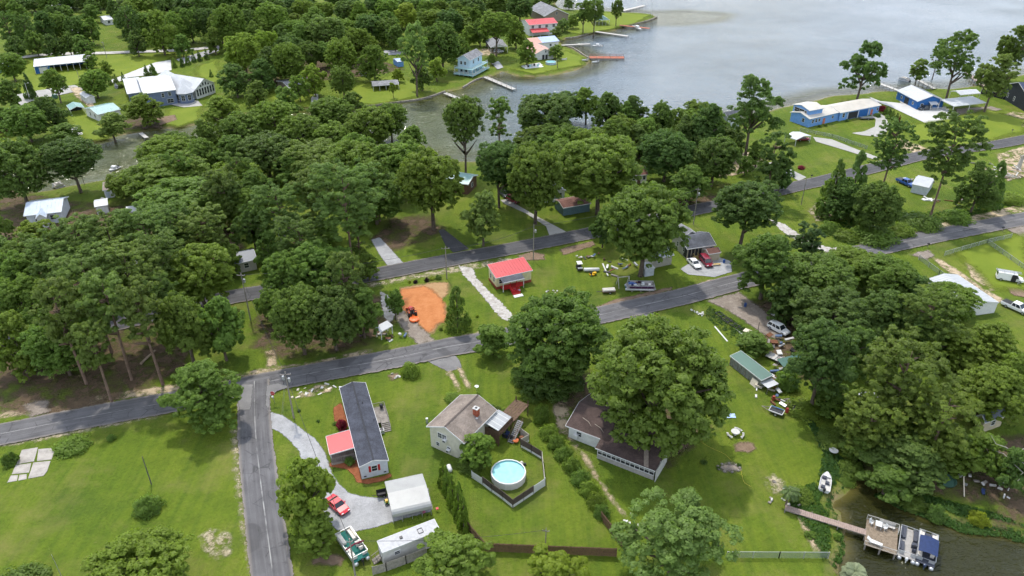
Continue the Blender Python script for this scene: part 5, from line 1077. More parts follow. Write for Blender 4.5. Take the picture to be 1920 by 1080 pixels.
e, fr, wl, rf, pl = bld('carport', 'white arched carport over a maroon car by the upper street', (1493,262), (1521,254.5), (1511,244), 2.3, .7, 'y', WHITE, MWHITE, 'carport', ov=.1, open_=True, posts=[(-1,-1),(1,-1),(-1,1),(1,1)])
e, fr, wl, rf, pl = bld('house', 'grey-blue lake house glimpsed between dark shoreline trees', (1366,222), (1392,217), (1386,208), 4.6, 1.6, 'x', W_PALE, CHAR, ov=.35, wins=[('S',.3,3.4,1.,1.2),('S',.7,3.4,1.,1.2),('S',.5,1.4,1.2,1.8)])
e, fr, wl, rf, pl = bld('storage_shed', 'pale corrugated shed among junk in the brush lot', (1710,345), (1742,352), (1752,335), 2.6, .6, 'x', W_PALE, MGALV, 'shed', ov=.15, rib=.6)
# right side yard
e, fr, wl, rf, pl = bld('metal_building', 'long white metal building half covered by trees beside the pickup', (1816,575), (1873,567), (1764,519), 2.7, .8, 'y', W_WHITE, MGALV, 'metal building', ov=.1, rib=.7)
e, fr, wl, rf, pl = bld('chicken_coop', 'long green roofed chicken coop at the lawn edge', (1369,667), (1428,713), (1449,706), 2.1, .35, 'shed', M('coop_wire', (.20,.21,.19), .8, var=.4), MGREEN, 'coop', ov=.12)
L, W = fr.L, fr.W
for i in range(9): MB().box((-L/2+.2+i*(L-.4)/8,-W/2+.08,1.0),(.09,.09,2.)).build('post', WOOD, e)
MB().box((L*.34,-W/2-.25,.65),(1.6,.06,1.4),rx=-.35).build('leaning_board', M('pale_plywood', (.62,.55,.44), .8), e)
MB().slab([(L/2-.2,-W/2,1.5),(L/2+1.8,-W/2,1.5),(L/2+1.8,W/2,1.6),(L/2-.2,W/2,1.6)],.05).build('lean_to_roof', MGALV, e)
for x, y in ((L/2+1.7,-W/2+.1),(L/2+1.7,W/2-.1)): MB().box((x,y,.75),(.08,.08,1.5)).build('lean_to_post', WOOD, e)
e, fr, wl, rf, pl = bld('cottage', 'beige cottage with dark roof in the right wood', (1847,793), (1890,778), (1897,757), 2.7, 1.2, 'x', W_TANL, MBLUE2, 'cottage', ov=.3, wins=[('S',.5,1.6,.9,1.)])
e, fr, wl, rf, pl = bld('garden_shed', 'green shed with pale roof edge glimpsed in the big pine', (1616,748), (1646,744), (1643,735), 2.3, .3, 'shed', W_TEAL, MGALV, 'shed', ov=.1)
e, fr, wl, rf, pl = bld('carport', 'small tin roofed lean-to at the wood edge by the gravel drive', (714,622), (736,610), (728,603), 2.1, .4, 'shed', WOOD, MGALV, 'shelter', ov=.1, open_=True, posts=[(-1,-1),(1,-1),(-1,1),(1,1)])
# arched carport by the gravel drive
fr = Fr((735,966),(809,949),(792,888),1.9); e = empty('carport', fr.c, fr.rz, 'white ribbed metal carport with rounded eaves beside the gravel drive', 'carport'); L, W = fr.L, fr.W
prof = [(-W/2,1.35),(-W/2+.02,1.9),(-W/2+.25,2.2),(-W/2+.6,2.38),(0,2.95),(W/2-.6,2.38),(W/2-.25,2.2),(W/2-.02,1.9),(W/2,1.35)]
n = 26; pm = MB()
for i in range(n):
    xa, xb = -L/2+i*L/n, -L/2+(i+1)*L/n
    for (ya, za), (yb, zb) in zip(prof, prof[1:]):
        s = 1 if True else -1
        pm.slab([(xa,ya,za),(xb-.07,ya,za),(xb-.07,yb,zb),(xa,yb,zb)], .03); pm.slab([(xb-.07,ya,za-.02),(xb,ya,za-.02),(xb,yb,zb-.02),(xb-.07,yb,zb-.02)], .03)
pm.build('roof', metalroof('offwhite_ribbed', (.33,.33,.32)), e)
for x in (-L/2+.1,-L/4,0,L/4,L/2-.1):
    for y in (-W/2+.08, W/2-.08): MB().box((x,y,.85),(.08,.08,1.8)).build('post', GREYMET, e)
# office trailer
e, fr, wl, rf, pl = bld('office_trailer', 'old white flat-roofed trailer behind the weathered board fence', (717,1036), (825,993.5), (811.7,974.5), 2.9, .06, 'shed', M('trailer_white', (.52,.51,.49), .6, var=.1, dirt=.45), M('trailer_roof', (.40,.40,.41), .6, var=.12, dirt=.4), 'trailer', ov=.03, wins=[('S',.24,1.75,.75,.6,1),('W',.5,1.6,.6,.7)])
L, W = fr.L, fr.W
MB().box((-L*.13,.1,3.02),(.4,.4,.16)).build('roof_vent', DARKMET, rf); hv = MB()
for s in (-1,1): hv.box((L*.2+s*.35,0,2.99),(.06,.9,.06)); hv.box((L*.2,s*.42,2.99),(.64,.06,.06))
hv.build('roof_hatch', DARKMET, rf)
steps(e, (-L/2,.3,0), -math.pi/2, 4, .9, .15, .3, WOOD, WOOD)
# ---------------------------------------------------------------- vehicles
TYRE = M('tyre_rubber', (.02,.02,.021), .8); RIM = M('alloy_rim', (.45,.46,.47), .35, .6); CARGLASS = M('car_glass', (.02,.026,.034), .06, 0, .1, spec=.6)
LAMP = M('headlamp_clear', (.62,.63,.62), .15, spec=.6); TAIL = M('tail_lamp_red', (.35,.015,.015), .25); BLKP = M('black_plastic', (.022,.022,.024), .6)
def paint(name, c): return M('paint_'+name, c, .28, 0, .05, .8, spec=.55)
def loft(stations, n=12):
    """stations (x, zb, zt, halfwidth, tuck): rounded body sections joined along x"""
    b = MB(); vs = []; m = 0
    for x, zb, zt, w_, tk in stations:
        h = zt-zb; s = [(-w_*.86,zb),(-w_,zb+.16*h),(-w_,zb+.62*h),(-w_*.97,zb+.85*h),(-w_*tk,zt),(w_*tk,zt),(w_*.97,zb+.85*h),(w_,zb+.62*h),(w_,zb+.16*h),(w_*.86,zb)]
        vs += [(x, y, z) for y, z in s]; m = len(s)
    fs = []
    for i in range(len(stations)-1):
        for k in range(m): fs.append((i*m+k, i*m+(k+1) % m, (i+1)*m+(k+1) % m, (i+1)*m+k))
    fs.append(tuple(range(m-1, -1, -1))); fs.append(tuple((len(stations)-1)*m+k for k in range(m)))
    return b.add(vs, fs)
def wheel_pair(par, x, w_, r=.33, wd=.22):
    for s in (-1, 1):
        b = MB(); n = 14; vs = []; fs = []
        prof = [(r*.62,-wd/2),(r*.93,-wd/2),(r,-wd/4),(r,wd/4),(r*.93,wd/2),(r*.62,wd/2)]
        for rr, y in prof:
            for k in range(n): t = 6.2832*k/n; vs.append((rr*math.cos(t), y, rr*math.sin(t)))
        for i in range(len(prof)-1):
            for k in range(n): fs.append((i*n+k, i*n+(k+1)%n, (i+1)*n+(k+1)%n, (i+1)*n+k))
        b.add(vs, fs); wo = b.build('wheel', TYRE, par, (x, s*(w_-wd/2+.02), r), smooth=True)
        rb = MB(); rb.tube([(0,-wd*.42,0),(0,wd*.42,0)], r*.62, 12)
        for k in range(5): t = 1.2566*k; rb.box((r*.33*math.cos(t), s*wd*.45, r*.33*math.sin(t)), (r*.5,.03,.05), ry=-t)
        rb.build('rim', RIM, wo)
def vehicle(kind, rear, front, colr, label, cat='car', name=None, L=None, group=None, z=0.):
    a, b = G(*rear, z), G(*front, z); d = b-a; rz = math.atan2(d.y, d.x)
    e = empty(name or {'sedan': 'sedan_car', 'suv': 'sport_utility_car', 'minivan': 'minivan', 'van': 'work_van', 'pickup': 'pickup_truck', 'coupe': 'sports_car'}[kind], ((a.x+b.x)/2, (a.y+b.y)/2, z+.02), rz, label, cat, group)
    dims = {'sedan': (4.8,.90,.92,1.42), 'coupe': (4.55,.92,.86,1.25), 'suv': (4.8,.94,1.05,1.76), 'minivan': (5.0,.97,1.05,1.76), 'van': (5.6,1.02,1.15,2.1), 'pickup': (5.8,1.0,1.1,1.86)}[kind]
    L_, w_, hb, hr = dims; L_ = L or L_; h2 = L_/2; P = colr
    if kind == 'pickup': st = [(-h2,.5,1.05,w_*.94,.95),(-h2+.2,.38,1.12,w_,.96),(-.2,.36,1.12,w_,.96),(h2-1.5,.36,1.12,w_,.95),(h2-.5,.38,1.04,w_*.98,.9),(h2-.1,.42,.92,w_*.92,.85),(h2,.5,.8,w_*.86,.8)]
    elif kind in ('van', 'minivan'): st = [(-h2,.45,hb-.05,w_*.95,.96),(-h2+.2,.34,hb,w_,.97),(h2-1.6,.32,hb,w_,.96),(h2-.6,.34,hb-.14,w_*.98,.9),(h2-.12,.38,hb-.32,w_*.9,.85),(h2,.45,.68,w_*.82,.8)]
    else: st = [(-h2,.42,hb-.18,w_*.86,.85),(-h2+.15,.34,hb-.06,w_*.95,.9),(-h2+.7,.28,hb,w_,.93),(0,.26,hb+.01,w_,.95),(h2-1.4,.28,hb-.02,w_,.92),(h2-.5,.3,hb-.14,w_*.96,.88),(h2-.12,.34,hb-.28,w_*.88,.84),(h2,.42,.6,w_*.78,.8)]
    body = loft(st).build('body', P, e, smooth=False)
    cab = {'sedan': (-1.75,1.05,-1.05,.35), 'coupe': (-1.5,.85,-.75,.15), 'suv': (-h2+.12,1.1,-h2+.45,.45), 'minivan': (-h2+.1,1.5,-h2+.35,.75), 'van': (-h2+.05,1.75,-h2+.12,1.15), 'pickup': (-.75,1.5,-.6,.75)}[kind]
    x0, x1, t0, t1 = cab; wt = w_*(.76 if kind != 'van' else .86); wb = w_*.93; zt = hr-.05
    B_ = [(x0,-wb,hb-.02),(x1,-wb,hb-.02),(x1,wb,hb-.02),(x0,wb,hb-.02)]; T_ = [(t0,-wt,zt),(t1,-wt,zt),(t1,wt,zt),(t0,wt,zt)]
    MB().add(B_+T_, [(0,1,5,4),(1,2,6,5),(2,3,7,6),(3,0,4,7),(4,5,6,7)]).build('window', CARGLASS, e)
    MB().slab([(t0-.04,-wt-.02,hr-.02),(t1+.04,-wt-.02,hr-.02),(t1+.04,wt+.02,hr-.02),(t0-.04,wt+.02,hr-.02)], .08).build('roof', P, e)
    pb = MB()
    for i in range(4): pb.bar(Vector(B_[i])+Vector((0,0,-.02)), Vector(T_[i])+Vector((0,0,.02)), .09, .09)
    for f in ((.45,) if kind in ('sedan','coupe','pickup') else (.33,.62)):
        for s in (0, 2):
            i, j = (0, 1) if s == 0 else (3, 2); pb.bar(Vector(B_[i]).lerp(Vector(B_[j]), f), Vector(T_[i]).lerp(Vector(T_[j]), f), .08, .08)
    if kind == 'van':
        for s in (-1, 1): pb.add([(x0+.05,s*(wb+.015),hb),(x0+3.0,s*(wb+.015),hb),(x0+2.9,s*(wt+.02),zt),(t0,s*(wt+.02),zt)], [(0,1,2,3)])
    pb.build('pillar', P, e)
    for x in (-h2+.95 if kind != 'pickup' else -h2+1.25, h2-.9): wheel_pair(e, x, w_, .33 if kind in ('sedan','coupe') else .38)
    for s in (-1, 1):
        MB().box((h2-.13,s*w_*.62,hb-.28),(.16,.36,.15)).build('headlight', LAMP, e); MB().box((-h2+.06,s*w_*.72,hb-.2),(.12,.26,.2)).build('tail_light', TAIL, e)
        MB().box((x1-.3,s*(w_+.08),hb+.08),(.14,.2,.14)).build('mirror', P, e)
    MB().box((h2-.01,0,.5),(.1,w_*1.5,.16)).build('grille', BLKP, e); MB().box((-h2+.02,0,.45),(.1,w_*1.6,.14)).build('bumper', BLKP, e)
    if kind == 'pickup':
        MB().box((-h2+1.05,0,1.15),(1.9,w_*1.72,.05)).build('bed_cover', BLKP if colr.name.endswith('white') else DARKMET, e)
    return e
PW, PR, PM, PD, PB, PS = paint('white', (.74,.74,.73)), paint('red', (.55,.015,.03)), paint('maroon', (.20,.012,.03)), paint('dark_grey', (.05,.055,.065)), paint('blue', (.03,.09,.32)), paint('silver', (.42,.43,.44))
vehicle('coupe', (618,937), (650,966), PR, 'bright red sports car parked on the pale gravel drive')
vehicle('sedan', (1292,489), (1310,506), PW, 'white four-door sedan parked left of the maroon minivan')
vehicle('minivan', (1314,483), (1333,506), PM, 'maroon minivan parked right of the white sedan', 'van')
vehicle('suv', (1444,613), (1474,629), PW, 'white station wagon at the end of the dirt drive')
v = vehicle('van', (1868,522), (1915,530), PW, 'white work van with ladders on its roof and open side door', 'van')
MB().box((.6,-1.05,1.05),(1.0,.03,1.5)).build('door_opening', BLKP, v); MB().box((1.55,-1.5,1.1),(.06,.95,1.5),rz=-.25).build('door', PW, v)
ld = MB()
for y in (-.5,-.1,.25,.6): ld.bar((-3.2,y,2.28),(2.,y,2.28),.05,.08)
for i in range(14): ld.bar((-3.1+i*.39,-.5,2.28),(-3.1+i*.39,-.1,2.28),.04,.04); ld.bar((-3.1+i*.39,.25,2.28),(-3.1+i*.39,.6,2.28),.04,.04)
for x in (-1.5,.5): ld.box((x,0,2.17),(.08,1.8,.1))
ld.build('ladder_rack', GREYMET, v)
vehicle('pickup', (1879,570), (1928,592), PW, 'white pickup truck with dark bed cover at the right edge', 'truck')
vehicle('suv', (1748,205), (1719,207.5), PD, 'dark grey car parked in front of the royal blue garage')
vehicle('sedan', (1494,264), (1516,263), PM, 'maroon car parked under the white arched carport')
vehicle('suv', (955,374), (970,382), PM, 'dark maroon car parked on the concrete driveway')
vehicle('suv', (940,363), (950,371), PD, 'dark car parked by a trunk at the top of the concrete driveway')
vehicle('pickup', (1688,342), (1706,350), PB, 'blue pickup truck among junk in the brush lot', 'truck')
vehicle('suv', (925,99), (945,98.5), PS, 'silver car parked inside the grey gabled carport')

def small_empty(name, px, py, label, cat, rz=0, z=0, group=None): return empty(name, G(px, py, z), rz, label, cat, group)
# tractor with mower
a, b = G(778,604), G(767,578); d = b-a; e = empty('tractor', (a+b)/2, math.atan2(d.y, d.x), 'red tractor with front loader and round orange mower on the clay lot', 'tractor')
OR = paint('orange', (.75,.13,.02)); TRD = paint('tractor_red', (.42,.03,.02))
MB().box((.9,0,1.0),(1.5,.62,.6)).build('hood', TRD, e); MB().box((-.2,0,.75),(1.2,.9,.4)).build('chassis', BLKP, e); MB().box((-.35,0,1.15),(.5,.5,.12)).build('seat', BLKP, e); MB().box((-.58,0,1.4),(.1,.5,.5)).build('seat_back', BLKP, e)
for s in (-1,1): MB().box((-.5,s*.72,1.25),(.9,.36,.08)).build('fender', OR, e); MB().bar((.3,s*.5,1.3),(2.3,s*.5,.6),.12,.16).build('loader_arm', TRD, e)
for s in (-1,1): MB().bar((-.75,s*.5,.9),(-.75,s*.5,2.3),.07).build('roll_bar', BLKP, e)
MB().bar((-.75,-.53,2.3),(-.75,.53,2.3),.07).build('roll_bar', BLKP, e)
MB().tube([(.25,0,1.3),(.05,0,1.55)],.03,6).build('steering_column', BLKP, e); MB().lathe([(.2,1.55),(.2,1.58)],12,(.05,0,0)).build('steering_wheel', BLKP, e)
bk = MB(); bk.box((2.5,0,.2),(.7,1.7,.05)); bk.box((2.2,0,.45),(.05,1.7,.5),ry=-.2); bk.box((2.5,.85,.35),(.65,.04,.35)); bk.box((2.5,-.85,.35),(.65,.04,.35)); bk.build('loader_bucket', TRD, e)
wheel_pair(e, -.5, .95, .68, .38); wheel_pair(e, 1.35, .75, .42, .26)
MB().lathe([(1.0,.18),(1.05,.22),(1.05,.5),(.98,.55),(.3,.62)], 20, (-2.3,0,0)).build('mower_deck', OR, e); MB().bar((-.7,0,.6),(-1.8,0,.62),.2,.16).build('hitch', OR, e); MB().lathe([(.15,.15),(.15,.35)],10,(-3.4,0,0)).build('tail_wheel', TYRE, e)
# golf cart, tank, mower
e = small_empty('golf_cart', 1086, 505, 'white roofed golf cart on the lawn below the garden bed', 'golf cart', -1.4)
MB().box((0,0,.5),(2.2,1.15,.42)).build('body', BLKP, e); MB().slab([(-.8,-.6,1.85),(.75,-.6,1.85),(.75,.6,1.85),(-.8,.6,1.85)],.08).build('roof', PW, e); MB().box((.85,0,.75),(.5,1.1,.3)).build('front_cowl', PW, e); MB().box((-.25,0,.85),(.5,1.1,.3)).build('seat', BLKP, e)
for x,y in ((-.7,-.52),(-.7,.52),(.65,-.52),(.65,.52)): MB().bar((x,y,.6),(x,y,1.82),.05).build('post', BLKP, e)
wheel_pair(e,-.75,.62,.24,.2); wheel_pair(e,.75,.62,.24,.2)
e = small_empty('propane_tank', 1109, 509, 'long white tank lying on the lawn beside the golf cart', 'tank', .02); tk = MB(); tk.tube([(-1.9,0,.55),(-1.75,0,.55),(1.75,0,.55),(1.9,0,.55)],[.15,.42,.42,.15],12); tk.build('tank', WHITE, e, smooth=True)
for x in (-1.1,1.1): MB().box((x,0,.1),(.25,.7,.3)).build('cradle', WOOD, e)
e = small_empty('riding_mower', 1111, 516, 'yellow riding mower beside the long white tank', 'mower', .3); YL = paint('yellow', (.72,.42,.02))
MB().box((.5,0,.55),(.8,.5,.35)).build('hood', YL, e); MB().box((-.2,0,.3),(1.1,1.0,.16)).build('mower_deck', YL, e); MB().box((-.4,0,.7),(.4,.45,.35)).build('seat', BLKP, e); wheel_pair(e,-.5,.5,.25,.2); wheel_pair(e,.7,.42,.18,.15)
# ---------------------------------------------------------------- boats
ALU = M('aluminium', (.55,.56,.57), .35, .5, .1); CREAMV = M('cream_vinyl', (.60,.56,.50), .55); DKVIN = M('dark_vinyl', (.06,.065,.085), .6); TEALC = M('teal_carpet', (.02,.12,.10), .95); GREYC = M('grey_carpet', (.33,.31,.29), .95); BLUECV = M('blue_canvas', (.018,.034,.10), .75); PURP = paint('purple', (.055,.02,.06))
def outboard(par, x, z, m):
    o = MB().lathe([(.12,0),(.2,.08),(.22,.35),(.15,.5),(.04,.55)],10).build('outboard_motor', m, par, (x,0,z)); MB().tube([(x-.05,0,z+.05),(x-.15,0,z-.75)],[.09,.06],6).build('motor_leg', m, par); return o
def pontoon(bow, stern, label, z, wd=2.5, carpet=GREYC, seat=CREAMV, rail=ALU, canopy=None, junk=0, motor=None, name='pontoon_boat'):
    a, b = G(*stern, z+.5), G(*bow, z+.5); d = b-a; L_ = d.length; e = empty(name, ((a.x+b.x)/2, (a.y+b.y)/2, z), math.atan2(d.y, d.x), label, 'boat'); h = L_/2; w2 = wd/2
    for s in (-1,1): MB().tube([(-h,s*(w2-.35),.28),(-h+.15,s*(w2-.35),.28),(h-.7,s*(w2-.35),.28),(h-.1,s*(w2-.35),.42)],[.24,.32,.32,.05],10).build('pontoon', ALU, e, smooth=True)
    MB().box((0,0,.65),(L_-.5,wd,.1)).build('deck', carpet, e)
    for s in (-1,1):
        for i in range(4): MB().box((-h+.9+(i+.5)*(L_-1.6)/4,s*(w2-.03),1.0),((L_-1.6)/4-.06,.04,.55)).build('side_panel', rail, e)
    for x in (-h+.75,h-.5):
        for s in (-1,1): MB().box((x,s*w2*.62,1.0),(.04,w2*.6,.55)).build('end_panel', rail, e)
    tr = MB()
    for s in (-1,1): tr.bar((-h+.7,s*w2,1.32),(h-.5,s*w2,1.32),.06)
    for x in (-h+.7,h-.5): tr.bar((x,-w2,1.32),(x,w2,1.32),.05)
    tr.build('top_rail', ALU, e)
    for (x,y,lx,ly) in ((h-1.7,w2-.42,2.,.6),(h-1.7,-w2+.42,2.,.6),(-h+2.,w2-.42,1.8,.6)):
        s_ = MB().box((x,y,.92),(lx,ly,.42)).build('bench_seat', seat, e); MB().box((x,y+(.24 if y > 0 else -.24),1.2),(lx,.14,.36)).build('backrest', seat, s_)
    c = MB().box((-h*.15,-w2+.5,1.05),(.6,.75,.7)).build('console', seat, e); MB().lathe([(.17,1.42),(.17,1.46)],10,(-h*.15-.36,-w2+.5,0)).build('steering_wheel', BLKP, c)
    ch = MB().box((-h*.15-.9,-w2+.5,.95),(.5,.5,.3)).build('captain_chair', seat, e); MB().box((-h*.15-1.15,-w2+.5,1.25),(.1,.5,.5)).build('chair_back', seat, ch)
    if canopy == 'up':
        cv = MB(); n = 6
        for i in range(n):
            t0, t1 = -1+2*i/n, -1+2*(i+1)/n; z0, z1 = 2.35-.22*t0*t0, 2.35-.22*t1*t1
            cv.slab([(-h*.75+.1,t0*w2,z0),(h*.25,t0*w2,z0),(h*.25,t1*w2,z1),(-h*.75+.1,t1*w2,z1)],.03)
        cv.build('canopy', BLUECV, e)
        for x in (-h*.7,h*.2):
            for s in (-1,1): MB().bar((-h*.25,s*w2,1.3),(x,s*w2*.98,2.15),.035).build('canopy_bow', ALU, e)
    elif canopy: MB().tube([(-h*.35,-w2-.2,1.75),(-h*.3,0,1.85),(-h*.35,w2+.2,1.75)],.13,7).build('folded_canopy', canopy, e); MB().bar((-h*.2,-w2,1.3),(-h*.35,-w2,1.75),.04).build('canopy_bow', ALU, e); MB().bar((-h*.2,w2,1.3),(-h*.35,w2,1.75),.04).build('canopy_bow', ALU, e)
    if motor: outboard(e, -h-.05, .5, motor)
    return e
pb1 = pontoon((1706,992), (1699,1050), 'grey decked pontoon boat tied next to the wooden dock', WZ-.1, 2.5, GREYC, DKVIN, ALU, None, 0, M('white_motor', (.66,.66,.66), .4))
pb2 = pontoon((1740,1000), (1733,1062), 'outer pontoon boat with dark blue canopy moored at the wooden dock', WZ-.1, 2.5, DKVIN, CREAMV, ALU, 'up', 0, paint('motor_blue', (.04,.06,.12)))
pb3 = pontoon((641,997), (680,1052), 'beige pontoon boat with teal floor parked on the grass', .35, 2.5, TEALC, CREAMV, M('beige_panel', (.56,.53,.49), .5), M('maroon_canvas', (.14,.02,.035), .8), 0, BLKP)
bk_ = empty('boat_bunk', pb3.location, pb3.rotation_euler.z); bk_.location.z = 0; tag(bk_, 'low trailer frame under the beige pontoon boat', 'trailer')
for s in (-1,1): MB().bar((-2.2,s*.6,.22),(2.6,s*.6,.22),.12,.2).build('frame', DARKMET, bk_)
wheel_pair(bk_, -.3, 1.05, .28, .2)
pb4 = pontoon((1230,538), (1172,537), 'junk filled pontoon boat with dark purple sides by the lower street', .3, 2.5, GREYC, M('worn_vinyl', (.35,.33,.33), .8), PURP, None, 0, None)
for i in range(12):
    e = None; x = rng.uniform(-2.6,2.6); y = rng.uniform(-.7,.7); k = (WHITE, PB, GREYMET, BRWOOD, M('clear_sheet', (.55,.57,.58), .5))[i % 5]
    MB().box((x,y,1.0+rng.uniform(0,.2)),(rng.uniform(.4,.9),rng.uniform(.3,.7),rng.uniform(.3,.6)),rz=rng.uniform(0,3)).build('junk_box', k, pb4)
bk_ = empty('boat_stand', pb4.location, pb4.rotation_euler.z); bk_.location.z = 0; tag(bk_, 'timber stand under the purple pontoon boat', 'stand')
for x in (-2.,0,2.): MB().box((x,0,.14),(.3,2.2,.32)).build('beam', WOOD, bk_)
def hull(name, bow, stern, label, z, wd, hullm, floorm, seats=3, motor=BLKP, cab=None, cat='boat', group=None):
    a, b = G(*stern, z+.3), G(*bow, z+.3); d = b-a; L_ = d.length; e = empty(name, ((a.x+b.x)/2,(a.y+b.y)/2,z), math.atan2(d.y, d.x), label, cat, group); h = L_/2; w2 = wd/2
    st = [(-h,1.,.0),(-h*.4,1.,.0),(h*.2,.97,.0),(h*.6,.75,.05),(h*.85,.42,.12),(h,.06,.22)]; b_ = MB(); V = []; m = 6
    for x, k, zb in st: V += [(x,-w2*k*.7,zb),(x,-w2*k,.55+zb*.6),(x,-w2*k*.9,.57+zb*.6),(x,w2*k*.9,.57+zb*.6),(x,w2*k,.55+zb*.6),(x,w2*k*.7,zb)]
    Fs = []
    for i in range(len(st)-1):
        for k in (0,1,3,4,5): Fs.append((i*m+k, i*m+(k+1)%m, (i+1)*m+(k+1)%m, (i+1)*m+k))
    Fs += [(0,1,2,3,4,5)]; b_.add(V, Fs); b_.build('hull', hullm, e)
    MB().add([(x,s*w2*k*.86,.28+zb) for x,k,zb in st for s in (-1,1)], [(2*i,2*i+1,2*i+3,2*i+2) for i in range(len(st)-1)]).build('floor', floorm, e)
    MB().add([(h*.45,-w2*.78,.55),(h*.95,-w2*.16,.7),(h*.95,w2*.16,.7),(h*.45,w2*.78,.55)],[(0,1,2,3)]).build('bow_deck', hullm, e)
    for i in range(seats): MB().box((-h*.65+i*h*.5,(-1)**i*w2*.3,.5),(.5,w2*.7,.35)).build('seat', DKVIN, e)
    if cab: MB().box((-h*.05,0,.95),(h*.55,w2*1.3,.75)).build('cabin', cab, e)
    outboard(e, -h-.1, .45, motor); return e
hull('fishing_boat', (1551,887), (1545,921), 'small white fishing boat pulled up on the grass by the pond', .05, 1.75, WHITE, M('boat_floor', (.5,.48,.45), .7))
hull('motor_boat', (1110,86), (1130,86.5), 'white motor boat at the narrow far dock', WZ-.15, 2.4, WHITE, WHITE, 2, BLKP, WHITE)
hull('motor_boat', (1202,56), (1188,48), 'white boat on the lift of the red far dock', .2, 2.2, WHITE, ALU, 2, BLKP, WHITE)
hull('motor_boat', (206,321), (222,313), 'white boat moored at the left creek bank', WZ-.15, 2.2, WHITE, WHITE, 2, BLKP, WHITE)
hull('row_boat', (1053,112), (1062,111), 'upturned pale dinghy beside the salmon gabled house', 0, 1.4, WHITE, WHITE, 0, GREYMET); hull('row_boat', (1091,113), (1102,112), 'white dinghy at the shore end of the red far dock', 0, 1.4, WHITE, WHITE, 1, GREYMET); hull('row_boat', (1110,117), (1122,115), 'pale dinghy beached at the water below the red far dock', WZ, 1.4, WHITE, WHITE, 1, GREYMET)
pontoon((1686,147), (1706,152), 'pontoon boat moored off the lakeside cypress', WZ-.1, 2.5, GREYC, CREAMV, ALU, None, 0, BLKP)
pontoon((100,352), (118,346), 'pontoon boat at the left creek under a dark tree', WZ-.1, 2.4, GREYC, CREAMV, ALU, None, 0, BLKP)
# ---------------------------------------------------------------- docks
def dock(a, b, wd, label, mat, z=.35, boards=True, rail=None, name='dock', pm=None):
    A, B = G(*a, z), G(*b, z); d = B-A; L_ = d.length; e = empty(name, ((A.x+B.x)/2,(A.y+B.y)/2,0), math.atan2(d.y, d.x), label, 'dock')
    if boards: deck_boards(e, -L_/2, L_/2, -wd/2, wd/2, z, 'y', mat, .3)
    else:
        pk = MB(); n = max(3, int(L_/.5))
        for i in range(n): pk.box((-L_/2+(i+.5)*L_/n,0,z-.03),(L_/n*.93,wd,.06))
        tag(pk.build('decking', mat, e), kind='stuff')
    for s in (-1,1): MB().box((0,s*(wd/2-.12),z-.16),(L_,.1,.2)).build('stringer', WOOD, e)
    n = max(2, int(L_/3.2))
    for i in range(n+1):
        for s in (-1,1): MB().tube([(-L_/2+.1+i*(L_-.2)/n,s*(wd/2+.06),-2.2),(-L_/2+.1+i*(L_-.2)/n,s*(wd/2+.06),z+(.1 if not rail else .9))],.09,6).build('piling', pm or WOOD, e)
    if rail:
        rb = MB()
        for s in (-1,1): rb.bar((-L_/2,s*(wd/2+.05),z+.9),(L_/2,s*(wd/2+.05),z+.9),.07); rb.bar((-L_/2,s*(wd/2+.05),z+.5),(L_/2,s*(wd/2+.05),z+.5),.05)
        rb.build('railing', rail, e)
    return e, L_
PKW = M('pinkish_deck_wood', (.30,.225,.19), .85, var=.25); REDW = M('red_stained_wood', (.36,.12,.07), .8, var=.2); PALEW = M('pale_grey_wood', (.46,.44,.41), .85, var=.2)
dock((1472,951), (1624,998), 1.15, 'long narrow wooden walkway from the lawn to the pond platform', PKW, .45)
fr = Fr((1620,1021),(1681,1041),(1690,993),.45); e = empty('dock_platform', fr.c, fr.rz, 'square wooden dock platform with railings in the pond', 'dock'); L_, W_ = fr.L, fr.W
deck_boards(e, -L_/2, L_/2, -W_/2, W_/2, .45, 'x', M('tan_deck_wood', (.22,.17,.12), .85, var=.3), .25)
rb = MB(); railing(rb, [(-L_/2,-W_/2,.45),(L_/2,-W_/2,.45)], .85, post=1.5); railing(rb, [(-L_/2,W_/2,.45),(L_/2,W_/2,.45),(L_/2,W_/2-1.2,.45)], .85, post=1.5); rb.build('railing', PALEW, e)
for x in (-L_/2+.2,0,L_/2-.2):
    for y in (-W_/2+.1,W_/2-.1): MB().tube([(x,y,-2.2),(x,y,.4)],.12,6).build('piling', WOOD, e)
def chair(loc, rz, label, m=None):
    c = empty('plastic_chair', loc, rz, label, 'chair'); m = m or WHITE
    MB().box((0,0,.42),(.5,.5,.05)).build('seat', m, c); MB().box((0,.24,.72),(.5,.05,.6),rx=-.15).build('backrest', m, c)
    for s in (-1,1):
        MB().box((s*.26,0,.62),(.06,.5,.05)).build('armrest', m, c)
        for y in (-.2,.2): MB().box((s*.24,y,.2),(.05,.05,.42)).build('leg', m, c)
Mx = e.matrix_basis.copy(); import mathutils
Mx = mathutils.Matrix.Translation(fr.c) @ mathutils.Matrix.Rotation(fr.rz, 4, 'Z')
chair(Mx @ Vector((-L_/2+.6,W_/2-.9,.45)), fr.rz+1.0, 'white plastic chair left of the small table on the dock platform'); chair(Mx @ Vector((-L_/2+2.5,W_/2-1.1,.45)), fr.rz-.8, 'white plastic chair right of the small table on the dock platform')
t_ = empty('patio_table', Mx @ Vector((-L_/2+1.6,W_/2-1.0,.45)), fr.rz, 'small white table between two chairs on the dock platform', 'table'); MB().box((0,0,.7),(.9,1.1,.05)).build('tabletop', WHITE, t_)
for x,y in ((-.38,-.48),(.38,-.48),(-.38,.48),(.38,.48)): MB().box((x,y,.33),(.06,.06,.7)).build('leg', WHITE, t_)
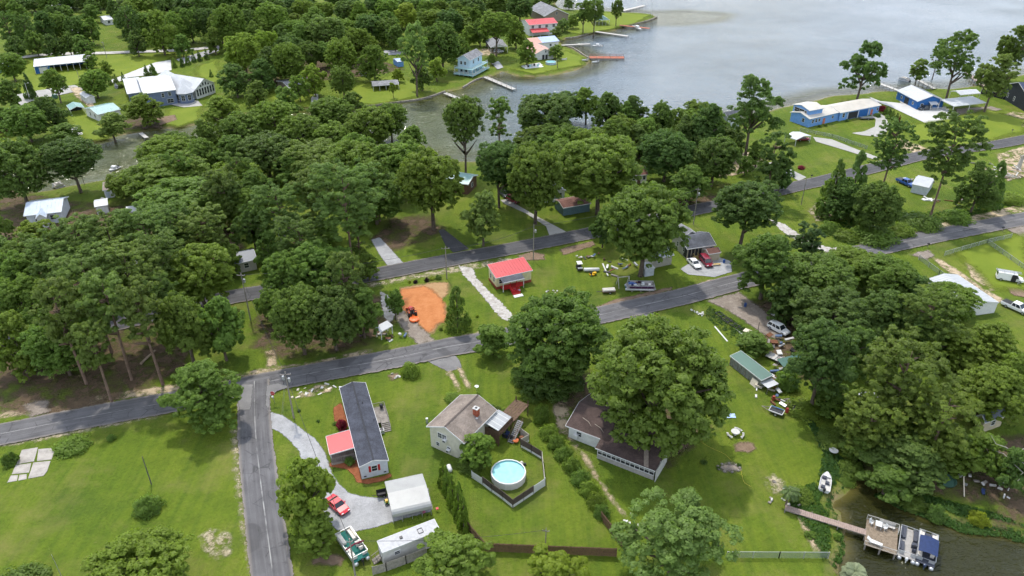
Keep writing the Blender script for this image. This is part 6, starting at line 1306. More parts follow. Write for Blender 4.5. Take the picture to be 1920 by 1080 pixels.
t_ = empty('lounge_chair', Mx @ Vector((-.8,-W_/2+.8,.45)), fr.rz-.15, 'white lounger lying along the dock platform railing', 'lounger'); MB().box((.2,0,.35),(1.6,.62,.08)).build('seat', WHITE, t_); MB().box((-.85,0,.55),(.7,.62,.07),ry=.6).build('backrest', WHITE, t_)
for x in (-.5,.9):
    for s in (-1,1): MB().box((x,s*.27,.16),(.05,.05,.34)).build('leg', WHITE, t_)
t_ = empty('bench', Mx @ Vector((L_/2-1.6,W_/2-.5,.45)), fr.rz, 'pale slatted bench at the far railing of the dock platform', 'bench')
for k in range(3): MB().box((0,-.2+k*.2,.42),(2.2,.16,.05)).build('slat', PALEW, t_)
MB().box((0,.28,.7),(2.2,.05,.4)).build('backrest', PALEW, t_)
for x in (-.9,.9): MB().box((x,0,.2),(.08,.4,.42)).build('leg', PALEW, t_)
for a in [((1105,107),(1170,107.5),4.2,'broad red stained dock on the far shore',REDW,.5,REDPAINT if False else REDW),((1117,59),(1177,67.5),2.2,'long pale dock left of the red boat lift',PALEW,.4,None),((1053,84.5),(1106,82),1.6,'narrow pale dock beside the moored white boat',PALEW,.5,None),((1167,20),(1208,10),2.5,'pale dock at the far side of the lake point',PALEW,.4,None),((1162,47),(1218,53),2.2,'red boat-lift dock at the lake point',REDW,.5,None),((910,144),(964,167),2.2,'pale dock below the light blue lake house',PALEW,.4,WOOD),((835,174),(872,189),2.0,'short grey dock at the cove seawall',PALEW,.4,WOOD),((1692,172),(1641,153),1.8,'white railed pier right of the tall lakeside tree',M('white_pier_wood',(.55,.53,.50),.8),.6,PALEW),((1752,166),(1720,149),1.6,'grey railed pier behind the royal blue garage',PALEW,.6,PALEW),((1842,161),(1812,134),1.8,'brownish railed pier by the right lake edge',PKW,.6,PALEW),((263,249),(275,258),1.4,'tiny white dock below the navy house',PALEW,.3,None),((1058,10),(1085,5),2.,'white dock behind the tan gabled house',PALEW,.4,None)]:
    dock(a[0], a[1], a[2], a[3], a[4], a[5], False, a[6])
# boat lift frame at the red dock
p = G(1215,50,0); e = empty('boat_lift', p, .1, 'dark boat-lift frame at the end of the red lake point dock', 'boat lift')
for x in (-2,2):
    for y in (-1.6,1.6): MB().bar((x,y,-2),(x,y,3.2),.14).build('post', DARKMET, e)
    MB().bar((x,-1.6,3.2),(x,1.6,3.2),.12).build('beam', DARKMET, e)
# seawalls
STONE = M('seawall_stone', (.24,.215,.185), .9, var=.4, scale=1.)
def seawall(pts, label, h=.75):
    C = smooth_line([G(x,y,WZ) for x,y in pts], 1.6); e = empty('seawall', C[0], 0, label, 'wall'); n = 0
    for a, b in zip(C, C[1:]):
        d = b-a; m = (a+b)/2-C[0]; n += 1
        MB().box((m.x,m.y,h/2-.25),(d.length*.96,.55+rng.uniform(-.08,.08),h+.35+rng.uniform(-.06,.06)),rz=math.atan2(d.y,d.x)).build('stone', STONE, e)
seawall([(655,201),(695,200),(730,195),(792,187),(835,173)], 'grey stone seawall along the cove lawn'); seawall([(1117,59),(1100,65),(1080,71),(1060,73)], 'dark seawall below the red roofed far house'); seawall([(1232,33),(1215,40),(1190,46),(1168,51)], 'low stone seawall along the tip of the lake point'); seawall([(1060,88),(1075,92),(1095,105),(1107,112)], 'pale riprap edge above the red far dock'); seawall([(868,166),(893,151),(912,146)], 'seawall below the light blue lake house')
# ---------------------------------------------------------------- pools
def pool(px, py, r, h, label, wallm, n=18):
    p = G(px, py, h); e = empty('swimming_pool', (p.x,p.y,0), 0, label, 'pool')
    b = MB(); V = []; Fs = []
    for k in range(n):
        t = 6.2832*k/n; c, s = math.cos(t), math.sin(t); V += [(r*c,r*s,-.05),(r*c,r*s,h-.06),((r-.12)*c,(r-.12)*s,h-.06),((r-.12)*c,(r-.12)*s,.1)]
    for k in range(n):
        i, j = k*4, ((k+1)%n)*4; Fs.append((i,j,j+1,i+1)); 
    for k in range(n):
        t = 6.2832*k/n; a = Vector((r*math.cos(t),r*math.sin(t),0)); t2 = 6.2832*(k+1)/n; c2 = Vector((r*math.cos(t2),r*math.sin(t2),0))
        m = (a+c2)/2; MB().box((m.x,m.y,h/2-.05),((c2-a).length*.97,.07,h-.04),rz=math.atan2((c2-a).y,(c2-a).x)).build('wall_panel', wallm, e)
        MB().bar((a.x,a.y,-.05),(a.x,a.y,h),.1).build('upright', WHITE, e); q, q2 = a*.985, c2*.985; MB().bar((q.x,q.y,h),(q2.x,q2.y,h),.19,.06).build('rim', WHITE, e)
    ln = MB(); ln.add([((r-.1)*math.cos(6.2832*k/n),(r-.1)*math.sin(6.2832*k/n),z) for z in (h-.02,.2) for k in range(n)], [(k,(k+1)%n,n+(k+1)%n,n+k) for k in range(n)]).build('liner', M('pool_liner', (.20,.52,.52), .5, var=.05), e)
    m, nt, b = nodemat('pool_water'); P = wpos(nt); nt.links.new(ramp(nt, noise(nt,.9,3,.5,P), [(.3,(.24,.52,.54)),(.7,(.31,.60,.62))]), b.inputs['Base Color']); b.inputs['Roughness'].default_value = .06; bump(nt, b, noise(nt,2.2,3,.5,P), .25, .05); b.inputs['Specular IOR Level'].default_value = .5
    MB().prism([((r-.13)*math.cos(6.2832*k/n),(r-.13)*math.sin(6.2832*k/n)) for k in range(n)], h-.4, h-.24).build('pool_water', m, e)
    return e
e = pool(953.3, 884.3, 2.78, 1.3, 'round above-ground pool with white rim inside the fenced yard', M('pool_wall_offwhite', (.60,.59,.55), .6, var=.06))
pf = small_empty('pool_pump', 978, 872, 'pool pump and filter beside the near round pool', 'pump'); MB().lathe([(.25,0),(.3,.1),(.3,.6),(.15,.8)],12).build('filter_tank', CREAMV, pf); MB().box((.5,0,.2),(.5,.3,.4)).build('pump_motor', BLKP, pf)
pool(1033, 115.5, 2.4, 1.2, 'small round blue pool by the far lake shore', M('pool_wall_blue', (.34,.44,.54), .6), 14)
# ---------------------------------------------------------------- fences
def fence(pts, h, label, mat, panel=2.4, style='board', post=None, name='board_fence', boards=False, z=0):
    W = [G(x,y,z) for x,y in pts]; e = empty(name, W[0], 0, label, 'fence'); O = W[0]
    for a, b in zip(W, W[1:]):
        d = b-a; n = max(1, round(d.length/panel)); ang = math.atan2(d.y,d.x); pl_ = d.length/n
        for i in range(n+1):
            p = a.lerp(b, i/n)-O; MB().box((p.x,p.y,h/2),(.11,.11,h+.1)).build('post', post or mat, e)
        for i in range(n):
            m = a.lerp(b, (i+.5)/n)-O
            if boards:
                k = int(pl_/.17); bm = MB().box((0,0,h/2),(pl_/k*.92,.03,h)).mesh('board'); bm.materials.append(mat)
                for j in range(k):
                    q = a.lerp(b, (i+(j+.5)/k)/n)-O; link('board', bm, None, e, (q.x,q.y,rng.uniform(-.05,.03)), ang)
            elif style == 'board':
                pb = MB(); k = int(pl_/.15)
                for j in range(k): pb.box((-pl_/2+(j+.5)*pl_/k,.04*(j%2),h/2+rng.uniform(-.02,.02)),(pl_/k*.93,.03,h-.06))
                pb.build('panel', mat, e, m, ang); rl = MB()
                for zz in (h*.5,h*.93): rl.box((0,-.06,zz),(pl_,.05,.09))
                rl.build('rail', post or mat, e, m, ang)
            elif style == 'screen':
                MB().box((0,0,h*.64),(pl_-.1,.03,h*.70)).build('screen_panel', mat, e, m, ang); MB().box((0,-.03,h*.15),(pl_-.1,.03,h*.30)).build('kick_panel', M('white_kick', (.62,.62,.60), .7, dirt=.4), e, m, ang)
                MB().box((0,0,h),(pl_,.07,.07)).build('rail', post or mat, e, m, ang)
            elif style == 'white': MB().box((0,0,h*.48),(pl_-.08,.04,h*.94)).build('panel', WHITE, e, m, ang)
            elif style == 'wire':
                MB().box((0,0,h*.5),(pl_-.02,.012,h*.96)).build('mesh_panel', mat, e, m, ang); MB().box((0,0,h),(pl_,.05,.05)).build('rail', GREYMET, e, m, ang)
    return e
REDF = M('red_brown_fence', (.145,.085,.052), .85, var=.25, scale=3.); SCRF = M('brown_screen', (.085,.065,.055), .85, var=.2)
def wire_mat():
    m, nt, b = nodemat('chain_link'); b.inputs['Base Color'].default_value = (.33,.38,.34,1); b.inputs['Metallic'].default_value = .3; b.inputs['Roughness'].default_value = .5; b.inputs['Alpha'].default_value = .3; return m
WIRE = wire_mat()
fence([(875,992),(911,1034),(960,1036),(1155,1044)], 1.8, 'red-brown board fence along the bottom of the pool yard', REDF, 2.4)
fence([(1127,975),(1166,1026)], 1.8, 'red-brown fence running up from the corner beside the hedge', REDF, 2.4)
fence([(700,1078),(725,1071),(762,1057),(800,1043)], 1.7, 'weathered grey board fence in front of the white trailer', M('silver_fence_wood', (.27,.245,.22), .9, var=.3), 2.4, boards=True)
fence([(905,909),(922,922),(942,936),(961.5,952)], 1.75, 'brown screened pool fence along the lower left of the pool', SCRF, 2.3, 'screen'); fence([(961.8,951.5),(1000,926)], 1.75, 'brown screened pool fence along the lower right of the pool', SCRF, 2.3, 'screen')
fence([(885,896),(904,908.5)], 1.5, 'white panel at the left corner of the pool fence', WHITE, 2.4, 'white'); fence([(1000.5,925.5),(1021.5,911)], 1.7, 'white panel at the right corner of the pool fence', WHITE, 2.4, 'white')
fence([(1021,910),(1018,882),(1016,862)], 1.7, 'tan panel fence right of the pool', M('tan_panel', (.40,.37,.31), .8), 2.4, 'screen'); fence([(1015.5,861),(996,849),(976,838)], 1.75, 'brown screened pool fence running up to the deck stairs', SCRF, 2.3, 'screen'); fence([(976,837),(992,828),(976,816)], 1.6, 'pale panels closing the pool yard behind the stairs', M('tan_panel', (.4,.37,.31)), 2.4, 'screen')
fence([(1362,1046),(1460,1046.5),(1552,1047)], 1.3, 'green chain-link fence along the lower right lawn', WIRE, 3., 'wire', GREYMET, 'chain_link_fence')
fence([(1770,480),(1850,457),(1895,447)], 1.3, 'wire fence beside the lower street at the right', WIRE, 3., 'wire', GREYMET, 'chain_link_fence'); fence([(1850,457),(1925,510)], 1.3, 'wire fence dividing the bright right lawns', WIRE, 3., 'wire', GREYMET, 'chain_link_fence'); fence([(1722,487),(1760,515),(1800,545)], 1.3, 'wire fence beside the sandy wheel tracks', WIRE, 3., 'wire', GREYMET, 'chain_link_fence')
fence([(1500,246),(1560,258),(1625,280)], 1.2, 'wire fence across the lawn below the sky blue house', WIRE, 3., 'wire', GREYMET, 'chain_link_fence')
fence([(1838,176),(1880,186),(1925,200)], 1.9, 'black screen fence with white posts by the black house', M('black_screen', (.02,.022,.025), .8), 4.5, 'wire', WHITE, 'screen_fence')
fence([(1098,581),(1130,568),(1165,556),(1224,546)], .5, 'low timber rail along the verge below the purple boat', WOOD, 3., 'wire', WOOD, 'rail_fence') if False else None
# ---------------------------------------------------------------- poles
def pole(base, top_py, label, r=.14, arm=0., trans=0, lamp=0, name='utility_pole', mat=None):
    P = G(*base); v = (540-top_py)/F; t = P.y/(math.cos(TH)+v*math.sin(TH)); h = CH+t*(-math.sin(TH)+v*math.cos(TH)); h = max(1.5, min(h, 15))
    e = empty(name, P, rng.uniform(-.2,.2), label, 'pole'); MB().tube([(0,0,-.2),(0,0,h)],[r,r*.65],8).build('shaft', mat or POLE, e)
    if arm:
        MB().box((0,-.12,h-.5),(arm,.1,.12)).build('crossarm', WOOD, e)
        for x in (-arm*.45,0,arm*.45): MB().lathe([(.05,0),(.06,.1),(.03,.2)],6).build('insulator', GREYMET, e, (x,-.12,h-.43))
    for k in range(trans): MB().lathe([(.2,0),(.24,.05),(.24,.75),(.12,.85)],10).build('transformer', GREYMET, e, ((.42,-.5)[k],0,h-2.2+.5*k))
    if lamp: MB().bar((0,0,h-.5),(1.1*lamp,0,h-.1),.06).build('lamp_arm', GREYMET, e); MB().box((1.2*lamp,0,h-.12),(.5,.22,.14)).build('lamp_head', WHITE, e)
    return P+Vector((0,0,h-.4))
p1 = pole((551,784), 697, 'utility pole with two transformers by the stop sign corner', .16, 1.9, 2)
p2 = pole((284,908), 856, 'short bare pole standing behind the round shrub on the left lawn', .1, mat=M('dark_pole', (.10,.10,.09), .8))
p3 = pole((470,600), 512, 'utility pole beside the upper street in the left clearing', .15, 1.8, 1); p4 = pole((838,523), 462, 'utility pole by the drive between the clay lot and cottage', .14, 1.8, 0); p5 = pole((1000,487), 421, 'utility pole with lamp near the concrete driveway', .14, 0, 1, 0); p6 = pole((1300,421), 352, 'utility pole with transformer behind the grey roofed house', .14, 1.2, 1)
pole((1502,384), 334, 'bare wooden pole by the upper street on the right', .11); p8 = pole((667,1085), 1010, 'utility pole in front of the beige pontoon boat', .14, .8); p9 = pole((1023,1020), 990, 'short service pole behind the red-brown fence', .09, 1.0); pole((1005,746), 701, 'slim pole with lamp under the dark centre oak', .09, 0, 0, -1); pole((57,188), 155, 'white lamp post beside the dark spruce', .12, 0, 0, 1, mat=WHITE); pole((153,163), 131, 'pole on the far lawn below the long shed', .12); pole((200,108), 78, 'utility pole on the far pale road', .13, 1.5); pole((1417,640), 604, 'thin dark post beside the junk yard', .08, mat=DARKMET); pole((1221,30), -4, 'tall slim flagpole at the tip of the lake point', .1, mat=GREYMET); pole((115,1080), 1040, 'slender guy stake near the bottom left shrub', .05, mat=GREYMET); pole((158,345), 325, 'pole on the left creek bank', .1)
def wire(a, b, label, sag=1.2, r=.035):
    e = empty('power_line', a, 0, label, 'cable'); pts = []
    for i in range(13): t = i/12; p = a.lerp(b, t)-a; p.z -= sag*4*t*(1-t); pts.append(p)
    MB().tube(pts, r, 4).build('cable', DARKMET, e)
wire(p1, p3, 'overhead line from the corner pole to the left clearing pole'); wire(p3, p4, 'overhead line along the left part of the upper street'); wire(p4, p5, 'overhead line along the middle of the upper street'); wire(p5, p6, 'overhead line from the lamp pole towards the grey roofed house'); wire(p1, p8, 'overhead line from the corner pole towards the beige pontoon boat'); wire(p8, p9, 'overhead line above the trailer and red-brown fence', .8)
e = tag(bpy.data.objects.new('guy_wire', MB().tube([p1, G(528,776)],.02,4).tube([p1+Vector((.1,0,-.5)), G(530,777)],.02,4).mesh('guy_wire')), 'guy wires slanting from the corner pole to the grass', 'cable'); col.objects.link(e); e.data.materials.append(GREYMET)
# stop sign
P = G(515,756); e = empty('stop_sign', P, R(-8), 'red octagonal stop sign at the street corner', 'sign'); MB().box((0,0,1.2),(.06,.05,2.5)).build('post', GREYMET, e)
def octo(r): return [(r*math.cos(math.pi/8+k*math.pi/4), r*math.sin(math.pi/8+k*math.pi/4)) for k in range(8)]
SRED = M('sign_red', (.55,.015,.025), .4, var=.05)
for r_, y, nm, m_ in ((.46,-.05,'border',WHITE),(.42,-.062,'face',SRED)):
    o = octo(r_); n = 8; MB().add([(x,y,2.35+z) for x,z in o]+[(x,y+.02,2.35+z) for x,z in o], [tuple(range(8)), tuple(range(15,7,-1))]+[(i,i+8,(i+1)%8+8,(i+1)%8) for i in range(8)]).build(nm, m_, e)
cu = bpy.data.curves.new('lettering', 'FONT'); cu.body = 'STOP'; cu.size = .30; cu.align_x = 'CENTER'; cu.align_y = 'CENTER'; cu.extrude = .004
fo = bpy.data.objects.new('lettering', cu); col.objects.link(fo); bpy.context.view_layer.update(); me = bpy.data.meshes.new_from_object(fo); bpy.data.objects.remove(fo); me.materials.append(WHITE)
fo = link('lettering', me, None, e, (0,-.072,2.35)); fo.rotation_euler = (math.pi/2,0,0)
# mailboxes
for i, (px, py, lb) in enumerate(((1739,464,'black mailbox at the sandy drive on the lower street'),(1879,434,'dark mailbox nearest the right edge on the lower street'),(1521,335,'black mailbox beside the red shrub on the upper street'),(1897,249,'small mailbox by the upper street at the far right'))):
    e = small_empty('mailbox', px, py, lb, 'mailbox', .2); MB().box((0,0,.5),(.09,.09,1.05)).build('post', WOOD, e); b_ = MB(); b_.tube([(-.28,0,1.12),(.28,0,1.12)],.14,8); b_.box((0,0,1.05),(.56,.28,.16)); b_.build('box', BLKP, e)
# ---------------------------------------------------------------- yard things
e = small_empty('picnic_table', 1378, 815, 'round concrete picnic table with curved benches on the right lawn', 'table'); CONC = M('pale_concrete', (.50,.49,.46), .85, var=.15)
MB().lathe([(.28,0),(.2,.35),(.22,.68)],10).build('pedestal', CONC, e); MB().lathe([(.75,.68),(.78,.72),(.75,.78)],16).build('tabletop', CONC, e)
for a in (3.6,5.8,.9):
    b_ = MB()
    for k in range(5): t = a+(k-2)*.2; b_.box((1.35*math.cos(t),1.35*math.sin(t),.42),(.34,.36,.09),rz=t)
    for k in (-1,1): t = a+k*.28; b_.box((1.35*math.cos(t),1.35*math.sin(t),.18),(.22,.16,.4),rz=t)
    b_.build('bench', CONC, e)
e = small_empty('satellite_dish', 1562, 849, 'white satellite dish lying at the edge of the right lawn', 'dish'); MB().lathe([(.05,.35),(.45,.42),(.72,.55),(.75,.58)],16).build('dish', WHITE, e); MB().tube([(0,0,0),(0,0,.36)],.06,6).build('mount', GREYMET, e)
e = small_empty('utility_trailer', 1455, 775, 'blue framed utility trailer on the right lawn', 'trailer', -.6); BLF = paint('trailer_blue', (.06,.14,.36))
MB().box((0,0,.5),(2.4,1.5,.06)).build('bed', DARKMET, e)
for s in (-1,1): MB().bar((-1.2,s*.75,.7),(1.2,s*.75,.7),.12,.14).build('side_rail', BLF if s>0 else WHITE, e)
for x in (-1.2,1.2): MB().bar((x,-.75,.7),(x,.75,.7),.1,.12).build('end_rail', WHITE, e)
for s in (-1,1): MB().bar((-1.2,s*.6,.5),(-2.7,0,.45),.1).build('drawbar', WOOD, e)
wheel_pair(e, .1, .95, .3, .2)
e = small_empty('tarp_bundle', 1368, 780, 'crumpled blue and white tarp on the right lawn', 'tarp'); b_ = MB(); V = [(x*.35+rng.uniform(-.08,.08),y*.3+rng.uniform(-.08,.08),.05+.3*math.exp(-(x*x+y*y)/5)*rng.uniform(.4,1)) for x in range(-3,4) for y in range(-2,3)]
b_.add(V, [(i*5+j,(i+1)*5+j,(i+1)*5+j+1,i*5+j+1) for i in range(6) for j in range(4)]).build('tarp', M('pale_blue_tarp', (.36,.48,.66), .6, var=.35), e)
for px, py, c, lb in ((1450,750,(.28,.05,.03),'upper red barrel beside the junk table'),(1475,773,(.30,.04,.03),'lower red barrel by the blue trailer'),(1397,575,(.03,.07,.2),'blue barrel by the dirt drive'),(1357,493,(.03,.09,.3),'blue barrel beside the tan shed'),(1175,541,(.04,.18,.32),'turquoise drum at the left end of the purple boat')):
    e = small_empty('barrel', px, py, lb, 'barrel'); m_ = M('drum_%d' % px, c, .5); MB().lathe([(.27,0),(.29,.03),(.29,.28),(.31,.3),(.29,.32),(.29,.58),(.31,.6),(.29,.62),(.29,.86),(.27,.9)],12).build('drum', m_, e); MB().lathe([(.24,.88),(.24,.92)],12).build('lid', m_, e)
# garden hose
H_ = smooth_line([G(x,y,.03) for x,y in ((1305,822),(1330,838),(1360,852),(1372,865),(1388,880),(1392,895),(1396,905),(1408,912))], .6); e = empty('garden_hose', H_[0], 0, 'yellow hose snaking across the right lawn', 'hose'); MB().tube([p-H_[0] for p in H_], .03, 5).build('hose', M('yellow_hose', (.45,.36,.06), .5), e)
# fire ring
e = small_empty('fire_ring', 1366, 878, 'stone ring with rocks on the gravel spot of the right lawn', 'fire pit')
for k in range(9): t = k*.7; MB().lathe([(.05,0),(.22,.08),(.24,.2),(.1,.32)],6,(1.2*math.cos(t)*1.5,.7*math.sin(t)*1.4,0)).build('rock', STONE, e)
tree(1348,876,9,10,'shrub','d',label='left dark tuft at the stone fire ring'); tree(1386,870,11,11,'shrub','d',label='right dark tuft at the stone fire ring')
# swing set, boards, scrap
e = small_empty('swing_frame', 1168, 536, 'pale wooden A-frame beside the purple boat', 'frame', .2)
for x in (-1.3,1.3):
    for s in (-1,1): MB().bar((x,s*1.,0),(x,0,2.4),.1).build('leg', PALEW, e)
MB().bar((-1.5,0,2.4),(1.5,0,2.4),.12).build('top_beam', PALEW, e)
def scrap(px, py, n, sp, label, cols_, rz=0, zmax=.6, size=(1.6,.5), name='scrap_pile', seed=1):
    r_ = random.Random(seed); e = small_empty(name, px, py, label, 'scrap pile', rz)
    for i in range(max(6, int(n*.7))):
        MB().box((r_.gauss(0,sp[0]),r_.gauss(0,sp[1]),r_.uniform(.05,zmax)),(r_.uniform(.4,1)*size[0],r_.uniform(.4,1)*size[1],r_.uniform(.04,.35)),rz=r_.uniform(0,3.1),rx=r_.uniform(-.3,.3),ry=r_.uniform(-.3,.3)).build('scrap_piece', cols_[i % len(cols_)], e)
    return e
PLY = M('pale_plywood', (.62,.55,.44)); RUST = M('rusty_iron', (.17,.075,.04), .9, var=.4); CLR2 = [M('dirty_white', (.5,.49,.47), .8, var=.3), WOOD, GREYMET, RUST, DARKMET, M('faded_blue_scrap', (.07,.11,.2)), BRWOOD]
scrap(1447,650,26,(2.4,2.0),'white and grey junk heap below the white station wagon',CLR2,0,1.,(2.,1.),seed=2); scrap(1472,705,22,(2.6,1.6),'white boards and junk piled below the dark lean-to',CLR2,0,.8,(2.2,.8),seed=3); scrap(1465,756,18,(2.2,1.0),'junk table heap with white top at the lawn edge',CLR2,-.6,.8,(1.8,.7),seed=4); scrap(1440,728,10,(1.4,.8),'small junk pile at the right end of the coop',[PLY,WHITE,RUST],-.5,.6,(1.4,.4),seed=5)
scrap(1310,588,16,(.9,.6),'little heap of white rubble on the right lawn',[WHITE,CONC],0,.3,(.7,.4),name='rubble_heap',seed=6); scrap(1462,588,12,(1.6,1.),'pale junk under the trees above the white station wagon',CLR2,0,.7,(1.6,.6),seed=7)
scrap(1726,340,16,(2.4,1.2),'white junk beside the corrugated shed',CLR2,0,1.,(2.4,.8),seed=8); scrap(1800,378,18,(3.,1.2),'rust brown scrap timber under the leaning pine',[RUST,BRWOOD,WOOD],0,.7,(3.,.4),seed=9); scrap(1742,374,10,(1.8,.9),'white sheets lying in the brush lot',[WHITE,CONC],0,.2,(2.,1.),seed=10)
scrap(1905,330,60,(5.,3.),'heap of broken timber at the right edge',[PALEW,PKW,WOOD,PLY],0,1.8,(3.2,.35),name='timber_heap',seed=11); scrap(1097,484,14,(1.4,.8),'pale junk on the garden bed by the middle street',CLR2,0,.8,(1.4,.6),seed=12); scrap(1150,500,20,(2.6,2.6),'row of junk and boards left of the grey metal shed',CLR2,-.9,.9,(2.,.6),seed=13)
scrap(588,736,26,(3.2,.7),'pale rubble strip on the lawn by the mobile home',[CONC,PLY,WHITE],.25,.2,(.9,.4),name='rubble_heap',seed=14); scrap(742,706,14,(.9,.6),'small ring of stones on the lawn above the mobile home',[CONC,STONE],0,.2,(.6,.4),name='rubble_heap',seed=15); scrap(725,632,14,(2.,1.),'purple and white junk under the tin lean-to',CLR2+[PURP],0,.8,(1.4,.6),seed=16)
scrap(1035,548,10,(.7,.4),'ring of pale stones on the lawn below the red cottage',[CONC,STONE],0,.2,(.6,.4),name='rubble_heap',seed=17); scrap(1822,910,14,(1.2,1.4),'blue and white junk by the pond bank',[M('dirty_white',(.5,.49,.47)),GREYMET,BLUECV,WOOD],.6,.8,(1.2,.5),seed=18); scrap(1880,920,10,(1.,1.),'pale broken chairs and junk in the right clearing',[WHITE,PALEW],0,.8,(1.,.3),seed=19); scrap(960,545,8,(1.2,.4),'bags and a blue drum beside the red cottage steps',[MTARP,WHITE,BLKP],0,.5,(.9,.7),seed=20); scrap(1180,985,10,(.8,1.6),'white stones along the path beside the hedge',[CONC,WHITE],0,.15,(.6,.4),name='rubble_heap',seed=21); scrap(1460,935,12,(1.2,1.4),'pale stones at the lawn end of the walkway',[CONC,STONE],0,.2,(.8,.5),name='rubble_heap',seed=22)
for a, b, lb in (((1340,612),(1364,640),'long white plank lying on the right lawn'),((1380,617),(1391,626),'short pale plank near the junk yard'),((1130,494),(1140,517),'pale plank lying beside the long white tank')):
    A, B = G(*a,.06), G(*b,.06); o = MB().bar((0,0,0), B-A, .3, .08).build('plank', WHITE, None, A); tag(o, lb, 'plank')
for i, (px, py, rz, lb) in enumerate(((1357,596,-1.1,'left dark iron frame lying in the weeds by the dirt drive'),(1370,607,-1.0,'right dark iron frame lying in the weeds by the dirt drive'))):
    e = small_empty('iron_frame', px, py, lb, 'frame', rz)
    for s in (-1,1): MB().bar((-2.2,s*.6,.25),(2.2,s*.6,.25),.12).build('beam', DARKMET, e)
    for x in (-2.,-.6,.8,2.): MB().bar((x,-.6,.25),(x,.6,.25),.1).build('crossbar', DARKMET, e)
def flat_trailer(px, py, rz, L_, W_, label, mat, load=None):
    e = small_empty('flat_trailer', px, py, label, 'trailer', rz); MB().box((0,0,.55),(L_,W_,.1)).build('bed', mat, e); MB().bar((-L_/2,0,.5),(-L_/2-1.3,0,.45),.1).build('drawbar', DARKMET, e); wheel_pair(e, .2, W_/2+.05, .3, .2)
    if load:
        for k in (-1,1): MB().tube([(-L_/2+.1,k*W_*.22,.85),(L_/2-.1,k*W_*.22,.85)],.28,10).build('load_roll', load, e)
    return e
flat_trailer(1141, 549, .12, 3., 1.4, 'low trailer loaded with cream rolls beside the lower street', BRWOOD, CREAMV)
flat_trailer(1402, 625, -.7, 1.8, 1.3, 'small cream topped trailer beside the dark post', PLY)
e = flat_trailer(1462, 678, -.75, 5.5, 1.9, 'long pale frame trailer in the junk yard', PALEW)
for k in range(7): MB().box((-2.4+k*.8,0,.66),(.12,1.9,.1)).build('slat', GREYMET, e)
e = small_empty('lean_to', 1482, 690, 'dark green tin lean-to over junk under the right oak', 'shelter', .35); MB().slab([(-2.8,-1.1,1.7),(2.8,-1.1,1.7),(2.8,1.1,2.1),(-2.8,1.1,2.1)],.06).build('roof', MGREEN, e)
for x in (-2.6,2.6):
    for y in (-1.,1.): MB().box((x,y,.85),(.09,.09,1.75)).build('post', WOOD, e)
e = flat_trailer(1625, 224, .1, 5.5, 1.6, 'empty boat trailer in front of the sky blue house', DARKMET)
for s in (-1,1): MB().bar((-2.5,s*.5,.85),(2.5,s*.5,.85),.12,.14).build('bunk', GREYMET, e)
e = small_empty('utility_trailer', 512, 1500, 'x', 'trailer') if False else None
e = small_empty('garden_cart', 716, 930, 'black dump cart at the end of the white carport', 'cart', .3); MB().add([(-.6,-.45,.45),(.6,-.45,.45),(.6,.45,.45),(-.6,.45,.45),(-.8,-.6,.95),(.8,-.6,.95),(.8,.6,.95),(-.8,.6,.95)],[(3,2,1,0),(0,1,5,4),(1,2,6,5),(2,3,7,6),(3,0,4,7)]).build('tub', BLKP, e); MB().bar((-.6,0,.4),(-1.5,0,.5),.06).build('handle', BLKP, e); wheel_pair(e,.3,.5,.22,.12)
e = small_empty('riding_mower', 730, 943, 'green mower under the left end of the white carport', 'mower', .4); GRP = paint('mower_green', (.04,.16,.03)); MB().box((.5,0,.5),(.8,.5,.35)).build('hood', GRP, e); MB().box((-.2,0,.28),(1.,.95,.16)).build('mower_deck', GRP, e); MB().box((-.4,0,.65),(.4,.45,.35)).build('seat', YL, e); wheel_pair(e,-.5,.5,.25,.2); wheel_pair(e,.7,.42,.18,.15)
scrap(798,958,8,(.8,.5),'red and pink toys under the right end of the white carport',[PR,M('pink_plastic',(.5,.15,.25)),WHITE],.3,.6,(.8,.5),seed=23)
e = small_empty('bench', 1343, 498, 'yellow wooden bench in front of the tan shed', 'bench', .15); YW = M('yellow_wood', (.5,.36,.14))
for k in range(3): MB().box((0,-.2+k*.2,.45),(2.,.17,.05)).build('slat', YW, e)
for x in (-.8,.8): MB().box((x,0,.22),(.1,.5,.44)).build('leg', YW, e)
e = small_empty('parasol', 990, 692, 'red patio umbrella under the dark centre oak', 'parasol'); MB().tube([(0,0,0),(0,0,2.3)],.04,6).build('pole', WHITE, e); MB().lathe([(1.05,1.95),(.6,2.2),(.05,2.45)],8).build('canopy', REDPAINT, e)
e = small_empty('fallen_log', 279, 668, 'pale fallen log on brown leaf litter in the left wood', 'log'); A, B = G(264,682,.25)-G(279,668), G(291,657,.25)-G(279,668); MB().tube([A, A.lerp(B,.5)+Vector((0,.1,.05)), B],[.24,.22,.17],8).build('log', M('pale_log', (.34,.26,.19), .9), e)
for px, py, c, lb in ((770,602,0,0),): pass
e = small_empty('propane_tank', 843, 882, 'white propane cylinder beside the row of arborvitae', 'tank', 1.9); MB().tube([(-.75,0,.5),(-.6,0,.5),(.6,0,.5),(.75,0,.5)],[.12,.38,.38,.12],10).build('tank', WHITE, e, smooth=True); MB().box((0,0,.08),(1.,.4,.16)).build('cradle', CONC, e)
e = small_empty('flower_pot', 967, 829, 'big orange flower pot at the foot of the deck stairs', 'pot'); MB().lathe([(.3,0),(.48,.35),(.55,.5),(.5,.52)],12).build('pot', M('terracotta', (.5,.14,.05), .8), e)
e = small_empty('patio_set', 958, 818, 'dark grill and clutter beneath the cream house deck', 'patio clutter')
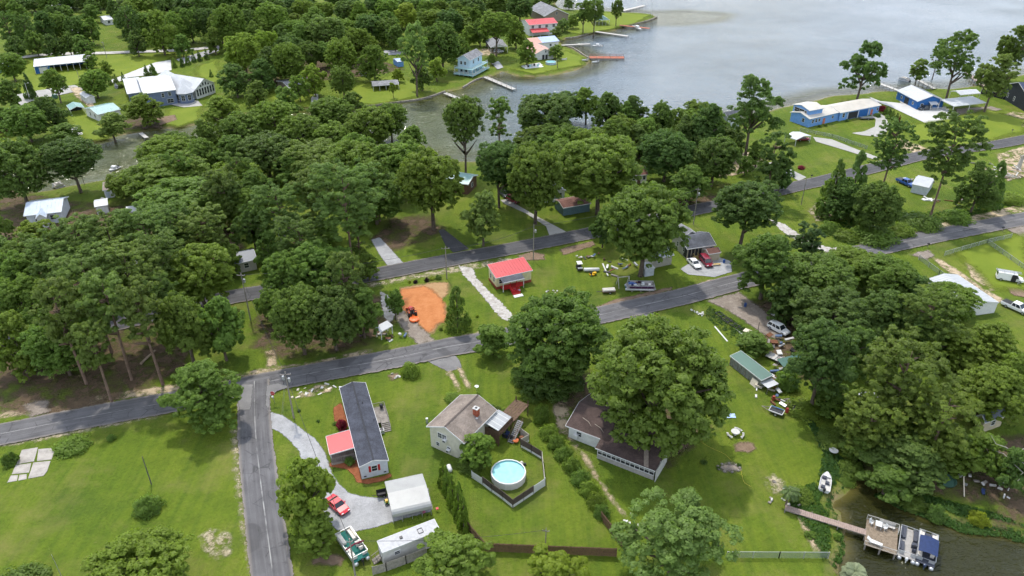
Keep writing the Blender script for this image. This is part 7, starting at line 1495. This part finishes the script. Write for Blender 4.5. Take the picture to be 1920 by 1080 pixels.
for k in range(9): MB().box((rng.uniform(-2.,2.),rng.uniform(-1.,1.),.45),(rng.uniform(.4,.8),rng.uniform(.4,.8),rng.uniform(.5,.95)),rz=rng.uniform(0,3)).build('clutter_piece', (BLKP,BLUECV,RUST,DARKMET)[k%4], e)
fr = Fr((995,128.5),(1013,126.5),(1011,119),.3); e = empty('patio_deck', fr.c, fr.rz, 'white patio with chairs beside the far round pool', 'deck'); MB().box((0,0,.1),(9,5,.25)).build('slab', WHITE, e)
for k in range(7): MB().box((-3.5+k*1.2,rng.uniform(-1.6,1.6),.65),(.6,.6,.9)).build('furniture_piece', (WHITE,BLKP,TEALW)[k%3], e)
e = small_empty('trash_bin', 104, 184, 'green wheeled bin beside the far gravel track', 'bin'); MB().box((0,0,.7),(1.6,1.2,1.3)).build('bin_body', MGREEN, e); MB().box((0,0,1.4),(1.7,1.3,.12)).build('lid', MGREEN, e)
e = small_empty('utility_box', 801, 793, 'small green utility post at the corner of the cream house', 'utility box'); MB().box((0,0,.5),(.35,.35,1.)).build('box', GREYMET, e); MB().box((0,0,1.03),(.4,.4,.06)).build('cap', WHITE, e)
e = small_empty('green_canoe', 1772, 903, 'green round trampoline-like tub under the right trees', 'tub'); MB().lathe([(1.4,0),(1.6,.35),(1.65,.45),(1.5,.4),(1.3,.15)],16).build('tub', MGREEN, e)
e = small_empty('fallen_pole', 1805, 918, 'pale pole leaning over the pond bank', 'pole'); MB().tube([(-.6,-1.6,.1),(.7,1.8,1.3)],.09,6).build('shaft', PLY, e)
e = small_empty('dead_tree', 1885, 985, 'grey dead tree with bare twisted branches by the pond', 'tree')
for k in range(1): pass
e.location = G(1880, 905); DW = M('grey_deadwood', (.42,.39,.35), .9)
MB().tube([(0,0,0),(.2,.1,4),(-.2,.3,7)],[.22,.16,.06],7).build('trunk', DW, e)
for k in range(10):
    a = k*2.1; z = 2.5+k*.45; r_ = 2.2+(k%3)*.7; MB().tube([(.1,.1,z),(r_*.5*math.cos(a),r_*.5*math.sin(a),z+.7),(r_*math.cos(a+.3),r_*math.sin(a+.3),z+.9),(r_*1.4*math.cos(a+.1),r_*1.4*math.sin(a+.1),z+1.6)],[.08,.06,.04,.015],5).build('branch', DW, e)
e = small_empty('tree_stump', 1908, 318, 'tall splintered grey tree stump beside the timber heap', 'stump'); MB().tube([(0,0,0),(.1,0,2.),(.3,.1,4.6)],[.75,.6,.4],9).build('trunk', DW, e)
for k in range(6): a = k*1.05; MB().tube([(.25,.05,3.4),(.3+1.1*math.cos(a),1.1*math.sin(a),4.2+k*.25)],[.3,.08],6).build('splinter', DW, e)
e = small_empty('dish_antenna', 894, 735, 'white roof dish on a short mast behind the cream house', 'dish'); MB().tube([(0,0,0),(0,0,1.2)],.04,6).build('mast', GREYMET, e); MB().lathe([(.05,1.2),(.3,1.26),(.42,1.36)],12).build('dish', WHITE, e)
# slabs of the old concrete pad
e = small_empty('concrete_pad', 60, 870, 'cracked old concrete pad of six slabs on the left lawn', 'concrete pad'); O = e.location.copy(); SLABM = M('old_concrete', (.36,.33,.30), .9, var=.22, scale=.8, dirt=.45)
for pp in ([(245,380),(430,350),(385,510),(180,545)],[(428,370),(570,358),(615,400),(580,488),(412,508)],[(175,550),(355,527),(328,635),(128,655)],[(372,522),(572,502),(532,620),(490,672),(312,707)],[(122,668),(205,662),(190,727),(78,748)],[(217,660),(300,652),(300,707),(203,726)]):
    w = [G(x/6, 780+y/6, .07)-O for x, y in pp]; c = sum(w, Vector())/len(w); w = [c+(p-c)*.97 for p in w]; MB().prism([(p.x,p.y) for p in w[::-1]], -.06, .07+rng.uniform(-.015,.015)).build('slab', SLABM, e)
# palms
PALM = M('palm_frond', (.075,.115,.03), .6, var=.3); PALMG = M('silver_palm_frond', (.16,.19,.10), .6, var=.25)
def palm(px, py, h, r, n, label, m, tr=.14):
    e = small_empty('palm_tree', px, py, label, 'palm'); MB().tube([(0,0,-.1),(.05,0,h*.5),(0,.05,h)],[tr*1.2,tr,tr*.9],8).build('trunk', BARK, e); f = None
    for k in range(n):
        a = k*2.4; el = .9-1.5*(k/n); b_ = MB(); s = []
        for i in range(6):
            t = i/5; rr = r*t*math.cos(el)*(1-.15*t); s.append(Vector((rr*math.cos(a), rr*math.sin(a), h+r*t*math.sin(el)-.5*r*t*t)))
        side = Vector((-math.sin(a), math.cos(a), 0))
        for i in range(5):
            for q in (-1, 1):
                for j in range(3):
                    p = s[i].lerp(s[i+1], j/3); d = (s[i+1]-s[i]).normalized(); ln = r*.32*math.sin(math.pi*(.12+.8*(i+j/3)/5)); tip = p+side*q*ln+d*ln*.6+Vector((0,0,-.12*r)); b_.add([p, p+d*.09*r, tip], [(0,1,2)])
        b_.tube(s, [.03,.028,.022,.018,.012,.005], 4); b_.build('frond', m, e)
palm(1600,1082,1.2,2.2,30,'silvery green fan palm at the bottom edge by the pond',PALMG,.25); palm(1473,948,3.2,1.6,14,'slim palm at the lawn end of the wooden walkway',PALM); palm(1484,940,2.2,1.4,12,'shorter palm behind the slim walkway palm',PALM); palm(1045,128,3.6,1.1,10,'small palm beside the far round pool',PALM); palm(1012,752,1.2,1.5,1,'x',PALM) if False else None
# vine along the deck, hedges
for k, (x, y) in enumerate(((922,760),(933,763),(944,768),(955,773),(966,780),(972,790),(973,802),(968,812))): tree(x,y,17,16,'shrub','g',label='vine clump number %s from the chimney end along the deck rail' % ('first','second','third','fourth','fifth','sixth','seventh','eighth')[k],name='climbing_vine',group='vine clumps along the deck')
for k, a in enumerate(((830,884,24,50),(838,900,26,54),(848,918,28,58),(859,938,30,60),(869,960,32,64),(861,925,22,48))): tree(*a,'cone','o',label=('topmost','second from the top','third from the top','fourth from the top','lowest','rear')[k]+' arborvitae of the hedge row beside the white carport',name='arborvitae',group='arborvitae hedge row')
for k, a in enumerate(((1030,803,44,40),(1044,822,44,40),(1058,842,46,42),(1074,862,46,44),(1090,886,48,46),(1106,908,48,46),(1118,930,46,46),(1128,952,40,40))): tree(*a,'shrub',('o','n','o')[k%3],label=('first','second','third','fourth','fifth','sixth','seventh','eighth')[k]+' hedge bush from the top in the diagonal hedge',name='hedge_bush',group='diagonal hedge bushes')
for a, lb in (((638,790,26,30,'shrub','d'),'dark shrub with red flowers left of the mobile home'),((662,797,12,12,'shrub','o'),'small shrub left of the mobile home'),((1503,312,18,12,'shrub','d'),'red shrub beside the upper street mailbox'),((1656,200,20,16,'shrub','d'),'magenta bush at the right end of the sky blue house'),((1645,213,16,13,'shrub','d'),'dark round bush at the sky blue house carport'),((1662,207,11,14,'cone','n'),'first conifer right of the magenta bush'),((1669,210,11,14,'cone','n'),'second conifer right of the magenta bush'),((1675,214,11,14,'cone','n'),'third conifer right of the magenta bush'),((1682,218,10,14,'cone','n'),'fourth conifer right of the magenta bush'),((1538,234,9,9,'shrub','d'),'left dark bush in front of the sky blue house'),((1549,233,8,8,'shrub','d'),'right dark bush in front of the sky blue house'),((1589,224,9,8,'shrub','d'),'dark bush by the boat trailer'),((1687,222,6,12,'cone','d'),'reddish little conifer on the lawn by the concrete drive'),((779,526,12,10,'shrub','d'),'dark purple shrub leftmost above the clay lot'),((800,522,12,12,'shrub','d'),'dark purple shrub right above the clay lot'),((810,521,12,9,'shrub','y'),'yellow shrub above the clay lot'),((822,517,16,14,'shrub','n'),'green shrub rightmost above the clay lot'),((768,527,8,7,'shrub','y'),'small yellow shrub above the clay lot'),((895,591,8,8,'shrub','y'),'small yellow shrub right of the dark cedar'),((826,615,9,9,'shrub','g'),'left grey shrub at the lower edge of the clay lot'),((850,615,11,9,'shrub','g'),'right grey shrub at the lower edge of the clay lot'),((1303,942,26,24,'shrub','p'),'round olive bush on the lower right lawn'),((1320,864,16,14,'shrub','d'),'small dark shrub left of the fire ring'),((925,632,50,40,'shrub','o'),'bright bush left of the dark centre oak'),((560,768,9,9,'shrub','d'),'tiny dark sapling beside the corner utility pole'),((596,788,9,8,'shrub','d'),'tiny dark sapling on the mobile home lawn'),((850,742,44,16,'shrub','o'),'low feathery bush behind the cream house')):
    o = tree(*a, label=lb)
    if 'red flowers' in lb or 'red shrub' in lb or lb.startswith('magenta'): o.children[0].color = (.20,.012,.035,1)
    if 'purple' in lb: o.children[0].color = (.03,.012,.02,1)
    if 'reddish' in lb: o.children[0].color = (.12,.03,.02,1)
# ---------------------------------------------------------------- weeds and ground cover along banks
def cover(name, pts, n, size, c, label):
    P = np.array(poly_px(pts)); lo, hi = P.min(0), P.max(0); Q = lo+(hi-lo)*nr.rand(n*4, 2); s = sdist(Q, [P]); Q = Q[s < 0][:n]
    C = np.column_stack([Q, np.full(len(Q), .0)+.12*nr.rand(len(Q))]); sd_ = sdist(Q, [LAKE, POND]); C[:, 2] += np.where(sd_ < 2, WZ*.8, 0)
    o = link(name, leaf_mesh(name, C, np.full(len(C), .34), 14, size, flat=.6), None); o.color = (*c, 1); return tag(o, kind='stuff')
cover('weeds', [(1560,930),(1590,905),(1605,885),(1570,850),(1530,800),(1500,750),(1480,745),(1520,800),(1545,850),(1535,900),(1555,950)], 700, .13, (.04,.10,.02), '')
cover('weeds', [(1475,925),(1530,905),(1562,950),(1578,985),(1584,1035),(1568,1062),(1545,1050),(1520,1000),(1490,960)], 900, .13, (.055,.12,.018), '')
cover('weeds', [(1640,925),(1690,950),(1760,975),(1810,996),(1880,1003),(1930,1015),(1930,990),(1870,965),(1800,945),(1740,930),(1690,915)], 1100, .14, (.05,.11,.02), '')
cover('weeds', [(1540,440),(1600,462),(1680,440),(1760,420),(1900,385),(1900,360),(1780,395),(1690,400),(1580,415)], 1300, .15, (.05,.11,.016), '')
cover('weeds', [(1330,575),(1390,610),(1420,640),(1400,650),(1350,620),(1320,590)], 260, .12, (.05,.10,.02), '')
# ---------------------------------------------------------------- labels of the trees
LM = [('clay lot',(795,575)),('red roofed cottage',(955,520)),('cream house',(868,800)),('mobile home',(690,800)),('brown roofed house',(1160,820)),('white trailer',(765,1020)),('stop sign',(515,756)),('concrete pad',(60,870)),
 ('green roofed coop',(1410,700)),('white pickup',(1900,590)),('wooden walkway',(1545,975)),('pond platform',(1655,1010)),('grey roofed house',(1312,470)),('rusty shed',(1080,395)),('concrete driveway',(985,405)),('brush lot shed',(1728,350)),
 ('sky blue house',(1575,215)),('royal blue garage',(1745,195)),('black house',(1905,190)),('arched carport',(1505,258)),('light blue lake house',(875,130)),('cove shelter',(723,162)),('cove seawall',(760,192)),('navy house',(330,175)),('long white shed',(115,122)),
 ('teal carport',(143,205)),('boat ramp',(148,255)),('striped metal roof',(80,395)),('left creek boat',(214,318)),('pale far road',(275,97)),('lake point pavilion',(1130,42)),('red roofed far house',(1018,55)),('far round pool',(1033,120)),
 ('fallen log',(279,668)),('street corner',(478,730)),('upper street pole',(470,600)),('dirt drive',(1400,585)),('tin lean-to',(725,625)),('teal metal roof',(880,335)),('cream cottage',(1198,330)),('leaning pine trunk',(1765,395)),('timber heap',(1905,330)),
 ('white metal building',(1835,575)),('dark right cottage',(1870,795)),('bottom left corner',(0,1080)),('bottom fence',(1050,1044)),('white station wagon',(1460,622)),('left picture edge',(0,560)),('top left corner',(0,0)),('grey gabled carport',(935,95)),('far house in the gap',(204,38)),('wooded cove house',(568,160)),('blue cove shed',(751,113)),('cove gravel road',(740,98)),('centre top edge',(680,2)),('striped roof creek bend',(300,330)),('middle cove bank',(600,300)),('pine wood house',(250,495)),('tall pine house',(543,428)),('dark left house',(460,485)),('hidden green shed',(1630,745)),('navy house conifer row',(356,112)),('hidden cove road',(735,100)),('cove lawn trunk',(783,178)),('pale cove drive',(590,195)),('creek bend shed',(250,390))]
LMW = [(n, G(*p)) for n, p in LM]
ORD = ['closest', 'second closest', 'third closest', 'fourth closest', 'fifth closest', 'sixth closest', 'seventh closest', 'eighth closest', 'ninth closest', 'tenth closest', 'eleventh closest', 'twelfth closest', 'thirteenth closest', 'fourteenth closest', 'fifteenth closest', 'sixteenth closest', 'seventeenth closest', 'eighteenth closest', 'nineteenth closest', 'twentieth closest', 'twenty-first closest', 'twenty-second closest', 'twenty-third closest', 'twenty-fourth closest', 'twenty-fifth closest']
TONE = {'d': 'dark green', 'o': 'mid green', 'b': 'bright green', 'p': 'olive', 'P': 'olive yellow', 'g': 'grey-green', 'c': 'blackish green', 'n': 'deep green', 'y': 'yellow-green'}
KIND = {'oak': 'broadleaf tree', 'air': 'open-crowned tree', 'pine': 'pine', 'cedar': 'cedar', 'cone': 'small conifer', 'shrub': 'shrub'}
CAT = {'oak': 'tree', 'air': 'tree', 'pine': 'tree', 'cedar': 'tree', 'cone': 'tree', 'shrub': 'shrub'}
ORD += ['%s-%s closest' % (t, u) for t in ('thirty', 'forty') for u in ('first', 'second', 'third', 'fourth', 'fifth', 'sixth', 'seventh', 'eighth', 'ninth')]
buck = {}
for t in TREES:
    rt, cx, cy, kind, colr, lab, grp, P, dia, ht = t
    rt['category'] = CAT[kind]
    if lab: rt['label'] = lab; rt['group'] = grp or 'labelled garden plants'
    else:
        n, q = min(LMW, key=lambda k: (k[1]-P).length); buck.setdefault((KIND[kind], n), []).append(((q-P).length, t))
    if not grp: rt['group'] = {'oak': 'broadleaf trees of the wood and yards', 'air': 'open-crowned trees', 'pine': 'pines of the woods', 'cedar': 'cedars', 'cone': 'small conifers of the yards', 'shrub': 'shrubs of the yards'}[kind]
for (k, n), lst in buck.items():
    lst.sort(key=lambda a: a[0])
    for i, (d, t) in enumerate(lst):
        w_ = 'broad ' if t[8] > 11 and k != 'shrub' and len(n.split()) < 5 else ''
        t[0]['label'] = '%s%s %s, %s such %s to the %s' % (w_, TONE[t[4]], k, ORD[min(i, len(ORD)-1)], k.split()[-1], n)
